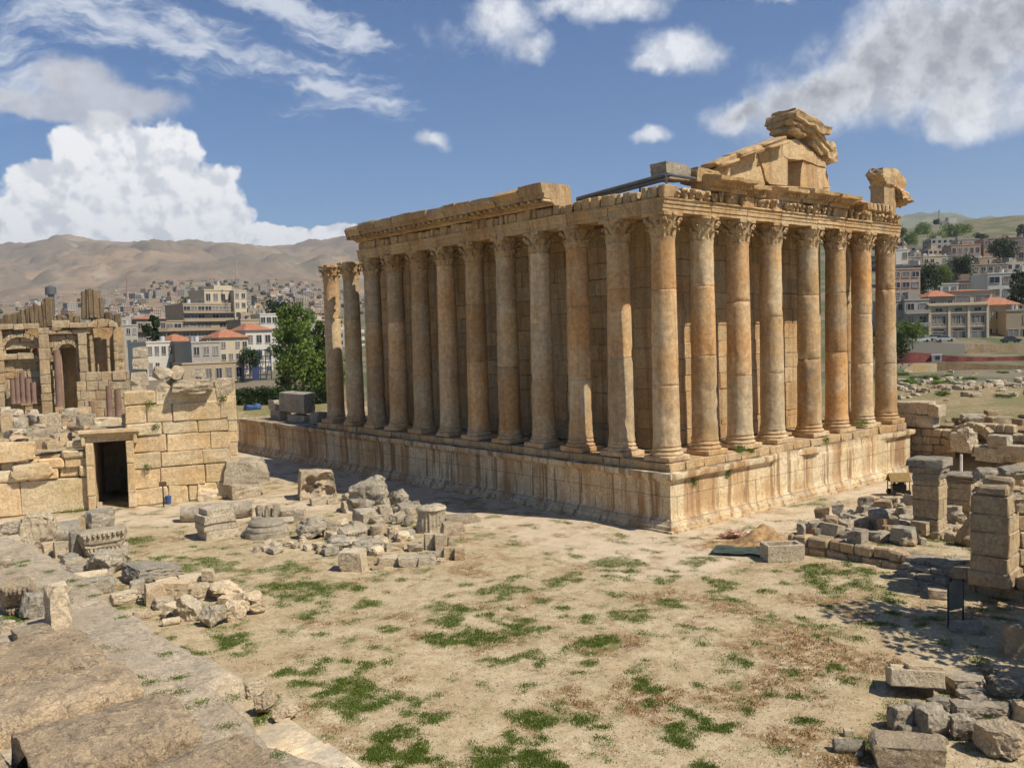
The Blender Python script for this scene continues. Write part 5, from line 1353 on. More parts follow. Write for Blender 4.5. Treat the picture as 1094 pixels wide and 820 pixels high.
# ------------------------------------------------------------------ stones of the court, each by its place
RK = [
 # px, pyb, w, h, kind, rz, dep, mat, label
 (335, 577, 34, 27, 'boulder', .2, .8, M_GREYROCK, 'grey-brown boulder right of the round column base'),
 (260, 533, 36, 19, 'block', .3, .8, M_ROCK, 'lower block of the stacked pair beside the gate wall end'),
 (340, 541, 18, 9, 'block', .2, .7, M_ROCK, 'small squared stone at the foot of the hollow carved block'),
 (356, 539, 13, 6, 'slab', .1, .8, M_ROCK, 'flat little slab right of the hollow carved block foot'),
 (377, 610, 30, 25, 'block', -.3, .8, M_PALE, 'cream block with a split front face before the cut stones'),
 (277, 553, 9, 14, 'worn', .2, .8, M_GREYROCK, 'leftmost of three small dark stones behind the round base'),
 (287, 553, 9, 13, 'worn', .3, .8, M_GREYROCK, 'middle one of three small dark stones behind the round base'),
 (296, 553, 8, 14, 'worn', .1, .8, M_GREYROCK, 'right one of three small dark stones behind the round base'),
 (275, 560, 12, 9, 'block', .2, .8, M_GREYROCK, 'small grey cube beside the round column base'),
 (306, 553, 14, 8, 'block', .1, .7, M_ROCK, 'flat squared stone behind the boulder, left one'),
 (320, 556, 14, 13, 'block', -.3, .7, M_ROCK, 'squared stone with a notch behind the boulder'),
 (307, 560, 14, 9, 'worn', .2, .8, M_ROCK, 'broken stone between the round base and the boulder'),
 (357, 571, 16, 13, 'worn', 0, .8, M_GREYROCK, 'grey stone just right of the boulder'),
 (366, 589, 30, 14, 'worn', -.3, .7, M_ROCK, 'tilted pale slab behind the cream split block'),
 (393, 592, 34, 16, 'worn', .1, .7, M_ROCK, 'weathered flat stone behind the tray-like cut stones'),
 (395, 548, 48, 42, 'boulder', 0, .9, M_GREYROCK, 'largest grey boulder with a cleft beside the temple shadow'),
 (426, 545, 26, 24, 'boulder', .5, .8, M_GREYROCK, 'grey stone with a round hollow right of the largest boulder'),
 (411, 558, 13, 19, 'block', .2, .8, M_ROCK, 'small upright squared stone before the largest boulder'),
 (425, 560, 18, 15, 'boulder', .3, .7, M_GREYROCK, 'low grey stone between the upright one and the fluted drum'),
 (436, 562, 13, 13, 'boulder', .8, .7, M_GREYROCK, 'small carved grey stone left of the fluted drum'),
 (440, 551, 15, 12, 'worn', .3, .7, M_ROCK, 'tan stone squeezed between the hollow stone and the fluted drum'),
 (372, 548, 14, 10, 'worn', .2, .8, M_GREYROCK, 'dark stone at the left foot of the largest boulder'),
 (492, 560, 46, 12, 'slab', .35, .5, M_GREYROCK, 'long grey slab lying behind the fluted drum'),
 (484, 574, 26, 15, 'block', .2, .7, M_ROCK, 'squared block with a flat top right of the fluted drum'),
 (470, 568, 14, 11, 'worn', .1, .8, M_GREYROCK, 'grey stone tucked against the flat-topped block'),
 (415, 604, 24, 12, 'block', .1, .7, M_PALE, 'tray-like cut stone at the left of the cut stone group'),
 (437, 605, 24, 13, 'block', .1, .7, M_ROCK, 'second tray-like cut stone of the group'),
 (456, 604, 22, 12, 'block', .15, .7, M_ROCK, 'third tray-like cut stone, stepped at its back'),
 (472, 602, 12, 8, 'boulder', 0, .8, M_PALE, 'small white rounded stone in front of the cut stones'),
 (459, 588, 12, 18, 'block', .1, .7, M_ROCK, 'left one of two upright cut stones'),
 (471, 589, 13, 18, 'block', .1, .7, M_ROCK, 'right one of two upright cut stones'),
 (482, 585, 8, 11, 'worn', .2, .7, M_ROCK, 'small pointed stone right of the upright pair'),
 (480, 598, 13, 14, 'block', .1, .8, M_RUIN, 'reddish cut block at the right end of the group, left one'),
 (491, 599, 12, 14, 'block', .1, .8, M_RUIN, 'last reddish cut block at the right end of the group'),
 (469, 598, 13, 10, 'block', .2, .8, M_ROCK, 'low cut block between the upright pair and the reddish ones'),
 (421, 589, 22, 10, 'worn', .2, .8, M_RUIN, 'brown stone behind the first tray-like cut stone'),
 (444, 590, 18, 10, 'worn', .2, .8, M_ROCK, 'grey-tan stone behind the second tray-like cut stone'),
 (420, 576, 14, 14, 'worn', .4, .8, M_ROCK, 'lone upright stone up in the middle of the rubble'),
 (403, 608, 14, 4, 'slab', .2, .8, M_RUIN, 'thin reddish slab on the ground right of the cream split block'),
 # left rubble by the platform
 (42, 588, 38, 42, 'boulder', .2, .8, M_ROCK, 'big rough boulder right beside the platform far end'),
 (14, 572, 26, 16, 'boulder', .2, .8, M_GREYROCK, 'grey boulder at the left border beyond the platform'),
 (106, 566, 34, 22, 'worn', .2, .7, M_GREYROCK, 'rough grey lump resting behind the carved cornice piece'),
 (88, 567, 7, 14, 'block', 0, .8, M_RUIN, 'thin dark upright stone left of the rough grey lump'),
 (84, 595, 18, 28, 'worn', .2, .8, M_GREYROCK, 'dark stone at the left end of the carved cornice piece'),
 (54, 594, 16, 15, 'block', .2, .8, M_PALE, 'small pale cut block before the half round stone'),
 (64, 596, 12, 18, 'block', .2, .8, M_PALE, 'upright pale cut block before the half round stone'),
 (118, 613, 44, 30, 'boulder', .4, .7, M_ROCK, 'rough speckled boulder in front of the carved cornice piece'),
 (163, 623, 58, 27, 'worn', .35, 1.0, M_GREYROCK, 'large tilted grey slab-like stone with a flat lit top'),
 (90, 612, 26, 10, 'block', .2, .7, M_ROCK, 'low pale stone behind the short lying column piece'),
 (105, 634, 36, 22, 'worn', .2, .6, M_GREYROCK, 'rough grey stone under the short lying column piece'),
 (78, 605, 20, 10, 'worn', .2, .7, M_ROCK, 'small broken stone beside the upright pale cut block'),
 (133, 645, 30, 16, 'worn', .2, .7, M_PALE, 'pale broken stone against the platform edge'),
 (147, 634, 16, 16, 'block', .1, .8, M_ROCK, 'small brown block left of the tall pale cube'),
 (166, 645, 22, 24, 'block', .15, .8, M_PALE, 'tall pale cube among the cut blocks by the platform'),
 (191, 640, 28, 22, 'block', -.2, .8, M_PALE, 'squared pale block next to the tall pale cube'),
 (223, 622, 14, 15, 'block', -.2, .8, M_PALE, 'upright pale stone at the far right of the cut blocks'),
 (205, 622, 30, 10, 'slab', .1, .8, M_PALE, 'long flat pale stone behind the cut blocks'),
 (178, 624, 24, 9, 'slab', .1, .8, M_PALE, 'flat pale stone nearest to the tilted grey slab'),
 (213, 639, 26, 18, 'worn', .2, .8, M_PALE, 'pale worn stone at the back of the rounded heap'),
 (243, 641, 36, 24, 'boulder', .2, .8, M_PALE, 'big whitish rounded stone on the heap, toward the court'),
 (202, 664, 28, 32, 'boulder', .2, .8, M_ROCK, 'left front rounded stone of the heap'),
 (228, 669, 28, 28, 'boulder', .7, .8, M_ROCK, 'middle front rounded stone of the heap'),
 (252, 663, 24, 24, 'worn', .3, .8, M_PALE, 'squarish pale stone at the right front of the heap'),
 (275, 656, 18, 14, 'boulder', .3, .8, M_PALE, 'small pale rounded stone at the right end of the heap'),
 (270, 645, 22, 16, 'boulder', .3, .8, M_PALE, 'pale stone behind the right end of the heap'),
 (152, 662, 18, 12, 'worn', .3, .8, M_ROCK, 'broken brown stone in front of the tall pale cube'),
 (172, 650, 18, 12, 'worn', .3, .8, M_ROCK, 'worn tan stone at the foot of the tall pale cube'),
 (273, 748, 24, 20, 'boulder', .2, .8, M_ROCK, 'farthest of three rounded stones along the platform edge'),
 (283, 768, 26, 24, 'boulder', .7, .8, M_ROCK, 'middle reddish stone of the three along the platform edge'),
 (306, 775, 28, 20, 'boulder', .3, .8, M_PALE, 'nearest whitish stone of the three along the platform edge'),
 # by the gate wall
 (223, 534, 26, 22, 'worn', .1, .7, M_CREAM, 'pale slanted stone leaning against the gate wall'),
 (155, 539, 8, 7, 'worn', .1, .8, M_RUIN, 'small dark stone right of the doorway'),
 (165, 537, 6, 5, 'worn', .1, .8, M_RUIN, 'tiny stone in the grass below the gate wall signboard'),
 (107, 545, 5, 9, 'block', 0, .8, M_ROCK, 'little upright stone at the doorway threshold'),
 # bottom right heap
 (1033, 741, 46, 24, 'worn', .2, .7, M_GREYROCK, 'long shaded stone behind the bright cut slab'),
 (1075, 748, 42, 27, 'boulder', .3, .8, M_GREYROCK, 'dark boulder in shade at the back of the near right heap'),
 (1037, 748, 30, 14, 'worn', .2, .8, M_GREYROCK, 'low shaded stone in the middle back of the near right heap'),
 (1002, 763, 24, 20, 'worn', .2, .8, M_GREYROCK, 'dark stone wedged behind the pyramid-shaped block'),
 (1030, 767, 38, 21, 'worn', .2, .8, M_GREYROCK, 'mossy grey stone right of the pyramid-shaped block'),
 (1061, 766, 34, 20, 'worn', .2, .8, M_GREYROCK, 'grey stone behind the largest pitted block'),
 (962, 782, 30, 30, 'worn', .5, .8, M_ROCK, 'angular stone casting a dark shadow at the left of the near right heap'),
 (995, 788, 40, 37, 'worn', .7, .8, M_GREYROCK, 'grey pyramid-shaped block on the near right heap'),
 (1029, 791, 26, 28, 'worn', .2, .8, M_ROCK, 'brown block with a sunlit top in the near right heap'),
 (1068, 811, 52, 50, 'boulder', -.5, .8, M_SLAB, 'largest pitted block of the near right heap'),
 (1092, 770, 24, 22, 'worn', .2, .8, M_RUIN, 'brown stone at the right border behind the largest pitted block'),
 (907, 786, 12, 9, 'block', .2, .8, M_PALE, 'small pale cube behind the half drum'),
 (918, 808, 10, 8, 'boulder', .2, .8, M_ROCK, 'small round stone at the corner of the bottom slab'),
]
for a in RK:
    mat = a[7]; rock(a[0], a[1], a[2], a[3], a[4], a[8], mat, a[5], a[6], cuts=18 if a[2] > 22 else 10, rough=1.15)
rock(232, 556, 74, 22, 'log', 'fallen smooth column shaft lying on the ground before the gate wall', M_GREYROCK, -.05, .35, name='column_shaft', lay=1, rough=.6)
rock(97, 621, 34, 14, 'drum', 'short reddish column piece lying among the stones by the platform', M_PALE, .05, .4, name='column_piece', lay=1)
rock(183, 668, 18, 10, 'drum', 'tiny pale column piece lying at the foot of the rounded heap', M_PALE, .1, .5, name='column_piece', lay=1)
rock(66, 582, 34, 28, 'drum', 'half round grey drum stone beside the big rough boulder', M_GREYROCK, .3, .8, name='column_drum', lay=1)
rock(907, 805, 32, 20, 'drum', 'half buried grey column drum at the bottom right', M_GREYROCK, .2, .6, name='column_drum', lay=1, sink=.2)
p = G(461, 570); sc1 = depth_of(p)/FPX; bm = newbm(); rr = 16*sc1; hh = 27*sc1
rings = lathe(bm, [(rr*k, hh*z) for k, z in ((1.0, -.1), (1.02, .0), (1.0, .12), (.97, .3), (.96, .5), (.97, .7), (1.0, .86), (1.06, .93), (.98, 1.0), (.6, 1.06))], 96)
for v in bm.verts:
    a_ = math.atan2(v.co.y, v.co.x); k = v.co.z/hh
    if .05 < k < .9:
        f_ = 1-.10*abs(math.sin(a_*11)); v.co.x *= f_; v.co.y *= f_
weather(bm, .10, 1.0); weather(bm, .05, 3.)
f = Vector((p.x-CAM[0], p.y-CAM[1], 0)).normalized()*rr*.8
tag(obj('column_drum', bm, M_ROCK, None, (p.x+f.x, p.y+f.y, 0), 0, smooth=40), 'thick fluted column drum standing at the edge of the temple shadow', 'stone')
def moulded(px, pyb, wpx, hpx, label, mat, rz=0., z=0., tilt=0., seed=1, steps=((.70, .3, .22), (.78, .35, .16), (.9, .42, .2), (1., .5, .26), (.94, .46, .16)), teeth=True, dep=.55):
    """piece of moulded cornice: stepped courses with a toothed band, broken ends"""
    p = G(px, pyb, z); s = depth_of(p)/FPX; w, h = wpx*s, hpx*s; d = w*dep; bm = newbm(); q = 0; rg = random.Random(seed)
    for k, dk, hk in steps:
        cbox(bm, (rg.uniform(-.03, .03)*w, -(d*dk*2-d)*.25, q+h*hk/2), (w*k, d*(.5+dk), h*hk+.02), None, .05, .02, 1+rg.uniform(-.1, .1), rg)
        if teeth and hk < .18:
            for i in range(9): cbox(bm, (w*k*(-.45+.1*i+.05), -d*(.25+dk*.5)-.08, q+h*hk*.5), (w*.05, .2, h*hk*.8), None, .02)
        q += h*hk
    bmesh.ops.subdivide_edges(bm, edges=[e for e in bm.edges if e.calc_length() > w*.16], cuts=3, use_grid_fill=True)
    weather(bm, w*.025, 2.2/w, None, seed); weather(bm, w*.012, 7/w, None, seed+2)
    for _ in range(3):                                   # broken off corners
        nn = Vector((rg.choice((-1, 1)), rg.uniform(-1, 1), rg.uniform(-.8, .8))).normalized(); dd = w*rg.uniform(.36, .44)
        for v in bm.verts:
            e = (v.co-Vector((0, 0, h/2))).dot(nn)-dd
            if e > 0: v.co -= nn*e
    if tilt: bmesh.ops.rotate(bm, verts=bm.verts, cent=(0, 0, 0), matrix=Matrix.Rotation(tilt, 3, 'X'))
    f = Vector((p.x-CAM[0], p.y-CAM[1], 0)).normalized(); a0 = math.atan2(f.y, f.x)-math.pi/2; c = p+f*d*.45
    tag(obj('cornice_piece', bm, mat, None, (c.x, c.y, (z or groundz(c.x, c.y))-.08), a0+rz, smooth=35), label, 'stone')
moulded(110, 594, 52, 27, 'carved cornice piece with deep ornament on its face', M_ROCK, .15, seed=3)
moulded(948, 543, 20, 13, 'toothed moulded stone below the site machine', M_ROCK, .5, 1.05, seed=4)
moulded(378, 578, 32, 13, 'long broken moulded stone in the middle of the rubble', M_ROCK, .3, 0, .2, seed=5)
moulded(234, 575, 42, 33, 'upright rough fluted block in front of the fallen column shaft', M_ROCK, .35, seed=6, teeth=False, steps=((.9, .5, .3), (1., .45, .25), (.92, .5, .25), (.8, .4, .2)), dep=.7)
moulded(195, 535, 17, 24, 'seat-like carved statue fragment against the gate wall', M_CREAM, .2, seed=7, teeth=False, steps=((1., .5, .35), (.9, .3, .3), (.85, .15, .35)), dep=.8)
moulded(22, 655, 46, 38, 'leaning carved frieze block on the platform at the left border', M_SLAB, -.15, ZP, .25, seed=8)
p = G(285, 577); bm = newbm(); lathe(bm, [(1.55, -.3), (1.55, .35), (1.48, .42), (1.5, .55), (1.42, .7), (1.25, .78), (1.3, .92), (1.2, 1.08), (1.15, 1.12)], 40); weather(bm, .06, 1.6)
tag(obj('moulded_drum', bm, M_GREYROCK, None, (p.x+.6, p.y+1.2, groundz(p.x, p.y))), 'round moulded column base standing in the stones of the court', 'column base')
# the upper block of the pair, resting on the lower one
p = G(260, 533); RN[0] += 1
tag(obj('stone_block', rock_bm((3.9, 2.6, 2.1), 5151, 'block', 14, 1.6), M_GREYROCK, None, (p.x+1.0, p.y+1.6, 2.35), -.35, smooth=28), 'overhanging grey block on top of the pair beside the gate wall end', 'stone')
# bottom slab cut by the picture edge
p = G(960, 815); RN[0] += 1
tag(obj('stone_slab', rock_bm((2.1, 1.3, .85), RN[0], 'block', 14, 1.0), M_SLAB, None, (p.x+.3, p.y-.1, .3), -.9, smooth=28), 'long tan block at the bottom border beside the half drum', 'stone')
# scattered small stones, by cluster
def scatter(n, quad, w0, w1, label, group, mats, z=0., seed=0, kinds=('worn', 'block', 'boulder'), name='rubble_stone'):
    rg = random.Random(seed)
    for i in range(n):
        RN[0] += 1; u_, v_ = rg.random(), rg.random(); a, b2, c, d = quad
        px = (a[0]*(1-u_)+b2[0]*u_)*(1-v_)+(d[0]*(1-u_)+c[0]*u_)*v_; py = (a[1]*(1-u_)+b2[1]*u_)*(1-v_)+(d[1]*(1-u_)+c[1]*u_)*v_
        p = G(px, py, z); w = rg.uniform(w0, w1); h = w*rg.uniform(.5, .8)
        bm = rock_bm((w, w*rg.uniform(.65, .95), h), RN[0], rg.choice(kinds), 6, 1.2)
        bmesh.ops.rotate(bm, verts=bm.verts, cent=(0, 0, 0), matrix=Matrix.Rotation(rg.uniform(-.25, .25), 3, 'X'))
        tag(obj(name, bm, rg.choice(mats), None, (p.x, p.y, groundz(p.x, p.y)+h*(.33 if z < 1 else rg.choice([.33, .4, .8]))), rg.uniform(0, 6.28), smooth=28), label, 'stone', group)
scatter(20, ((253, 572), (345, 573), (345, 593), (275, 592)), .35, .95, 'small pale rounded stone scattered round the column base and the boulder', 'small stones by the column base', [M_PALE, M_ROCK], 0, 1, ('boulder', 'worn'))
scatter(26, ((345, 560), (440, 572), (430, 597), (350, 590)), .4, 1.3, 'small broken stone in the middle rubble before the temple shadow', 'small stones in the middle rubble', [M_ROCK, M_GREYROCK, M_PALE], 0, 2)
scatter(14, ((135, 630), (250, 625), (270, 655), (150, 660)), .4, 1.0, 'small stone filling the heap beside the platform', 'small stones in the platform heap', [M_PALE, M_ROCK], 0, 3)
scatter(18, ((40, 575), (130, 565), (130, 625), (70, 625)), .4, 1.1, 'small stone lying between the big blocks beside the platform far end', 'small stones by the platform far end', [M_ROCK, M_GREYROCK], 0, 4)
scatter(16, ((940, 755), (1090, 735), (1090, 800), (960, 795)), .25, .7, 'small stone lying between the blocks of the near right heap', 'small stones in the near right heap', [M_ROCK, M_GREYROCK], 0, 5)
scatter(24, ((368, 528), (445, 545), (440, 566), (372, 556)), .7, 1.7, 'rough grey boulder heaped round the largest boulder beside the temple shadow', 'boulders heaped by the largest boulder', [M_GREYROCK, M_ROCK], 0, 11, ('boulder', 'worn'), name='boulder')
scatter(14, ((345, 565), (410, 568), (405, 596), (350, 594)), .7, 1.5, 'rough worn boulder in the low heap behind the cream split block', 'boulders behind the cream split block', [M_ROCK, M_GREYROCK, M_PALE], 0, 12, ('boulder', 'worn'), name='boulder')
# rubble field on the terrace, between low wall and temple
for px, pyb, w, h, lab in ((878, 553, 18, 13, 'squared grey block at the left tip of the terrace rubble'), (895, 549, 14, 12, 'cube-shaped grey stone on the left upper side of the terrace rubble'), (925, 543, 20, 14, 'large flat-faced block at the back of the terrace rubble'), (872, 570, 20, 15, 'squared brown block in front at the left of the terrace rubble'), (856, 572, 12, 14, 'upright brown stone at the left border of the terrace rubble'), (905, 570, 22, 17, 'dark tilted slab amid the terrace rubble'), (916, 582, 24, 19, 'rounded big stone in front amid the terrace rubble'), (938, 580, 20, 14, 'squat brown stone right of the rounded big stone'), (962, 583, 26, 18, 'long angular stone left of the nearest pillar'), (978, 572, 16, 10, 'dark block at the left foot of the nearest pillar'), (930, 556, 22, 12, 'pale flat block in the middle of the terrace rubble'), (950, 556, 24, 14, 'broad grey slab behind the long angular stone'), (965, 562, 14, 10, 'light brown stone in the terrace rubble near the pillar'), (1024, 578, 18, 17, 'pale rounded stone right of the nearest pillar'), (1018, 560, 22, 22, 'leaning brown slab between the two smaller pillars'), (1046, 582, 16, 14, 'brown stone right of the pale rounded one'), (985, 584, 12, 11, 'small pale cracked stone before the nearest pillar')):
    rock(px, pyb, w*.85, h*.95, rnd.choice(['block', 'worn', 'worn']), lab, rnd.choice([M_ROCK, M_GREYROCK, M_GREYROCK, M_RUIN]), None, .8, 1.0)
scatter(150, ((860, 568), (900, 536), (985, 540), (985, 586)), .5, 1.25, 'grey tumbled block in the rubble field between the temple and the pillars', 'blocks of the terrace rubble field', [M_ROCK, M_GREYROCK, M_ROCK, M_RUIN], 1.05, 6, name='tumbled_block')
scatter(22, ((1005, 545), (1060, 530), (1060, 585), (1010, 588)), .4, 1.3, 'tumbled stone lying round the smaller pillars', 'stones round the smaller pillars', [M_ROCK, M_RUIN], 1.05, 7)
scatter(24, ((975, 540), (1094, 500), (1094, 530), (1000, 545)), .6, 1.6, 'rubble stone in the shade before the enclosure wall', 'rubble before the enclosure wall', [M_ROCK, M_RUIN, M_GREYROCK], 1.05, 8)
# stone blocks on the podium's far end and the hedge side
for px, pyb, w, h, lab in ((318, 441, 52, 22, 'long dark weathered block on the far end of the podium'), (300, 451, 20, 12, 'squared block at the left end of the podium top'), (322, 452, 30, 9, 'low slab between the end blocks on the podium'), (341, 452, 14, 12, 'dark block beside the last free-standing column'), (296, 437, 12, 10, 'small squared stone left of the long dark block')):
    RN[0] += 1; c = HX(px, pyb-h/2, 1.2); k = depth_of(c)/FPX
    tag(obj('stone_block', rock_bm((1.6, w*k*1.25, h*k), RN[0], 'block', 9, 1.3), M_GREYROCK, None, (c.x, c.y, max(c.z, 4.1+h*k/2-.1)), 0, smooth=28), lab, 'stone')
# small signboard and blue bin by the gate
p = G(175, 541); t = thing('signboard', 'small brown signboard on a post before the gate wall', 'sign', (p.x, p.y, 0), -.35)
bm = newbm(); tube(bm, (0, 0, 0), (0, 0, 1.9), .06, .06, 6); obj('post', bm, M_DARK, t)
bm = newbm(); cbox(bm, (0, 0, 2.0), (.62, .08, .42), None, .02); obj('panel', bm, plain('brown_panel', (.12, .07, .04), .5), t)
p = G(180, 538); t = thing('litter_bin', 'blue litter bin standing below the signboard', 'bin', (p.x, p.y, 0)); t.scale = (.75, .75, .8)
bm = newbm(); lathe(bm, [(.28, .0), (.33, .75), (.36, .77), (.36, .82), (.30, .82), (.27, .1)], 16, caps=False); obj('body', bm, plain('blue_plastic', (.05, .10, .22), .4), t)
bm = newbm(); lathe(bm, [(.37, .83), (.33, .92), (.02, .97)], 16); obj('lid', bm, plain('blue_lid', (.04, .08, .18), .4), t)
# bright stepped slab tilted on the near right heap
p = G(985, 747); bm = newbm()
cbox(bm, (0, 0, .35), (1.9, 1.5, .62), None, .03, .01); cbox(bm, (.35, .12, .72), (1.25, 1.3, .22), None, .03, .01); cbox(bm, (-.55, .45, .68), (.6, .55, .14), None, .03, .01)
bmesh.ops.subdivide_edges(bm, edges=[e for e in bm.edges if e.calc_length() > .5], cuts=4, use_grid_fill=True); weather(bm, .03, 2.2)
bmesh.ops.rotate(bm, verts=bm.verts, cent=(0, 0, 0), matrix=Matrix.Rotation(-.28, 3, 'X'))
tag(obj('stone_slab', bm, M_PALE, None, (p.x+.5, p.y+.5, .22), -.95, smooth=30), 'bright tilted cut slab with a step in it on the near right heap', 'stone')
p = G(339, 534); s_ = depth_of(p)/FPX; RN[0] += 1; bm = rock_bm((38*s_, 30*s_, 31*s_), 4242, 'block', 26, 1.0)
for cx_, cz_, r_ in ((-.45, -.25, .5), (.45, .35, .55), (.5, -.45, .4), (-.35, .4, .35), (0, -.1, .25)):
    for v in bm.verts:
        u_, w_ = v.co.x/(19*s_)-cx_, v.co.z/(15.5*s_)-cz_; q = (u_*u_+w_*w_)/(r_*r_)
        if q < 1 and v.co.y < -8*s_: v.co.y += 10*s_*(1-q)**.7
f = Vector((p.x-CAM[0], p.y-CAM[1], 0)).normalized()
tag(obj('carved_block', bm, M_ROCK, None, (p.x+f.x*15*s_, p.y+f.y*15*s_, 15*s_), math.atan2(f.y, f.x)-math.pi/2+.1, smooth=32), 'big square carved block with deep hollows standing alone on the path', 'stone')
def leaf_crown(bm, clumps, n, size, rg, col=(1, 1, 1), var=.35, flat=1.):
    l = TL(bm); tot = sum(c[1]**2 for c in clumps)
    for (c, r, sq) in clumps:
        k = int(n*r*r/tot); t0 = 1+rg.uniform(-var, var)
        for _ in range(k):
            v = Vector((rg.gauss(0, 1), rg.gauss(0, 1), rg.gauss(0, 1))).normalized()*(rg.random()**.45)*r; v.z *= sq
            p = Vector(c)+v; a = Vector((rg.gauss(0, 1), rg.gauss(0, 1), rg.gauss(0, 1))).normalized(); b2 = a.orthogonal().normalized(); b3 = a.cross(b2)
            s = size*rg.uniform(.6, 1.3); t = t0*(1+rg.uniform(-.25, .25)); w = rg.uniform(-.1, .2)
            q = [bm.verts.new(p+b2*s*.5), bm.verts.new(p+b3*s*.32), bm.verts.new(p-b2*s*.5), bm.verts.new(p-b3*s*.32)]
            for x in q: x[l] = (t*(1+w), t, t*.9, 1)
            bm.faces.new(q)
# ------------------------------------------------------------------ town
M_PLASTER = plain('plaster', (1, 1, 1), .9, 0, .08, True, .3)
M_FRAME = plain('window_frame', (.45, .42, .37), .7)
M_RAIL = plain('balcony_rail', (.22, .20, .18), .6)
_win = {}
M_CURT = plain('curtained_window', (.16, .14, .12), .5, 0, .3, False, .6); M_SHUT = plain('shutter', (.20, .19, .17), .8); _wr = random.Random(99)
def window_mesh(w, h, dark=1):
    dark = _wr.choice((0, 0, 0, 1, 1, 2)); k = (round(w, 1), round(h, 1), dark)
    if k in _win: return _win[k]
    bm = newbm(); 
    box(bm, (-w/2, -.04, 0), (w/2, .3, h)); nf = len(bm.faces)
    for a, b in (((-w/2-.1, -.16, -.12), (w/2+.1, .2, 0)), ((-w/2-.06, -.12, h), (w/2+.06, .2, h+.12)), ((-w/2-.08, -.10, 0), (-w/2, .2, h)), ((w/2, -.10, 0), (w/2+.08, .2, h)), ((-.04, -.07, 0), (.04, .1, h))): box(bm, a, b)
    for i, f in enumerate(bm.faces): f.material_index = 0 if i < nf else 1
    me = mesh_of('window', bm, [(M_GLASS, M_CURT, M_SHUT)[dark], M_FRAME], 0); _win[k] = me; return me
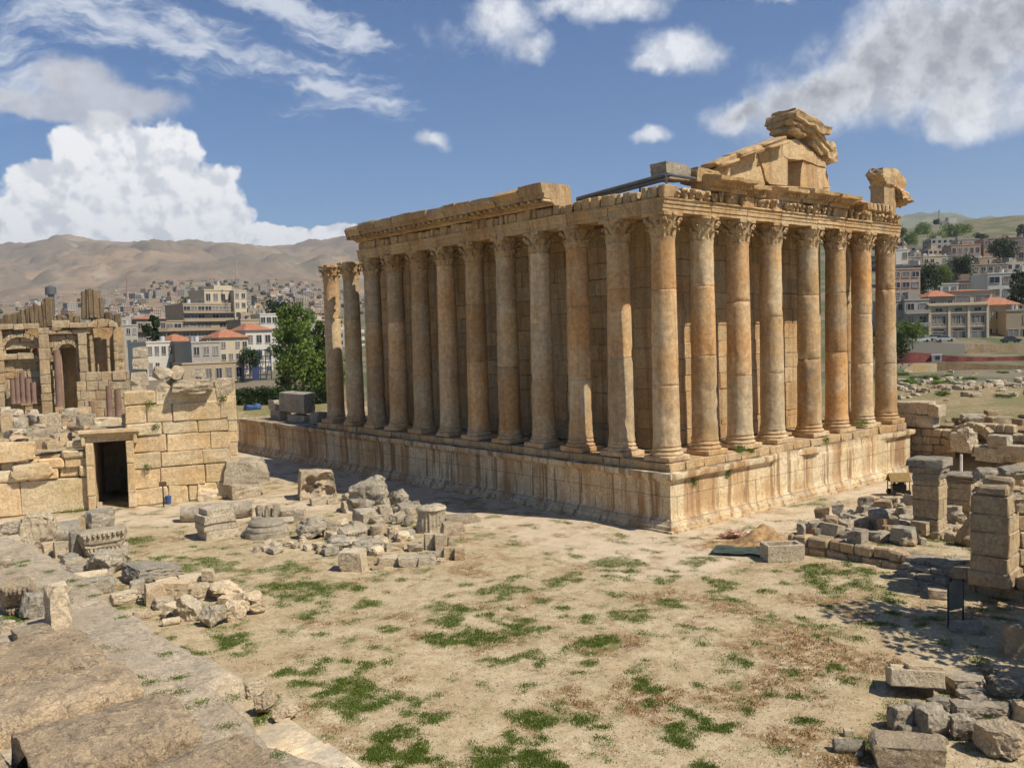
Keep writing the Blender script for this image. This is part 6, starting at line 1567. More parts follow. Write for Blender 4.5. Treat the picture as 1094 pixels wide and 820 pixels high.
def building(name, label, cat, dep, tiers, color, roof=None, thick=11, rot=.36, seed=0, found=9., clutter=True, group=None, tank=True):
    """tiers: (px0, px1, ytop, ybottom, rows, cols, style[, colour]) read off the photograph at distance dep; built in metres, front towards the court"""
    rg = random.Random(seed or sum(map(ord, label))); s = dep/FPX
    x0, x1, yt, yb = tiers[0][:4]; P = D((x0+x1)/2, yb, dep)
    ang = math.atan2(CAM[1]-P.y, CAM[0]-P.x)+math.pi/2+rot
    t = thing(name, label, cat, P, ang, group)
    cxx, base = (x0+x1)/2, yb; top = 0
    for ti, T in enumerate(tiers):
        x0, x1, yt, yb, rows, cols, style = T[:7]; colr = T[7] if len(T) > 7 else color
        w, h = (x1-x0)*s, (yb-yt)*s; ox = ((x0+x1)/2-cxx)*s; oz = (base-yb)*s; fy = T[8] if len(T) > 8 else (0. if ti == 0 else .25*ti)
        bm = newbm(); th = max(4, thick-fy*2)
        box(bm, (ox-w/2, fy, oz-(found if ti == 0 else .3)), (ox+w/2, fy+th, oz+h), colr)
        obj('wall', bm, M_PLASTER, t, smooth=0)
        bm = newbm()                                       # parapet / slab edge round the flat roof
        for a, b2 in (((ox-w/2-.15, fy-.15, oz+h), (ox+w/2+.15, fy+.15, oz+h+.35)), ((ox-w/2-.15, fy+.15, oz+h), (ox-w/2+.15, fy+th, oz+h+.35)), ((ox+w/2-.15, fy+.15, oz+h), (ox+w/2+.15, fy+th, oz+h+.35))): box(bm, a, b2, tuple(c*1.1 for c in colr))
        if style != 'none' or ti == 0: obj('parapet', bm, M_PLASTER, t, smooth=0)
        else: bm.free()
        if rows and cols:
            fh = h/rows; bw = w/cols
            ww = min(bw*.55, 2.6) if style != 'wide' else bw*.72; wh = fh*.48
            if style == 'strip': ww = bw*.86
            for r in range(rows):
                zz = oz+fh*r+fh*.28
                if style in ('balcony', 'strip'):
                    bm = newbm(); box(bm, (ox-w/2-.05, fy-1.1, oz+fh*r-.12), (ox+w/2+.05, fy-.002, oz+fh*r+.10), tuple(c*1.05 for c in colr))
                    if style == 'balcony' or r % 2 == 0: box(bm, (ox-w/2, fy-1.1, oz+fh*r+.102), (ox+w/2, fy-1.0, oz+fh*r+.85), tuple(c*.9 for c in colr))
                    obj('balcony', bm, M_PLASTER, t, smooth=0)
                for c in range(cols):
                    if rg.random() < .05: continue
                    if style == 'shop' and r == 0: me = window_mesh(bw*.72, fh*.8); zq = oz+.2
                    elif style == 'door' and r == 0: me = window_mesh(bw*.5, fh*.72); zq = oz+.1
                    else: me = window_mesh(ww, wh); zq = zz
                    o = bpy.data.objects.new('window', me); link(o, t); o.location = (ox-w/2+bw*(c+.5), fy-.02, zq)
        top = max(top, oz+h)
        if roof and ti == roof[0]:
            e, rh = .5, roof[1]*s; bm = newbm(); z = oz+h+.36
            a = [bm.verts.new(v) for v in ((ox-w/2-e, fy-e, z), (ox+w/2+e, fy-e, z), (ox+w/2+e, fy+th+e, z), (ox-w/2-e, fy+th+e, z))]
            k = max(.0, w/2-th/2) if w > th else 0; r_ = [bm.verts.new((ox-max(k, w*.12), fy+th/2, z+rh)), bm.verts.new((ox+max(k, w*.12), fy+th/2, z+rh))]
            for f in ((a[0], a[1], r_[1], r_[0]), (a[1], a[2], r_[1]), (a[2], a[3], r_[0], r_[1]), (a[3], a[0], r_[0])): bm.faces.new(f)
            bm.faces.new(a); obj('roof', bm, M_TILE, t, smooth=0)
        elif clutter and rg.random() < .8:
            for q in range(rg.randint(1, 2)):
                bm = newbm(); x = ox+rg.uniform(-w*.35, w*.35); y = fy+rg.uniform(2, th*.6); tube(bm, (x, y, oz+h), (x, y, oz+h+1.5), .55, .55, 10)
                tintv(bm, bm.verts, rg.choice((.5, .4, .3))); obj('water_tank', bm, M_PLASTER, t)
            for q in range(rg.randint(1, 3)):
                x = ox+rg.uniform(-w*.42, w*.42); y = fy+rg.uniform(.8, 3); bm = newbm(); tube(bm, (x, y, oz+h), (x, y, oz+h+1.3), .06, .06, 5); lathe(bm, [(.05, 0), (.4, .08), (.62, .26), (.60, .28), (.38, .12)], 12, (x, y, oz+h+1.2), caps=False); obj('satellite_dish', bm, M_FRAME, t)
            if rg.random() < .5:
                bm = newbm(); x = ox+rg.uniform(-w*.3, w*.3); box(bm, (x-1.4, fy+3, oz+h), (x+1.4, fy+5.5, oz+h+2.3), tuple(c*.95 for c in colr)); obj('stair_house', bm, M_PLASTER, t, smooth=0)
    return t
TAN, OCH, PINK, WHT, GRY, CRM, BRN = (.39, .305, .20), (.44, .32, .165), (.41, .285, .205), (.56, .52, .44), (.36, .325, .27), (.51, .425, .30), (.28, .21, .15)
building('hotel', 'large tiered tan hotel block with a pale stair tower on the left skyline', 'building', 268, [(179, 252, 343, 372, 3, 9, 'strip', TAN), (198, 252, 325, 343, 2, 7, 'strip', TAN), (252, 266, 311, 362, 5, 2, 'win', CRM, -1.2), (223, 256, 310, 325, 1, 4, 'win', CRM, 1.5), (236, 256, 304, 311, 0, 0, 'none', CRM, 3)], TAN, None, 16)
building('apartment_house', 'brown two-storey house with balconies left of the hotel', 'building', 255, [(147, 179, 342, 366, 2, 4, 'balcony')], BRN, (0, 3), 12)
building('villa', 'white villa with tall pillars and open porch in the left town', 'building', 205, [(158, 187, 366, 400, 2, 4, 'door')], WHT, None, 12)
building('townhouse', 'ochre house with a small orange roof beside the white villa', 'building', 208, [(187, 208, 366, 400, 2, 3, 'win')], OCH, (0, 8), 11)
building('townhouse', 'grey two-storey house with a wide dark arcade and blue roof terrace', 'building', 200, [(206, 237, 366, 402, 2, 3, 'shop')], GRY, None, 11)
building('townhouse', 'plain beige house with an orange hipped roof in the left town', 'building', 212, [(236, 267, 362, 400, 3, 4, 'win')], CRM, (0, 9), 12)
building('townhouse', 'white house with an orange hipped roof right of the beige one', 'building', 225, [(264, 293, 354, 404, 3, 3, 'win')], WHT, (0, 8), 12)
building('apartment_house', 'pale flat roofed block between the hotel and the white framed one', 'building', 262, [(258, 280, 342, 370, 2, 4, 'win')], TAN, None, 12)
building('apartment_house', 'white framed block under construction left of the poplar', 'building', 265, [(279, 298, 336, 372, 3, 3, 'wide')], WHT, None, 12)
building('townhouse', 'beige house behind the poplar and the first column', 'building', 215, [(331, 347, 384, 418, 2, 2, 'win')], CRM, (0, 6), 11)
building('shed', 'long low tan wall-like building before the left townhouses', 'building', 192, [(196, 262, 388, 410, 1, 6, 'win')], TAN, None, 6, clutter=False)
building('townhouse', 'small grey house peeping over the gate wall at the far left town', 'building', 230, [(128, 148, 348, 372, 2, 3, 'win')], GRY, None, 10)
building('apartment_house', 'tan block behind the hotel on the right', 'building', 330, [(266, 292, 330, 352, 3, 4, 'win')], TAN, None, 12)
# scaffold tower and building frame
s_ = 195/FPX; p = D(276, 409, 195); ang = math.atan2(CAM[1]-p.y, CAM[0]-p.x)+math.pi/2
sc_ = thing('scaffolding', 'dark blue scaffolding round an unfinished house left of the poplar', 'scaffolding', p, ang)
bm = newbm(); M_SCAF = plain('blue_scaffold', (.06, .07, .12), .6)
for ix in range(6):
    for iy in range(2):
        x, y = (-14+ix*5.6)*s_, iy*2.5; tube(bm, (x, y, -3), (x, y, 36*s_), .11, .11, 5, caps=False)
for iz in range(6):
    z = iz*6.6*s_+.4
    for iy in range(2): tube(bm, (-14*s_, iy*2.5, z), (14*s_, iy*2.5, z), .10, .10, 5, caps=False)
    if iz: box(bm, (-14*s_, 0, z), (14*s_*(.2 if iz % 2 else 1), 2.5, z+.10))
for ix in range(0, 5, 2): tube(bm, ((-14+ix*5.6)*s_, 0, .4), ((-14+(ix+1)*5.6)*s_, 0, 33*s_), .09, .09, 5, caps=False)
obj('frame', bm, M_SCAF, sc_)
bm = newbm(); box(bm, (-6*s_, -.15, .5), (1.5*s_, -.05, 34*s_)); obj('netting', bm, plain('blue_netting', (.05, .065, .13), .9), sc_)
# right-hand town
building('apartment_house', 'pink apartment block with a cream concrete grid right of the last column', 'building', 238, [(953, 983, 288, 332, 4, 3, 'wide', PINK)], PINK, None, 12)
building('townhouse', 'narrow grey house at the road directly right of the last column', 'building', 222, [(948, 967, 322, 362, 3, 2, 'door', GRY)], GRY, None, 10)
building('townhouse', 'grey-tan house with two deep balcony storeys at the road', 'building', 220, [(967, 992, 321, 362, 3, 2, 'balcony', GRY)], GRY, None, 10)
civ = building('civic_building', 'cream symmetrical building with three bays of narrow windows and dark shopfronts', 'building', 219, [(993, 1054, 325, 364, 1, 0, 'win', CRM)], CRM, None, 12, clutter=False)
s_ = 219/FPX
for k_, xc in enumerate((-19.5, .5, 20.)):
    for q in (-1, 0, 1):
        o = bpy.data.objects.new('window', window_mesh(3.0*s_, 8.2*s_)); link(o, civ); o.location = ((xc+q*4.8)*s_, -.02, 18.5*s_)
    o = bpy.data.objects.new('shopfront', window_mesh(13.*s_, 8.6*s_)); link(o, civ); o.location = (xc*s_, -.02, .3)
    o = bpy.data.objects.new('window', window_mesh(7*s_, 3*s_)); link(o, civ); o.location = (xc*s_, -.02, 32*s_)
    bm = newbm(); box(bm, ((xc-5)*s_, -.12, 11.2*s_), ((xc+5)*s_, -.01, 12.6*s_)); obj('sign_strip', bm, M_DARK, civ, smooth=0)
for xc in (-29.5, -9.5, 10.3, 29.5):
    bm = newbm(); box(bm, ((xc-1.3)*s_, -.5, -6), ((xc+1.3)*s_, -.004, 37*s_), tuple(c*1.1 for c in CRM)); obj('pilaster', bm, M_PLASTER, civ, smooth=0)
for zz, dd in ((14.8, .35), (29.5, .45), (37.6, .9)):
    bm = newbm(); box(bm, (-30.6*s_, -dd, zz*s_), (30.6*s_, -.006, (zz+1.0)*s_), tuple(c*1.12 for c in CRM)); obj('cornice', bm, M_PLASTER, civ, smooth=0)
building('townhouse', 'house with an orange tiled roof behind the civic building, left part', 'building', 236, [(993, 1019, 318, 345, 2, 3, 'win', TAN)], TAN, (0, 7), 9)
building('townhouse', 'cream upper storey with two wide windows behind the civic building', 'building', 240, [(1019, 1059, 312, 345, 2, 2, 'wide', CRM)], CRM, (0, 2), 10)
building('apartment_house', 'large white-cream block with three storeys of paired windows', 'building', 262, [(1057, 1112, 292, 345, 4, 4, 'wide', WHT)], WHT, None, 14)
building('townhouse', 'yellow-brown house with an orange hipped roof at the road', 'building', 224, [(1054, 1088, 327, 365, 2, 4, 'door', OCH)], OCH, (0, 9), 11)
building('shop', 'low tan shop with a white awning at the right border of the road', 'building', 218, [(1076, 1104, 332, 366, 2, 2, 'shop', TAN)], TAN, None, 10)
building('apartment_house', 'dark unfinished concrete block on the slope above the pink one', 'building', 300, [(984, 1020, 284, 318, 4, 5, 'wide', (.20, .17, .14))], (.20, .17, .14), None, 12)
building('villa', 'pale flat villa with a long white roof line on the slope', 'building', 268, [(990, 1023, 304, 326, 2, 4, 'win', WHT)], CRM, None, 10)
building('apartment_house', 'brownish block with a shaded porch above the orange roofs', 'building', 280, [(1023, 1051, 300, 326, 2, 3, 'wide', BRN)], BRN, None, 10)
building('apartment_house', 'long grey-brown building across the middle of the slope', 'building', 320, [(1033, 1076, 283, 310, 3, 6, 'win', TAN)], TAN, None, 11)
building('townhouse', 'pinkish house with four windows high on the slope', 'building', 420, [(1017, 1047, 262, 285, 2, 5, 'win', PINK)], PINK, None, 12)
building('townhouse', 'wide pale house with grey terrace below the pinkish house', 'building', 380, [(1011, 1046, 273, 295, 2, 5, 'win', GRY)], GRY, None, 12)
building('townhouse', 'small cream house with a dark garage in the middle of the slope', 'building', 370, [(1046, 1071, 275, 295, 2, 2, 'wide', CRM)], CRM, None, 10)
building('apartment_house', 'tan flat roofed block near the right top of the town', 'building', 420, [(1052, 1080, 255, 285, 3, 4, 'win', PINK)], PINK, None, 12)
building('apartment_house', 'dark brown three-storey block at the right border of the slope', 'building', 380, [(1078, 1104, 254, 292, 3, 3, 'win', BRN)], BRN, None, 12)
building('townhouse', 'row-like cream house with square windows left on the slope', 'building', 345, [(987, 1012, 274, 296, 2, 4, 'win', CRM)], CRM, None, 10)
building('townhouse', 'grey house left of the row-like cream one', 'building', 350, [(969, 988, 275, 300, 2, 3, 'win', GRY)], GRY, None, 10)
building('townhouse', 'small white house with open terrace beside the last column capital', 'building', 345, [(957, 970, 267, 292, 2, 2, 'wide', WHT)], WHT, None, 10)
building('townhouse', 'highest greenish-grey house of the right slope', 'building', 470, [(1024, 1046, 256, 272, 1, 4, 'win', GRY)], GRY, None, 10)
building('townhouse', 'tan house behind the dark pine at the right', 'building', 300, [(1074, 1100, 296, 320, 2, 3, 'win', TAN)], TAN, None, 10)
# monument and flag on the hill
mo = building('monument', 'white square monument with a grey base building on the hilltop', 'building', 880, [(1013.5, 1022, 232, 242, 0, 0, 'none', WHT), (1003, 1013.5, 236, 243, 1, 2, 'win', GRY)], WHT, None, 9, clutter=False)
p = D(1003, 240, 880); fl = thing('flagpole', 'flagpole with a small red flag on the right hilltop', 'flag', p)
bm = newbm(); tube(bm, (0, 0, -6), (0, 0, 15), .3, .2, 6); obj('pole', bm, M_BEAM, fl)
bm = newbm(); cbox(bm, (1.9, 0, 13), (3.6, .15, 3.0), .5, .05); obj('flag', bm, plain('red_cloth', (.5, .06, .05), .8), fl)
# road with kerb, retaining walls, red fence
def strip_wall(name, label, pts, d, mat, th, cat, hextra=0., colr=None, seg=2.5, jag=0.):
    """wall following photographed top/bottom points [(px, ytop, ybottom)] at distance d"""
    rg = random.Random(5); bm = newbm(); A = []
    P = []
    for (a, b2) in zip(pts, pts[1:]):
        n = max(1, int((b2[0]-a[0])*d/FPX/seg))
        for i in range(n): P.append([a[j]+(b2[j]-a[j])*i/n for j in range(3)])
    P.append(list(pts[-1]))
    for q in P:
        t_, b_ = D(q[0], q[1]+rg.uniform(-jag, jag), d), D(q[0], q[2], d); f = Vector((t_.x-CAM[0], t_.y-CAM[1], 0)).normalized()
        bb = Vector((t_.x, t_.y, b_.z-1.5)); c = [bb, t_, t_+f*th, bb+f*th]; A.append([bm.verts.new(v) for v in c])
    for a, b2 in zip(A, A[1:]):
        for j in range(4): bm.faces.new((a[j], a[(j+1) % 4], b2[(j+1) % 4], b2[j]))
    bm.faces.new(A[0]); bm.faces.new(A[-1])
    if colr: tintv(bm, bm.verts, colr)
    o0 = A[0][0].co.copy(); o = obj(name, bm, mat, None, o0, world=True, smooth=0); tag(o, label, cat); return o
strip_wall('retaining_wall', 'grey concrete retaining wall below the road on the right', [(958, 364, 379), (1031, 367, 381)], 200, M_PLASTER, 1, 'wall', 0, (.27, .24, .20))
strip_wall('retaining_wall', 'rough rubble retaining wall below the road, right of the grey concrete one', [(1032, 367, 382), (1100, 368, 386)], 200.6, M_RUIN, 1.5, 'wall', 0, (.85, .85, .85), 1.5, .3)
M_RED = plain('maroon_sheet', (.20, .065, .05), .8, 0, .5, False, .35)
strip_wall('red_fence', 'long maroon sheet metal fence across the field on the right', [(958, 375, 385), (990, 377, 387), (1030, 381, 389), (1060, 381, 391), (1102, 380, 390)], 186, M_RED, .3, 'fence', seg=2., jag=.25)
strip_wall('field_wall', 'long dark stone field wall with a pale coping below the red fence', [(970, 389, 398), (1000, 386, 401), (1040, 388, 403), (1102, 391, 405)], 172, M_RUIN, 1.2, 'wall', 0, (.55, .52, .48), 1.5, .15)
strip_wall('field_wall', 'short sunlit stone wall at the left end of the dark field wall', [(966, 395, 402), (976, 388, 402), (1001, 388, 402)], 168, M_GATE, 1.0, 'wall', seg=1.2, jag=.3)
strip_wall('path_kerb', 'thin pale kerb line of a path across the field', [(960, 419.5, 421), (1030, 418.5, 420), (1102, 419, 420.5)], 140, M_PALE, .6, 'kerb', seg=2, jag=.15)
p = D(1001, 385, 184); t = thing('cabin', 'small white cabin beside the maroon fence', 'cabin', p, math.atan2(CAM[1]-p.y, CAM[0]-p.x)+math.pi/2)
bm = newbm(); box(bm, (-.9, 0, -1), (.9, 1.6, 1.1)); obj('wall', bm, M_WHITE, t, smooth=0)
bm = newbm(); box(bm, (-1.05, -.15, 1.1), (1.05, 1.75, 1.22)); obj('roof', bm, M_WHITE, t, smooth=0)
o = bpy.data.objects.new('window', window_mesh(.8, .7)); link(o, t); o.location = (.1, -.02, .15)
p = D(961, 377, 192); t = thing('kiosk', 'small kiosk with a red-orange roof behind the last column', 'kiosk', p, math.atan2(CAM[1]-p.y, CAM[0]-p.x)+math.pi/2)
bm = newbm(); box(bm, (-1.4, 0, -1), (1.4, 2.4, .7), TAN); obj('wall', bm, M_PLASTER, t, smooth=0)
bm = newbm(); a = [bm.verts.new(v) for v in ((-1.7, -.3, .7), (1.7, -.3, .7), (1.7, 2.7, .7), (-1.7, 2.7, .7), (0, 1.2, 1.6))]
for f in ((0, 1, 4), (1, 2, 4), (2, 3, 4), (3, 0, 4), (0, 1, 2, 3)): bm.faces.new([a[i] for i in f])
obj('roof', bm, plain('red_roof', (.45, .10, .05), .8), t, smooth=0)
rg = random.Random(77)
def depth_pt(px, d):
    lat = (px-547)/FPX*d; x = CAM[0]+_fw[0]/math.cos(PITCH)*d+_r[0]*lat; y = CAM[1]+_fw[1]/math.cos(PITCH)*d+_r[1]*lat
    return x, y, float(H(np.array([x]), np.array([y]))[0])
FS = [mesh_of('field_stone', rock_bm((1.2, .9, .7), 950+i, 'worn', 4, 1.4), M_ROCK, 28) for i in range(6)]
for i in range(150):
    d = rg.choice([rg.gauss(137, 3), rg.gauss(128, 5), rg.gauss(146, 3), rg.uniform(112, 168)]); x, y, z = depth_pt(rg.uniform(945, 1110), d)
    o = bpy.data.objects.new('field_stone', FS[i % 6]); COL.objects.link(o); k = rg.uniform(.35, 1.3); o.scale = (k, k, k); o.location = (x, y, z+.15*k); o.rotation_euler.z = rg.uniform(0, 6)
    tag(o, 'pale stone strewn in rows over the field behind the enclosure wall', 'stone', 'stones of the field on the right')
bm = newbm(); leaf_crown(bm, [(Vector((rg.gauss(0, .6), rg.gauss(0, .6), rg.uniform(.2, .7))), .6, .7) for _ in range(7)], 420, .30, rg); BU = mesh_of('bush', bm, M_LEAF, 0)
for i in range(34):
    d = rg.choice([rg.gauss(150, 5), rg.gauss(160, 5), rg.uniform(115, 180)]); px = rg.choice([rg.uniform(945, 985), rg.uniform(945, 1110)]); x, y, z = depth_pt(px, d)
    o = bpy.data.objects.new('bush', BU); COL.objects.link(o); k = rg.uniform(.35, .95); o.scale = (k*1.3, k*1.3, k*.7); o.location = (x, y, z); o.rotation_euler.z = rg.uniform(0, 6)
    tag(o, 'low green bush growing on the field behind the enclosure wall', 'bush', 'bushes on the right field')
# cars
def car(px, pyb, d, colr, label, rot):
    p = D(px, pyb, d); t = thing('parked_car', label, 'car', p, rot); mt = plain('car_paint', colr, .3, .3, .05)
    bm = newbm(); prof = [(-2.1, .35), (-2.15, .75), (-1.9, .92), (-1.2, 1.0), (1.0, .98), (1.9, .85), (2.15, .65), (2.1, .35)]
    A = [bm.verts.new((x, -.82, z)) for x, z in prof]; B = [bm.verts.new((x, .82, z)) for x, z in prof]
    bm.faces.new(A); bm.faces.new(B)
    for i in range(len(A)): bm.faces.new((A[i], A[(i+1) % len(A)], B[(i+1) % len(A)], B[i]))
    obj('body', bm, mt, t, smooth=0)
    bm = newbm(); A = [bm.verts.new((x, -.72*k, z)) for x, z, k in ((-1.6, .97, 1), (-1.0, 1.44, .85), (.35, 1.46, .85), (1.05, .97, 1))]; B = [bm.verts.new((v.co.x, -v.co.y, v.co.z)) for v in A]
    bm.faces.new(A); bm.faces.new(B)
    for i in range(4): bm.faces.new((A[i], A[(i+1) % 4], B[(i+1) % 4], B[i]))
    obj('cabin', bm, M_GLASS, t, smooth=0)
    bm = newbm(); box(bm, (-1.0, -.64, 1.45), (.35, .64, 1.5)); obj('roof', bm, mt, t, smooth=0)
    for x in (-1.3, 1.3):
        for y in (-.84, .66): bm = newbm(); tube(bm, (x, y, .33), (x, y+.18, .33), .33, .33, 12); obj('wheel', bm, M_BLK, t)
car(1009, 365, 208, (.5, .5, .5), 'silver parked car in front of the civic building', -.75)
car(1080, 366, 208, (.06, .06, .07), 'dark parked car in front of the low shop', -.75)
car(983, 365.5, 208, (.7, .7, .68), 'white parked car half hidden behind the bush at the road', -.75)
car(1000, 364, 213, (.55, .54, .5), 'pale car behind the silver one at the civic building', -.75)
# far houses on the slopes: a few meshes, many houses
def house_mesh(seed):
    rg = random.Random(seed); bm = newbm(); w, d, h = rg.uniform(9, 16), rg.uniform(9, 13), rg.choice([4, 6.5, 7, 9.5]); c = rg.choice([TAN, CRM, WHT, GRY, PINK, CRM, BRN])
    box(bm, (-w/2, -d/2, -8), (w/2, d/2, h), c); n0 = len(bm.faces)
    for r in range(int(h/3)):
        for k in range(4):
            for f in (-1, 1):
                x = -w/2+w*(k+.5)/4; box(bm, (x-.9, f*d/2-.06, r*3+1), (x+.9, f*d/2+.06, r*3+2.5), .9)
                y = -d/2+d*(k+.5)/4; box(bm, (f*w/2-.06, y-.8, r*3+1), (f*w/2+.06, y+.8, r*3+2.5), .9)
    n1 = len(bm.faces)
    if rg.random() < .16:
        a = [bm.verts.new(v) for v in ((-w/2-.4, -d/2-.4, h), (w/2+.4, -d/2-.4, h), (w/2+.4, d/2+.4, h), (-w/2-.4, d/2+.4, h), (0, 0, h+2.4))]
        for f in ((0, 1, 4), (1, 2, 4), (2, 3, 4), (3, 0, 4)): bm.faces.new([a[i] for i in f])
    else: box(bm, (-1.5, -1.5, h), (1.5, 1.5, h+2), c)
    roofed = len(bm.faces)-n1 == 4
    for i, f in enumerate(bm.faces): f.material_index = 0 if i < n0 else 1 if i < n1 else (2 if roofed else 0)
    return mesh_of('far_house', bm, [M_PLASTER, M_GLASS, M_TILE], 0)
HM = [house_mesh(s) for s in range(300, 314)]
rg = random.Random(17)
def far_house(px, d, label, group, name='far_house'):
    z = float(table(px, d)); lat = (px-547)/FPX*d; x = CAM[0]+_fw[0]/math.cos(PITCH)*d+_r[0]*lat; y = CAM[1]+_fw[1]/math.cos(PITCH)*d+_r[1]*lat
    o = bpy.data.objects.new(name, rg.choice(HM)); COL.objects.link(o); o.location = (x, y, z); o.rotation_euler.z = rg.uniform(0, 6.28)
    tag(o, label, 'house', group)
for i in range(285):
    d = 10**rg.uniform(math.log10(330), math.log10(1650)); px = rg.choice((rg.uniform(-20, 400), rg.uniform(110, 345)))
    far_house(px, d, 'tiny pale house in the far town under the brown hills', 'far houses under the brown hills')
for i in range(130):
    d = rg.uniform(1150, 2500); px = rg.choice((rg.uniform(-20, 400), rg.gauss(330, 40), rg.gauss(60, 50)))
    far_house(px, d, 'hardly visible house of the villages at the foot of the hills', 'villages at the foot of the hills', 'village_house')
for i in range(46):
    d = rg.uniform(330, 560); px = rg.uniform(952, 1110)
    far_house(px, d, 'small house scattered among the trees on the right-hand slope', 'small houses on the right slope', 'slope_house')
# masts
def mast(px, yt, yb, d, label, r=.35, rgb=(.35, .30, .28)):
    p = D(px, yb, d); h = (yb-yt)*d/FPX; bm = newbm()
    for k in range(3):
        a = 2.1*k; tube(bm, (r*2.2*math.cos(a), r*2.2*math.sin(a), -4), (r*.3*math.cos(a), r*.3*math.sin(a), h), .10*r/.35, .06*r/.35, 4)
    for i in range(int(h/2)):
        z = i*2.; k = 1-z/h*.86
        q = [(r*2.2*k*math.cos(2.1*j), r*2.2*k*math.sin(2.1*j)) for j in range(3)]
        for j in range(3): tube(bm, (*q[j], z), (*q[(j+1) % 3], z+1.6), .05*r/.35, .05*r/.35, 4, caps=False)
    tag(obj('lattice_mast', bm, plain('mast_paint', rgb, .6), None, p), label, 'mast')
mast(253, 270, 305, 270, 'thin lattice mast on the hotel roof', .22)
mast(137, 296, 330, 700, 'red and white lattice mast far off left of the hotel', .7, (.4, .2, .17))
p = D(55, 325, 900); bm = newbm(); tube(bm, (0, 0, -10), (0, 0, 10), 3, 3, 12); tube(bm, (0, 0, 10), (0, 0, 17), 5.2, 5.2, 14); tube(bm, (0, 0, 17), (0, 0, 19), 5.2, 1, 14)
tag(obj('water_tower', bm, M_BEAM, None, p), 'grey water tower rising behind the jagged ruin fragments', 'tower')

# ------------------------------------------------------------------ trees
def tree_meshes(h, rw, kind, seed, n, leaf, mat):
    rg = random.Random(seed); tb = newbm(); clumps = []
    hb = h*(.05 if kind in ('poplar', 'cypress') else .28)
    pts = [Vector((rg.uniform(-.03, .03)*h*(i/6), rg.uniform(-.03, .03)*h*(i/6), h*.9*i/6)) for i in range(7)]; pts[0] = Vector((0, 0, -.5))
    r0 = h*.022
    for i in range(6): tube(tb, pts[i], pts[i+1], r0*(1-i/7), r0*(1-(i+1)/7), 7, caps=False)
    nb = {'poplar': 26, 'cypress': 16, 'round': 20}[kind]
    for b in range(nb):
        k = (b+rg.random())/nb; z = hb+(h*.97-hb)*k; i = min(5, int(z/(h*.9)*6)); base = pts[i].lerp(pts[i+1], min(1, z/(h*.9)*6-i)); base.z = min(z, h*.88)
        if kind == 'cypress': rr = rw*(.25+.85*math.sin(math.pi*min(1, .12+k*.9))**.8)
        elif kind == 'poplar': rr = rw*(.55+.6*math.sin(math.pi*min(1, .25+k*.72)))*(1.1-.25*k)
        else: rr = rw*(.35+.75*math.sin(math.pi*min(1, .15+k*.85)))
        a = b*2.399+rg.uniform(-.5, .5); tip = base+Vector((math.cos(a), math.sin(a), rg.uniform(.1, .7)))*rr*rg.uniform(.45, .85)
        tip.z = min(tip.z, h)
        tube(tb, base, tip, r0*.35*(1-k*.6), r0*.1, 5, caps=False)
        clumps.append((tip, rr*rg.uniform(.32, .55), rg.uniform(.8, 1.3)))
        if rg.random() < .7: clumps.append((base.lerp(tip, .55)+Vector((rg.uniform(-.2, .2), rg.uniform(-.2, .2), .1))*rr, rr*rg.uniform(.25, .4), 1))
    cb = newbm(); leaf_crown(cb, clumps, n, leaf, rg)
    return mesh_of('trunk', tb, M_BARK, 60), mesh_of('crown', cb, mat, 0)
def tree(name, p, mt, label, rot=0., sc=1., group=None):
    t = thing(name, label, 'tree', p, rot, group); t.scale = (sc,)*3
    for n_, m_ in zip(('trunk', 'crown'), mt): o = bpy.data.objects.new(n_, m_); link(o, t)
    return t
s150 = 150/FPX
tree('poplar_tree', D(316, 419, 152), tree_meshes(97*s150, 24*s150, 'poplar', 1, 9500, .52, M_LEAF), 'tall bright green poplar left of the free-standing columns')
tree('poplar_tree', D(347, 425, 158), tree_meshes(90*s150, 20*s150, 'poplar', 2, 7000, .52, M_LEAF), 'green poplar seen behind the two free-standing columns', 1.)
tree('pine_tree', D(165, 378, 235), tree_meshes(44*235/FPX, 8*235/FPX, 'cypress', 3, 3500, .7, M_LEAFD), 'dark pointed pine before the hotel in the left town')
RT = tree_meshes(9, 4.2, 'round', 5, 2600, .6, M_LEAFD); RT2 = tree_meshes(9, 4.5, 'round', 6, 2600, .6, M_LEAF); CY = tree_meshes(13, 3.0, 'cypress', 7, 2600, .6, M_LEAFD)
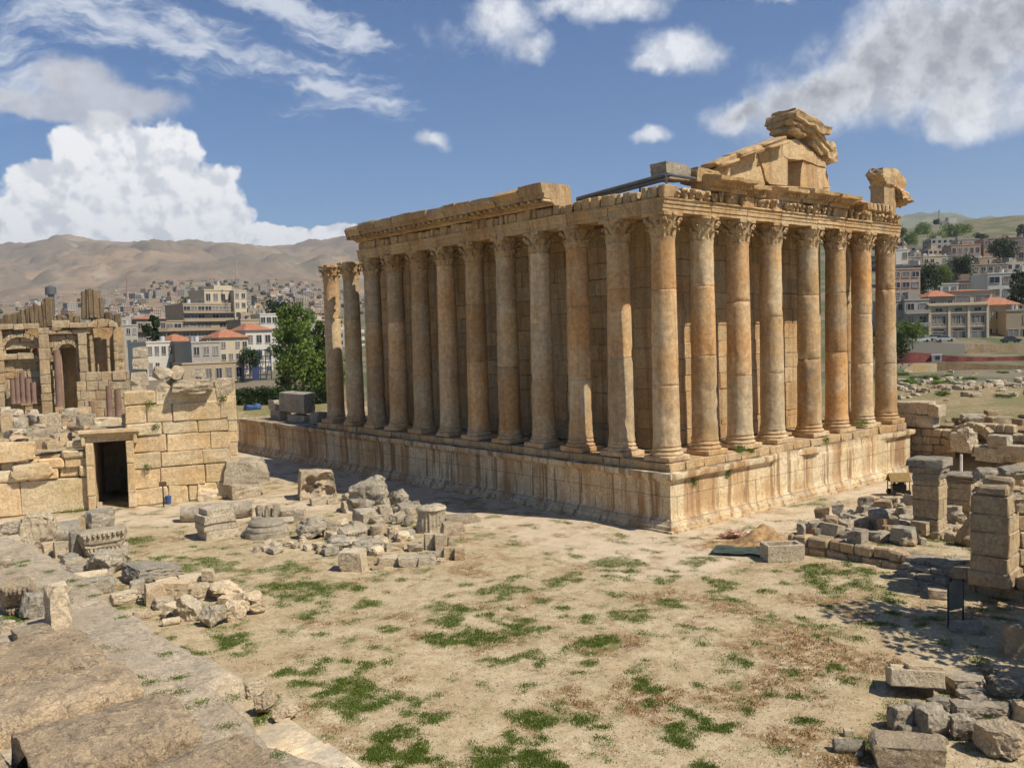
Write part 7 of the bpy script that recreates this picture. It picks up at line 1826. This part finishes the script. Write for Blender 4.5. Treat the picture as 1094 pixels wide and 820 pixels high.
for px, py, d, mt, sc, lab in ((1088, 334, 250, CY, 1.0, 'tall dark pine before the white-cream block at the right border'), (1071, 286, 350, RT, 1.15, 'dark tree between the tan flat block and the brown block'), (987, 325, 255, RT, 1.1, 'dark tree in the gap between pink and pale villas'), (1026, 305, 300, RT, 1.0, 'dark tree right of the unfinished concrete block'), (1008, 307, 290, RT2, .7, 'small bright green tree on the terrace of the concrete block'), (985, 258, 700, RT2, 1.5, 'round green tree low on the hill, leftmost'), (1019, 262, 650, RT2, 1.6, 'bright green tree on the hill above the pinkish house'), (1030, 259, 680, RT2, 1.4, 'green tree just right of the bright one on the hill'), (1092, 262, 600, CY, 1.2, 'dark pine on the hill at the right border'), (1002, 270, 560, RT2, 1.3, 'green tree in the orchard over the cream row house'), (960, 262, 620, RT, 1.3, 'dark tree next to the capital of the last column'), (973, 268, 560, RT2, 1.2, 'pale green tree at the upper left of the right slope'), (975, 372, 196, RT2, .62, 'bushy green tree at the road before the grey houses'), (1048, 266, 560, RT, 1.0, 'dark green tree right of the pinkish house'), (1000, 243, 870, RT, .8, 'dark tree at the foot of the hilltop monument'), (953, 400, 160, RT, .8, 'dark bush-like tree behind the last two columns'), (268, 400, 190, RT, .55, 'dark leafless-looking tree left of the scaffolding'), (300, 358, 300, RT, 1.2, 'dark tree between white framed block and poplar'), (205, 345, 420, RT, 1.2, 'dark tree over the hotel roofs on the left')):
    tree('broadleaf_tree', D(px, py, d), mt, lab, px, sc)
# tree outside the picture on the right: its shadow lies across the court
tg = tree_meshes(11, 3.2, 'round', 9, 7000, .36, M_LEAF)
gp_ = G(990, 663); b_ = gp_+SUN/SUN.z*13; tree('shade_tree', (b_.x, b_.y, 0), tg, 'broadleaf tree just outside the right border, shading the court near the board', 0., 1.35)
gp_ = G(1085, 735); b_ = gp_+SUN/SUN.z*11; tree('shade_tree', (b_.x, b_.y, 0), tg, 'broadleaf tree outside the right border, shading the near right stone heap', 2., 1.1)
# hedge behind the podium
def hedge(label, px0, px1, yt, yb, d):
    a, b2 = D(px0, yb, d), D(px1, yb, d); L = (b2-a).length; h = (yb-yt)*d/FPX; ux = (b2-a).normalized(); rg = random.Random(3); bm = newbm()
    cl = [(Vector((i*1.1, rg.uniform(-.4, .4), z)), rg.uniform(.7, 1.0), 1) for i in range(int(L/1.1)+1) for z in np.arange(.4, h-.4, .9)]
    leaf_crown(bm, cl, 9000, .36, rg, var=.2)
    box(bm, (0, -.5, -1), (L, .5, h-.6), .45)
    o = obj('hedge', bm, M_HEDGE, None, (a.x, a.y, a.z), math.atan2(ux.y, ux.x), smooth=0); tag(o, label, 'hedge')
hedge('clipped dark green hedge behind the end of the podium', 252, 352, 416, 434, 142)
# blue tarpaulin covered things before the hedge
p = D(268, 439, 134); bm = newbm(); cbox(bm, (0, 0, .4), (2.0, 1.2, .8), None, .25, .1); cbox(bm, (1.1, 0, .5), (.9, .9, 1.0), None, .2, .1); weather(bm, .12, 1.2)
tag(obj('tarpaulin_cover', bm, plain('blue_tarp', (.05, .09, .19), .6), None, (p.x, p.y, groundz(p.x, p.y))), 'blue tarpaulin heap before the dark hedge', 'tarpaulin')
# orchard dots on the small hill
bm = newbm(); bmesh.ops.create_icosphere(bm, subdivisions=2, radius=1); weather(bm, .25, 1.3); bmesh.ops.scale(bm, vec=(1, 1, .8), verts=bm.verts); HT = mesh_of('hill_tree', bm, plain('hill_tree_green', (.055, .065, .035), .9, 0, .3), 0)
rg = random.Random(23)
for i in range(190):
    px = rg.uniform(155, 420); d = rg.uniform(1480, 2050) if i < 120 else rg.uniform(900, 1500)
    if i >= 120: px = rg.uniform(-10, 420)
    z = float(table(px, d)); lat = (px-547)/FPX*d; x = CAM[0]+_fw[0]/math.cos(PITCH)*d+_r[0]*lat; y = CAM[1]+_fw[1]/math.cos(PITCH)*d+_r[1]*lat
    o = bpy.data.objects.new('hill_tree', HT); COL.objects.link(o); s = rg.uniform(2.4, 5.2); o.scale = (s, s, s); o.location = (x, y, z+s*.6)
    tag(o, 'tiny dark tree dotted over the low hill and far town on the left', 'tree', 'dark trees dotted on the left hill')

# ------------------------------------------------------------------ grass, weeds and pebbles
def blades(name, P, hts, wid, per, mat, seed, lean=.5, tv=.3, kindlabel='stuff'):
    rs = np.random.RandomState(seed); n = len(P)*per; B = np.repeat(P, per, 0); Hh = np.repeat(hts, per)*rs.uniform(.5, 1.2, n)
    B = B+np.stack([rs.normal(0, .10, n), rs.normal(0, .10, n), np.zeros(n)], 1)
    a = rs.uniform(0, 2*np.pi, n); w = wid*rs.uniform(.6, 1.3, n); d = np.stack([np.cos(a), np.sin(a), np.zeros(n)], 1)
    a2 = rs.uniform(0, 2*np.pi, n); ln = Hh*lean*rs.uniform(.1, 1.2, n); tip = B+np.stack([np.cos(a2)*ln, np.sin(a2)*ln, Hh], 1)
    co = np.stack([B-d*w[:, None]/2, B+d*w[:, None]/2, tip], 1).reshape(-1, 3)
    me = bpy.data.meshes.new(name); me.vertices.add(3*n); me.vertices.foreach_set('co', co.ravel())
    me.loops.add(3*n); me.loops.foreach_set('vertex_index', np.arange(3*n, dtype=np.int32))
    me.polygons.add(n); me.polygons.foreach_set('loop_start', np.arange(0, 3*n, 3, dtype=np.int32)); me.update(calc_edges=True)
    t = np.repeat(1+rs.uniform(-tv, tv, n), 3); y_ = np.repeat(rs.uniform(-.1, .35, n), 3)
    at = me.color_attributes.new('tint', 'FLOAT_COLOR', 'POINT'); at.data.foreach_set('color', np.stack([t*(1+y_), t, t*.9, np.ones_like(t)], 1).astype(np.float32).ravel())
    me.materials.append(mat); o = bpy.data.objects.new(name, me); COL.objects.link(o); return o
rs = np.random.RandomState(2)
n = 520000
px = rs.uniform(120, 1100, n); py = 480+(840-480)*rs.uniform(0, 1, n)**.85
dd = np.stack([_r2*((a-547)/FPX)+_u2*((410-b_)/FPX)+_fw for a, b_ in zip(px[:1], py[:1])])
dv = _r2[None]*((px-547)/FPX)[:, None]+_u2[None]*((410-py)/FPX)[:, None]+_fw[None]
tt = -CAM[2]/dv[:, 2]; gxx = CAM[0]+dv[:, 0]*tt; gyy = CAM[1]+dv[:, 1]*tt
ok = (gxx > -43) & ~((gxx > -2.2) & (gxx < 34) & (gyy > -2.2)) & (gyy < 46)
gxx, gyy = gxx[ok], gyy[ok]; gg, gd = gfield(gxx, gyy); pmm = pathmask(gxx, gyy); zz = H(gxx, gyy)
u = rs.uniform(0, 1, len(gxx)); thin = nfbm(gxx*2.5, gyy*2.5, 3, 91)
m1 = (u < gg*.68*sstep(thin, .28, .54)); m1 |= (u < .022*(1-pmm)*sstep(thin, .44, .60))
P = np.stack([gxx, gyy, zz-.02], 1)
h1 = (.05+.12*gg*nfbm(gxx*.5, gyy*.5, 3, 95))
tag(blades('grass', P[m1], h1[m1], .055, 4, M_GRASS, 1), 'low green grass growing in patches over the sandy court', 'grass', kind='stuff')
m2 = (~m1) & (u < (gd*.15+.03)*(1-pmm*.9)*sstep(thin, .40, .60))
tag(blades('dry_grass', P[m2], .06+.06*gd[m2], .05, 4, M_DRY, 2, .9), 'dry brown stubble scattered over the sandy court', 'grass', kind='stuff')
# pebbles
m3 = (u > .5) & (u < .5+.03*(1-pmm*.7))
Q = P[m3]; k = len(Q); r = .025+.10*rs.uniform(0, 1, k)**3
oc = np.array([[1, 0, 0], [-1, 0, 0], [0, 1, 0], [0, -1, 0], [0, 0, .7], [0, 0, -.5]]); fc_ = np.array([[0, 2, 4], [2, 1, 4], [1, 3, 4], [3, 0, 4], [2, 0, 5], [1, 2, 5], [3, 1, 5], [0, 3, 5]])
co = (Q[:, None]+oc[None]*r[:, None, None]*rs.uniform(.7, 1.3, (k, 6, 1))).reshape(-1, 3); fi = (fc_[None]+np.arange(k)[:, None, None]*6).reshape(-1, 3)
me = bpy.data.meshes.new('pebbles'); me.from_pydata(co.tolist(), [], fi.tolist()); me.materials.append(plain('pebble_stone', (.36, .29, .20), .9, 0, .4, False, 3)); o = bpy.data.objects.new('pebbles', me); COL.objects.link(o)
tag(o, 'small pebbles strewn over the sandy court', 'pebbles', kind='stuff')
# moss tufts in the holes of the platform paving
rg = random.Random(55); pts = []
for i in range(46):
    x, y = rg.uniform(-43.6, -41.9), rg.uniform(-30, 2)
    for _ in range(34): pts.append((x+rg.gauss(0, .07), y+rg.gauss(0, .04), ZP+.02))
for i in range(40):
    y = -19.2+rg.gauss(0, .05); pts.append((-43.6+rg.uniform(-.3, .2), y, ZP+.05))
for i in range(240): pts.append((rg.uniform(-44.7, -44.2), -12.2+rg.gauss(0, .3), ZP+.02))
tag(blades('weeds', np.array(pts), np.full(len(pts), .04), .03, 4, M_GRASS, 5), 'small dark weeds in the holes of the platform paving', 'weeds', kind='stuff')
# weeds on walls and podium
pts = []
for px, py, w, h in ((790, 480, 4, 5), (740, 512, 3, 10), (776, 505, 2, 8), (920, 452, 8, 4), (965, 468, 4, 4), (880, 470, 3, 3), (800, 482, 3, 2)):
    for _ in range(150):
        q = HY(px+rg.gauss(0, w*.5), py+rg.gauss(0, h*.4), -1.5 if py > 485 else -1.2); pts.append((q.x, q.y-.1, q.z))
for px, py, w, h in ((160, 432, 5, 4), (166, 456, 4, 4), (237, 426, 3, 3), (157, 500, 2, 5), (70, 548, 14, 2), (85, 545, 12, 2)):
    d_ = ray(px, py); t_ = ((OG+NGV*.15-Vector(CAM)).dot(NGV))/Vector(d_).dot(NGV); c = Vector(CAM+d_*t_)
    for _ in range(60): q = c+UG*rg.gauss(0, w*.045)+Vector((0, 0, rg.gauss(0, h*.04))); pts.append((q.x, q.y-.05, q.z))
tag(blades('wall_weeds', np.array(pts), np.full(len(pts), .16), .07, 2, M_GRASS, 6), 'dark weeds sprouting from joints of the old walls', 'weeds', kind='stuff')

# ------------------------------------------------------------------ haze
bm = newbm(); cs = [D(px, 410, d) for px, d in ((-760, 6700), (1860, 6700))]
xs_ = [c.x for c in cs]+[-150, 200]; ys2 = [c.y for c in cs]+[-150, 200]
box(bm, (-4500, -3500, -120), (9500, 10500, 900))
m = bpy.data.materials.new('haze_air'); m.use_nodes = True; t = m.node_tree; t.nodes.clear()
pv = t.nodes.new('ShaderNodeVolumePrincipled'); pv.inputs['Color'].default_value = (.80, .86, .95, 1); pv.inputs['Density'].default_value = .00009; pv.inputs['Anisotropy'].default_value = .2
ou = t.nodes.new('ShaderNodeOutputMaterial'); t.links.new(pv.outputs[0], ou.inputs['Volume'])
m.cycles.homogeneous_volume = True
tag(obj('haze', bm, m, smooth=0), 'pale blue air over the distant hills', 'haze', kind='stuff')
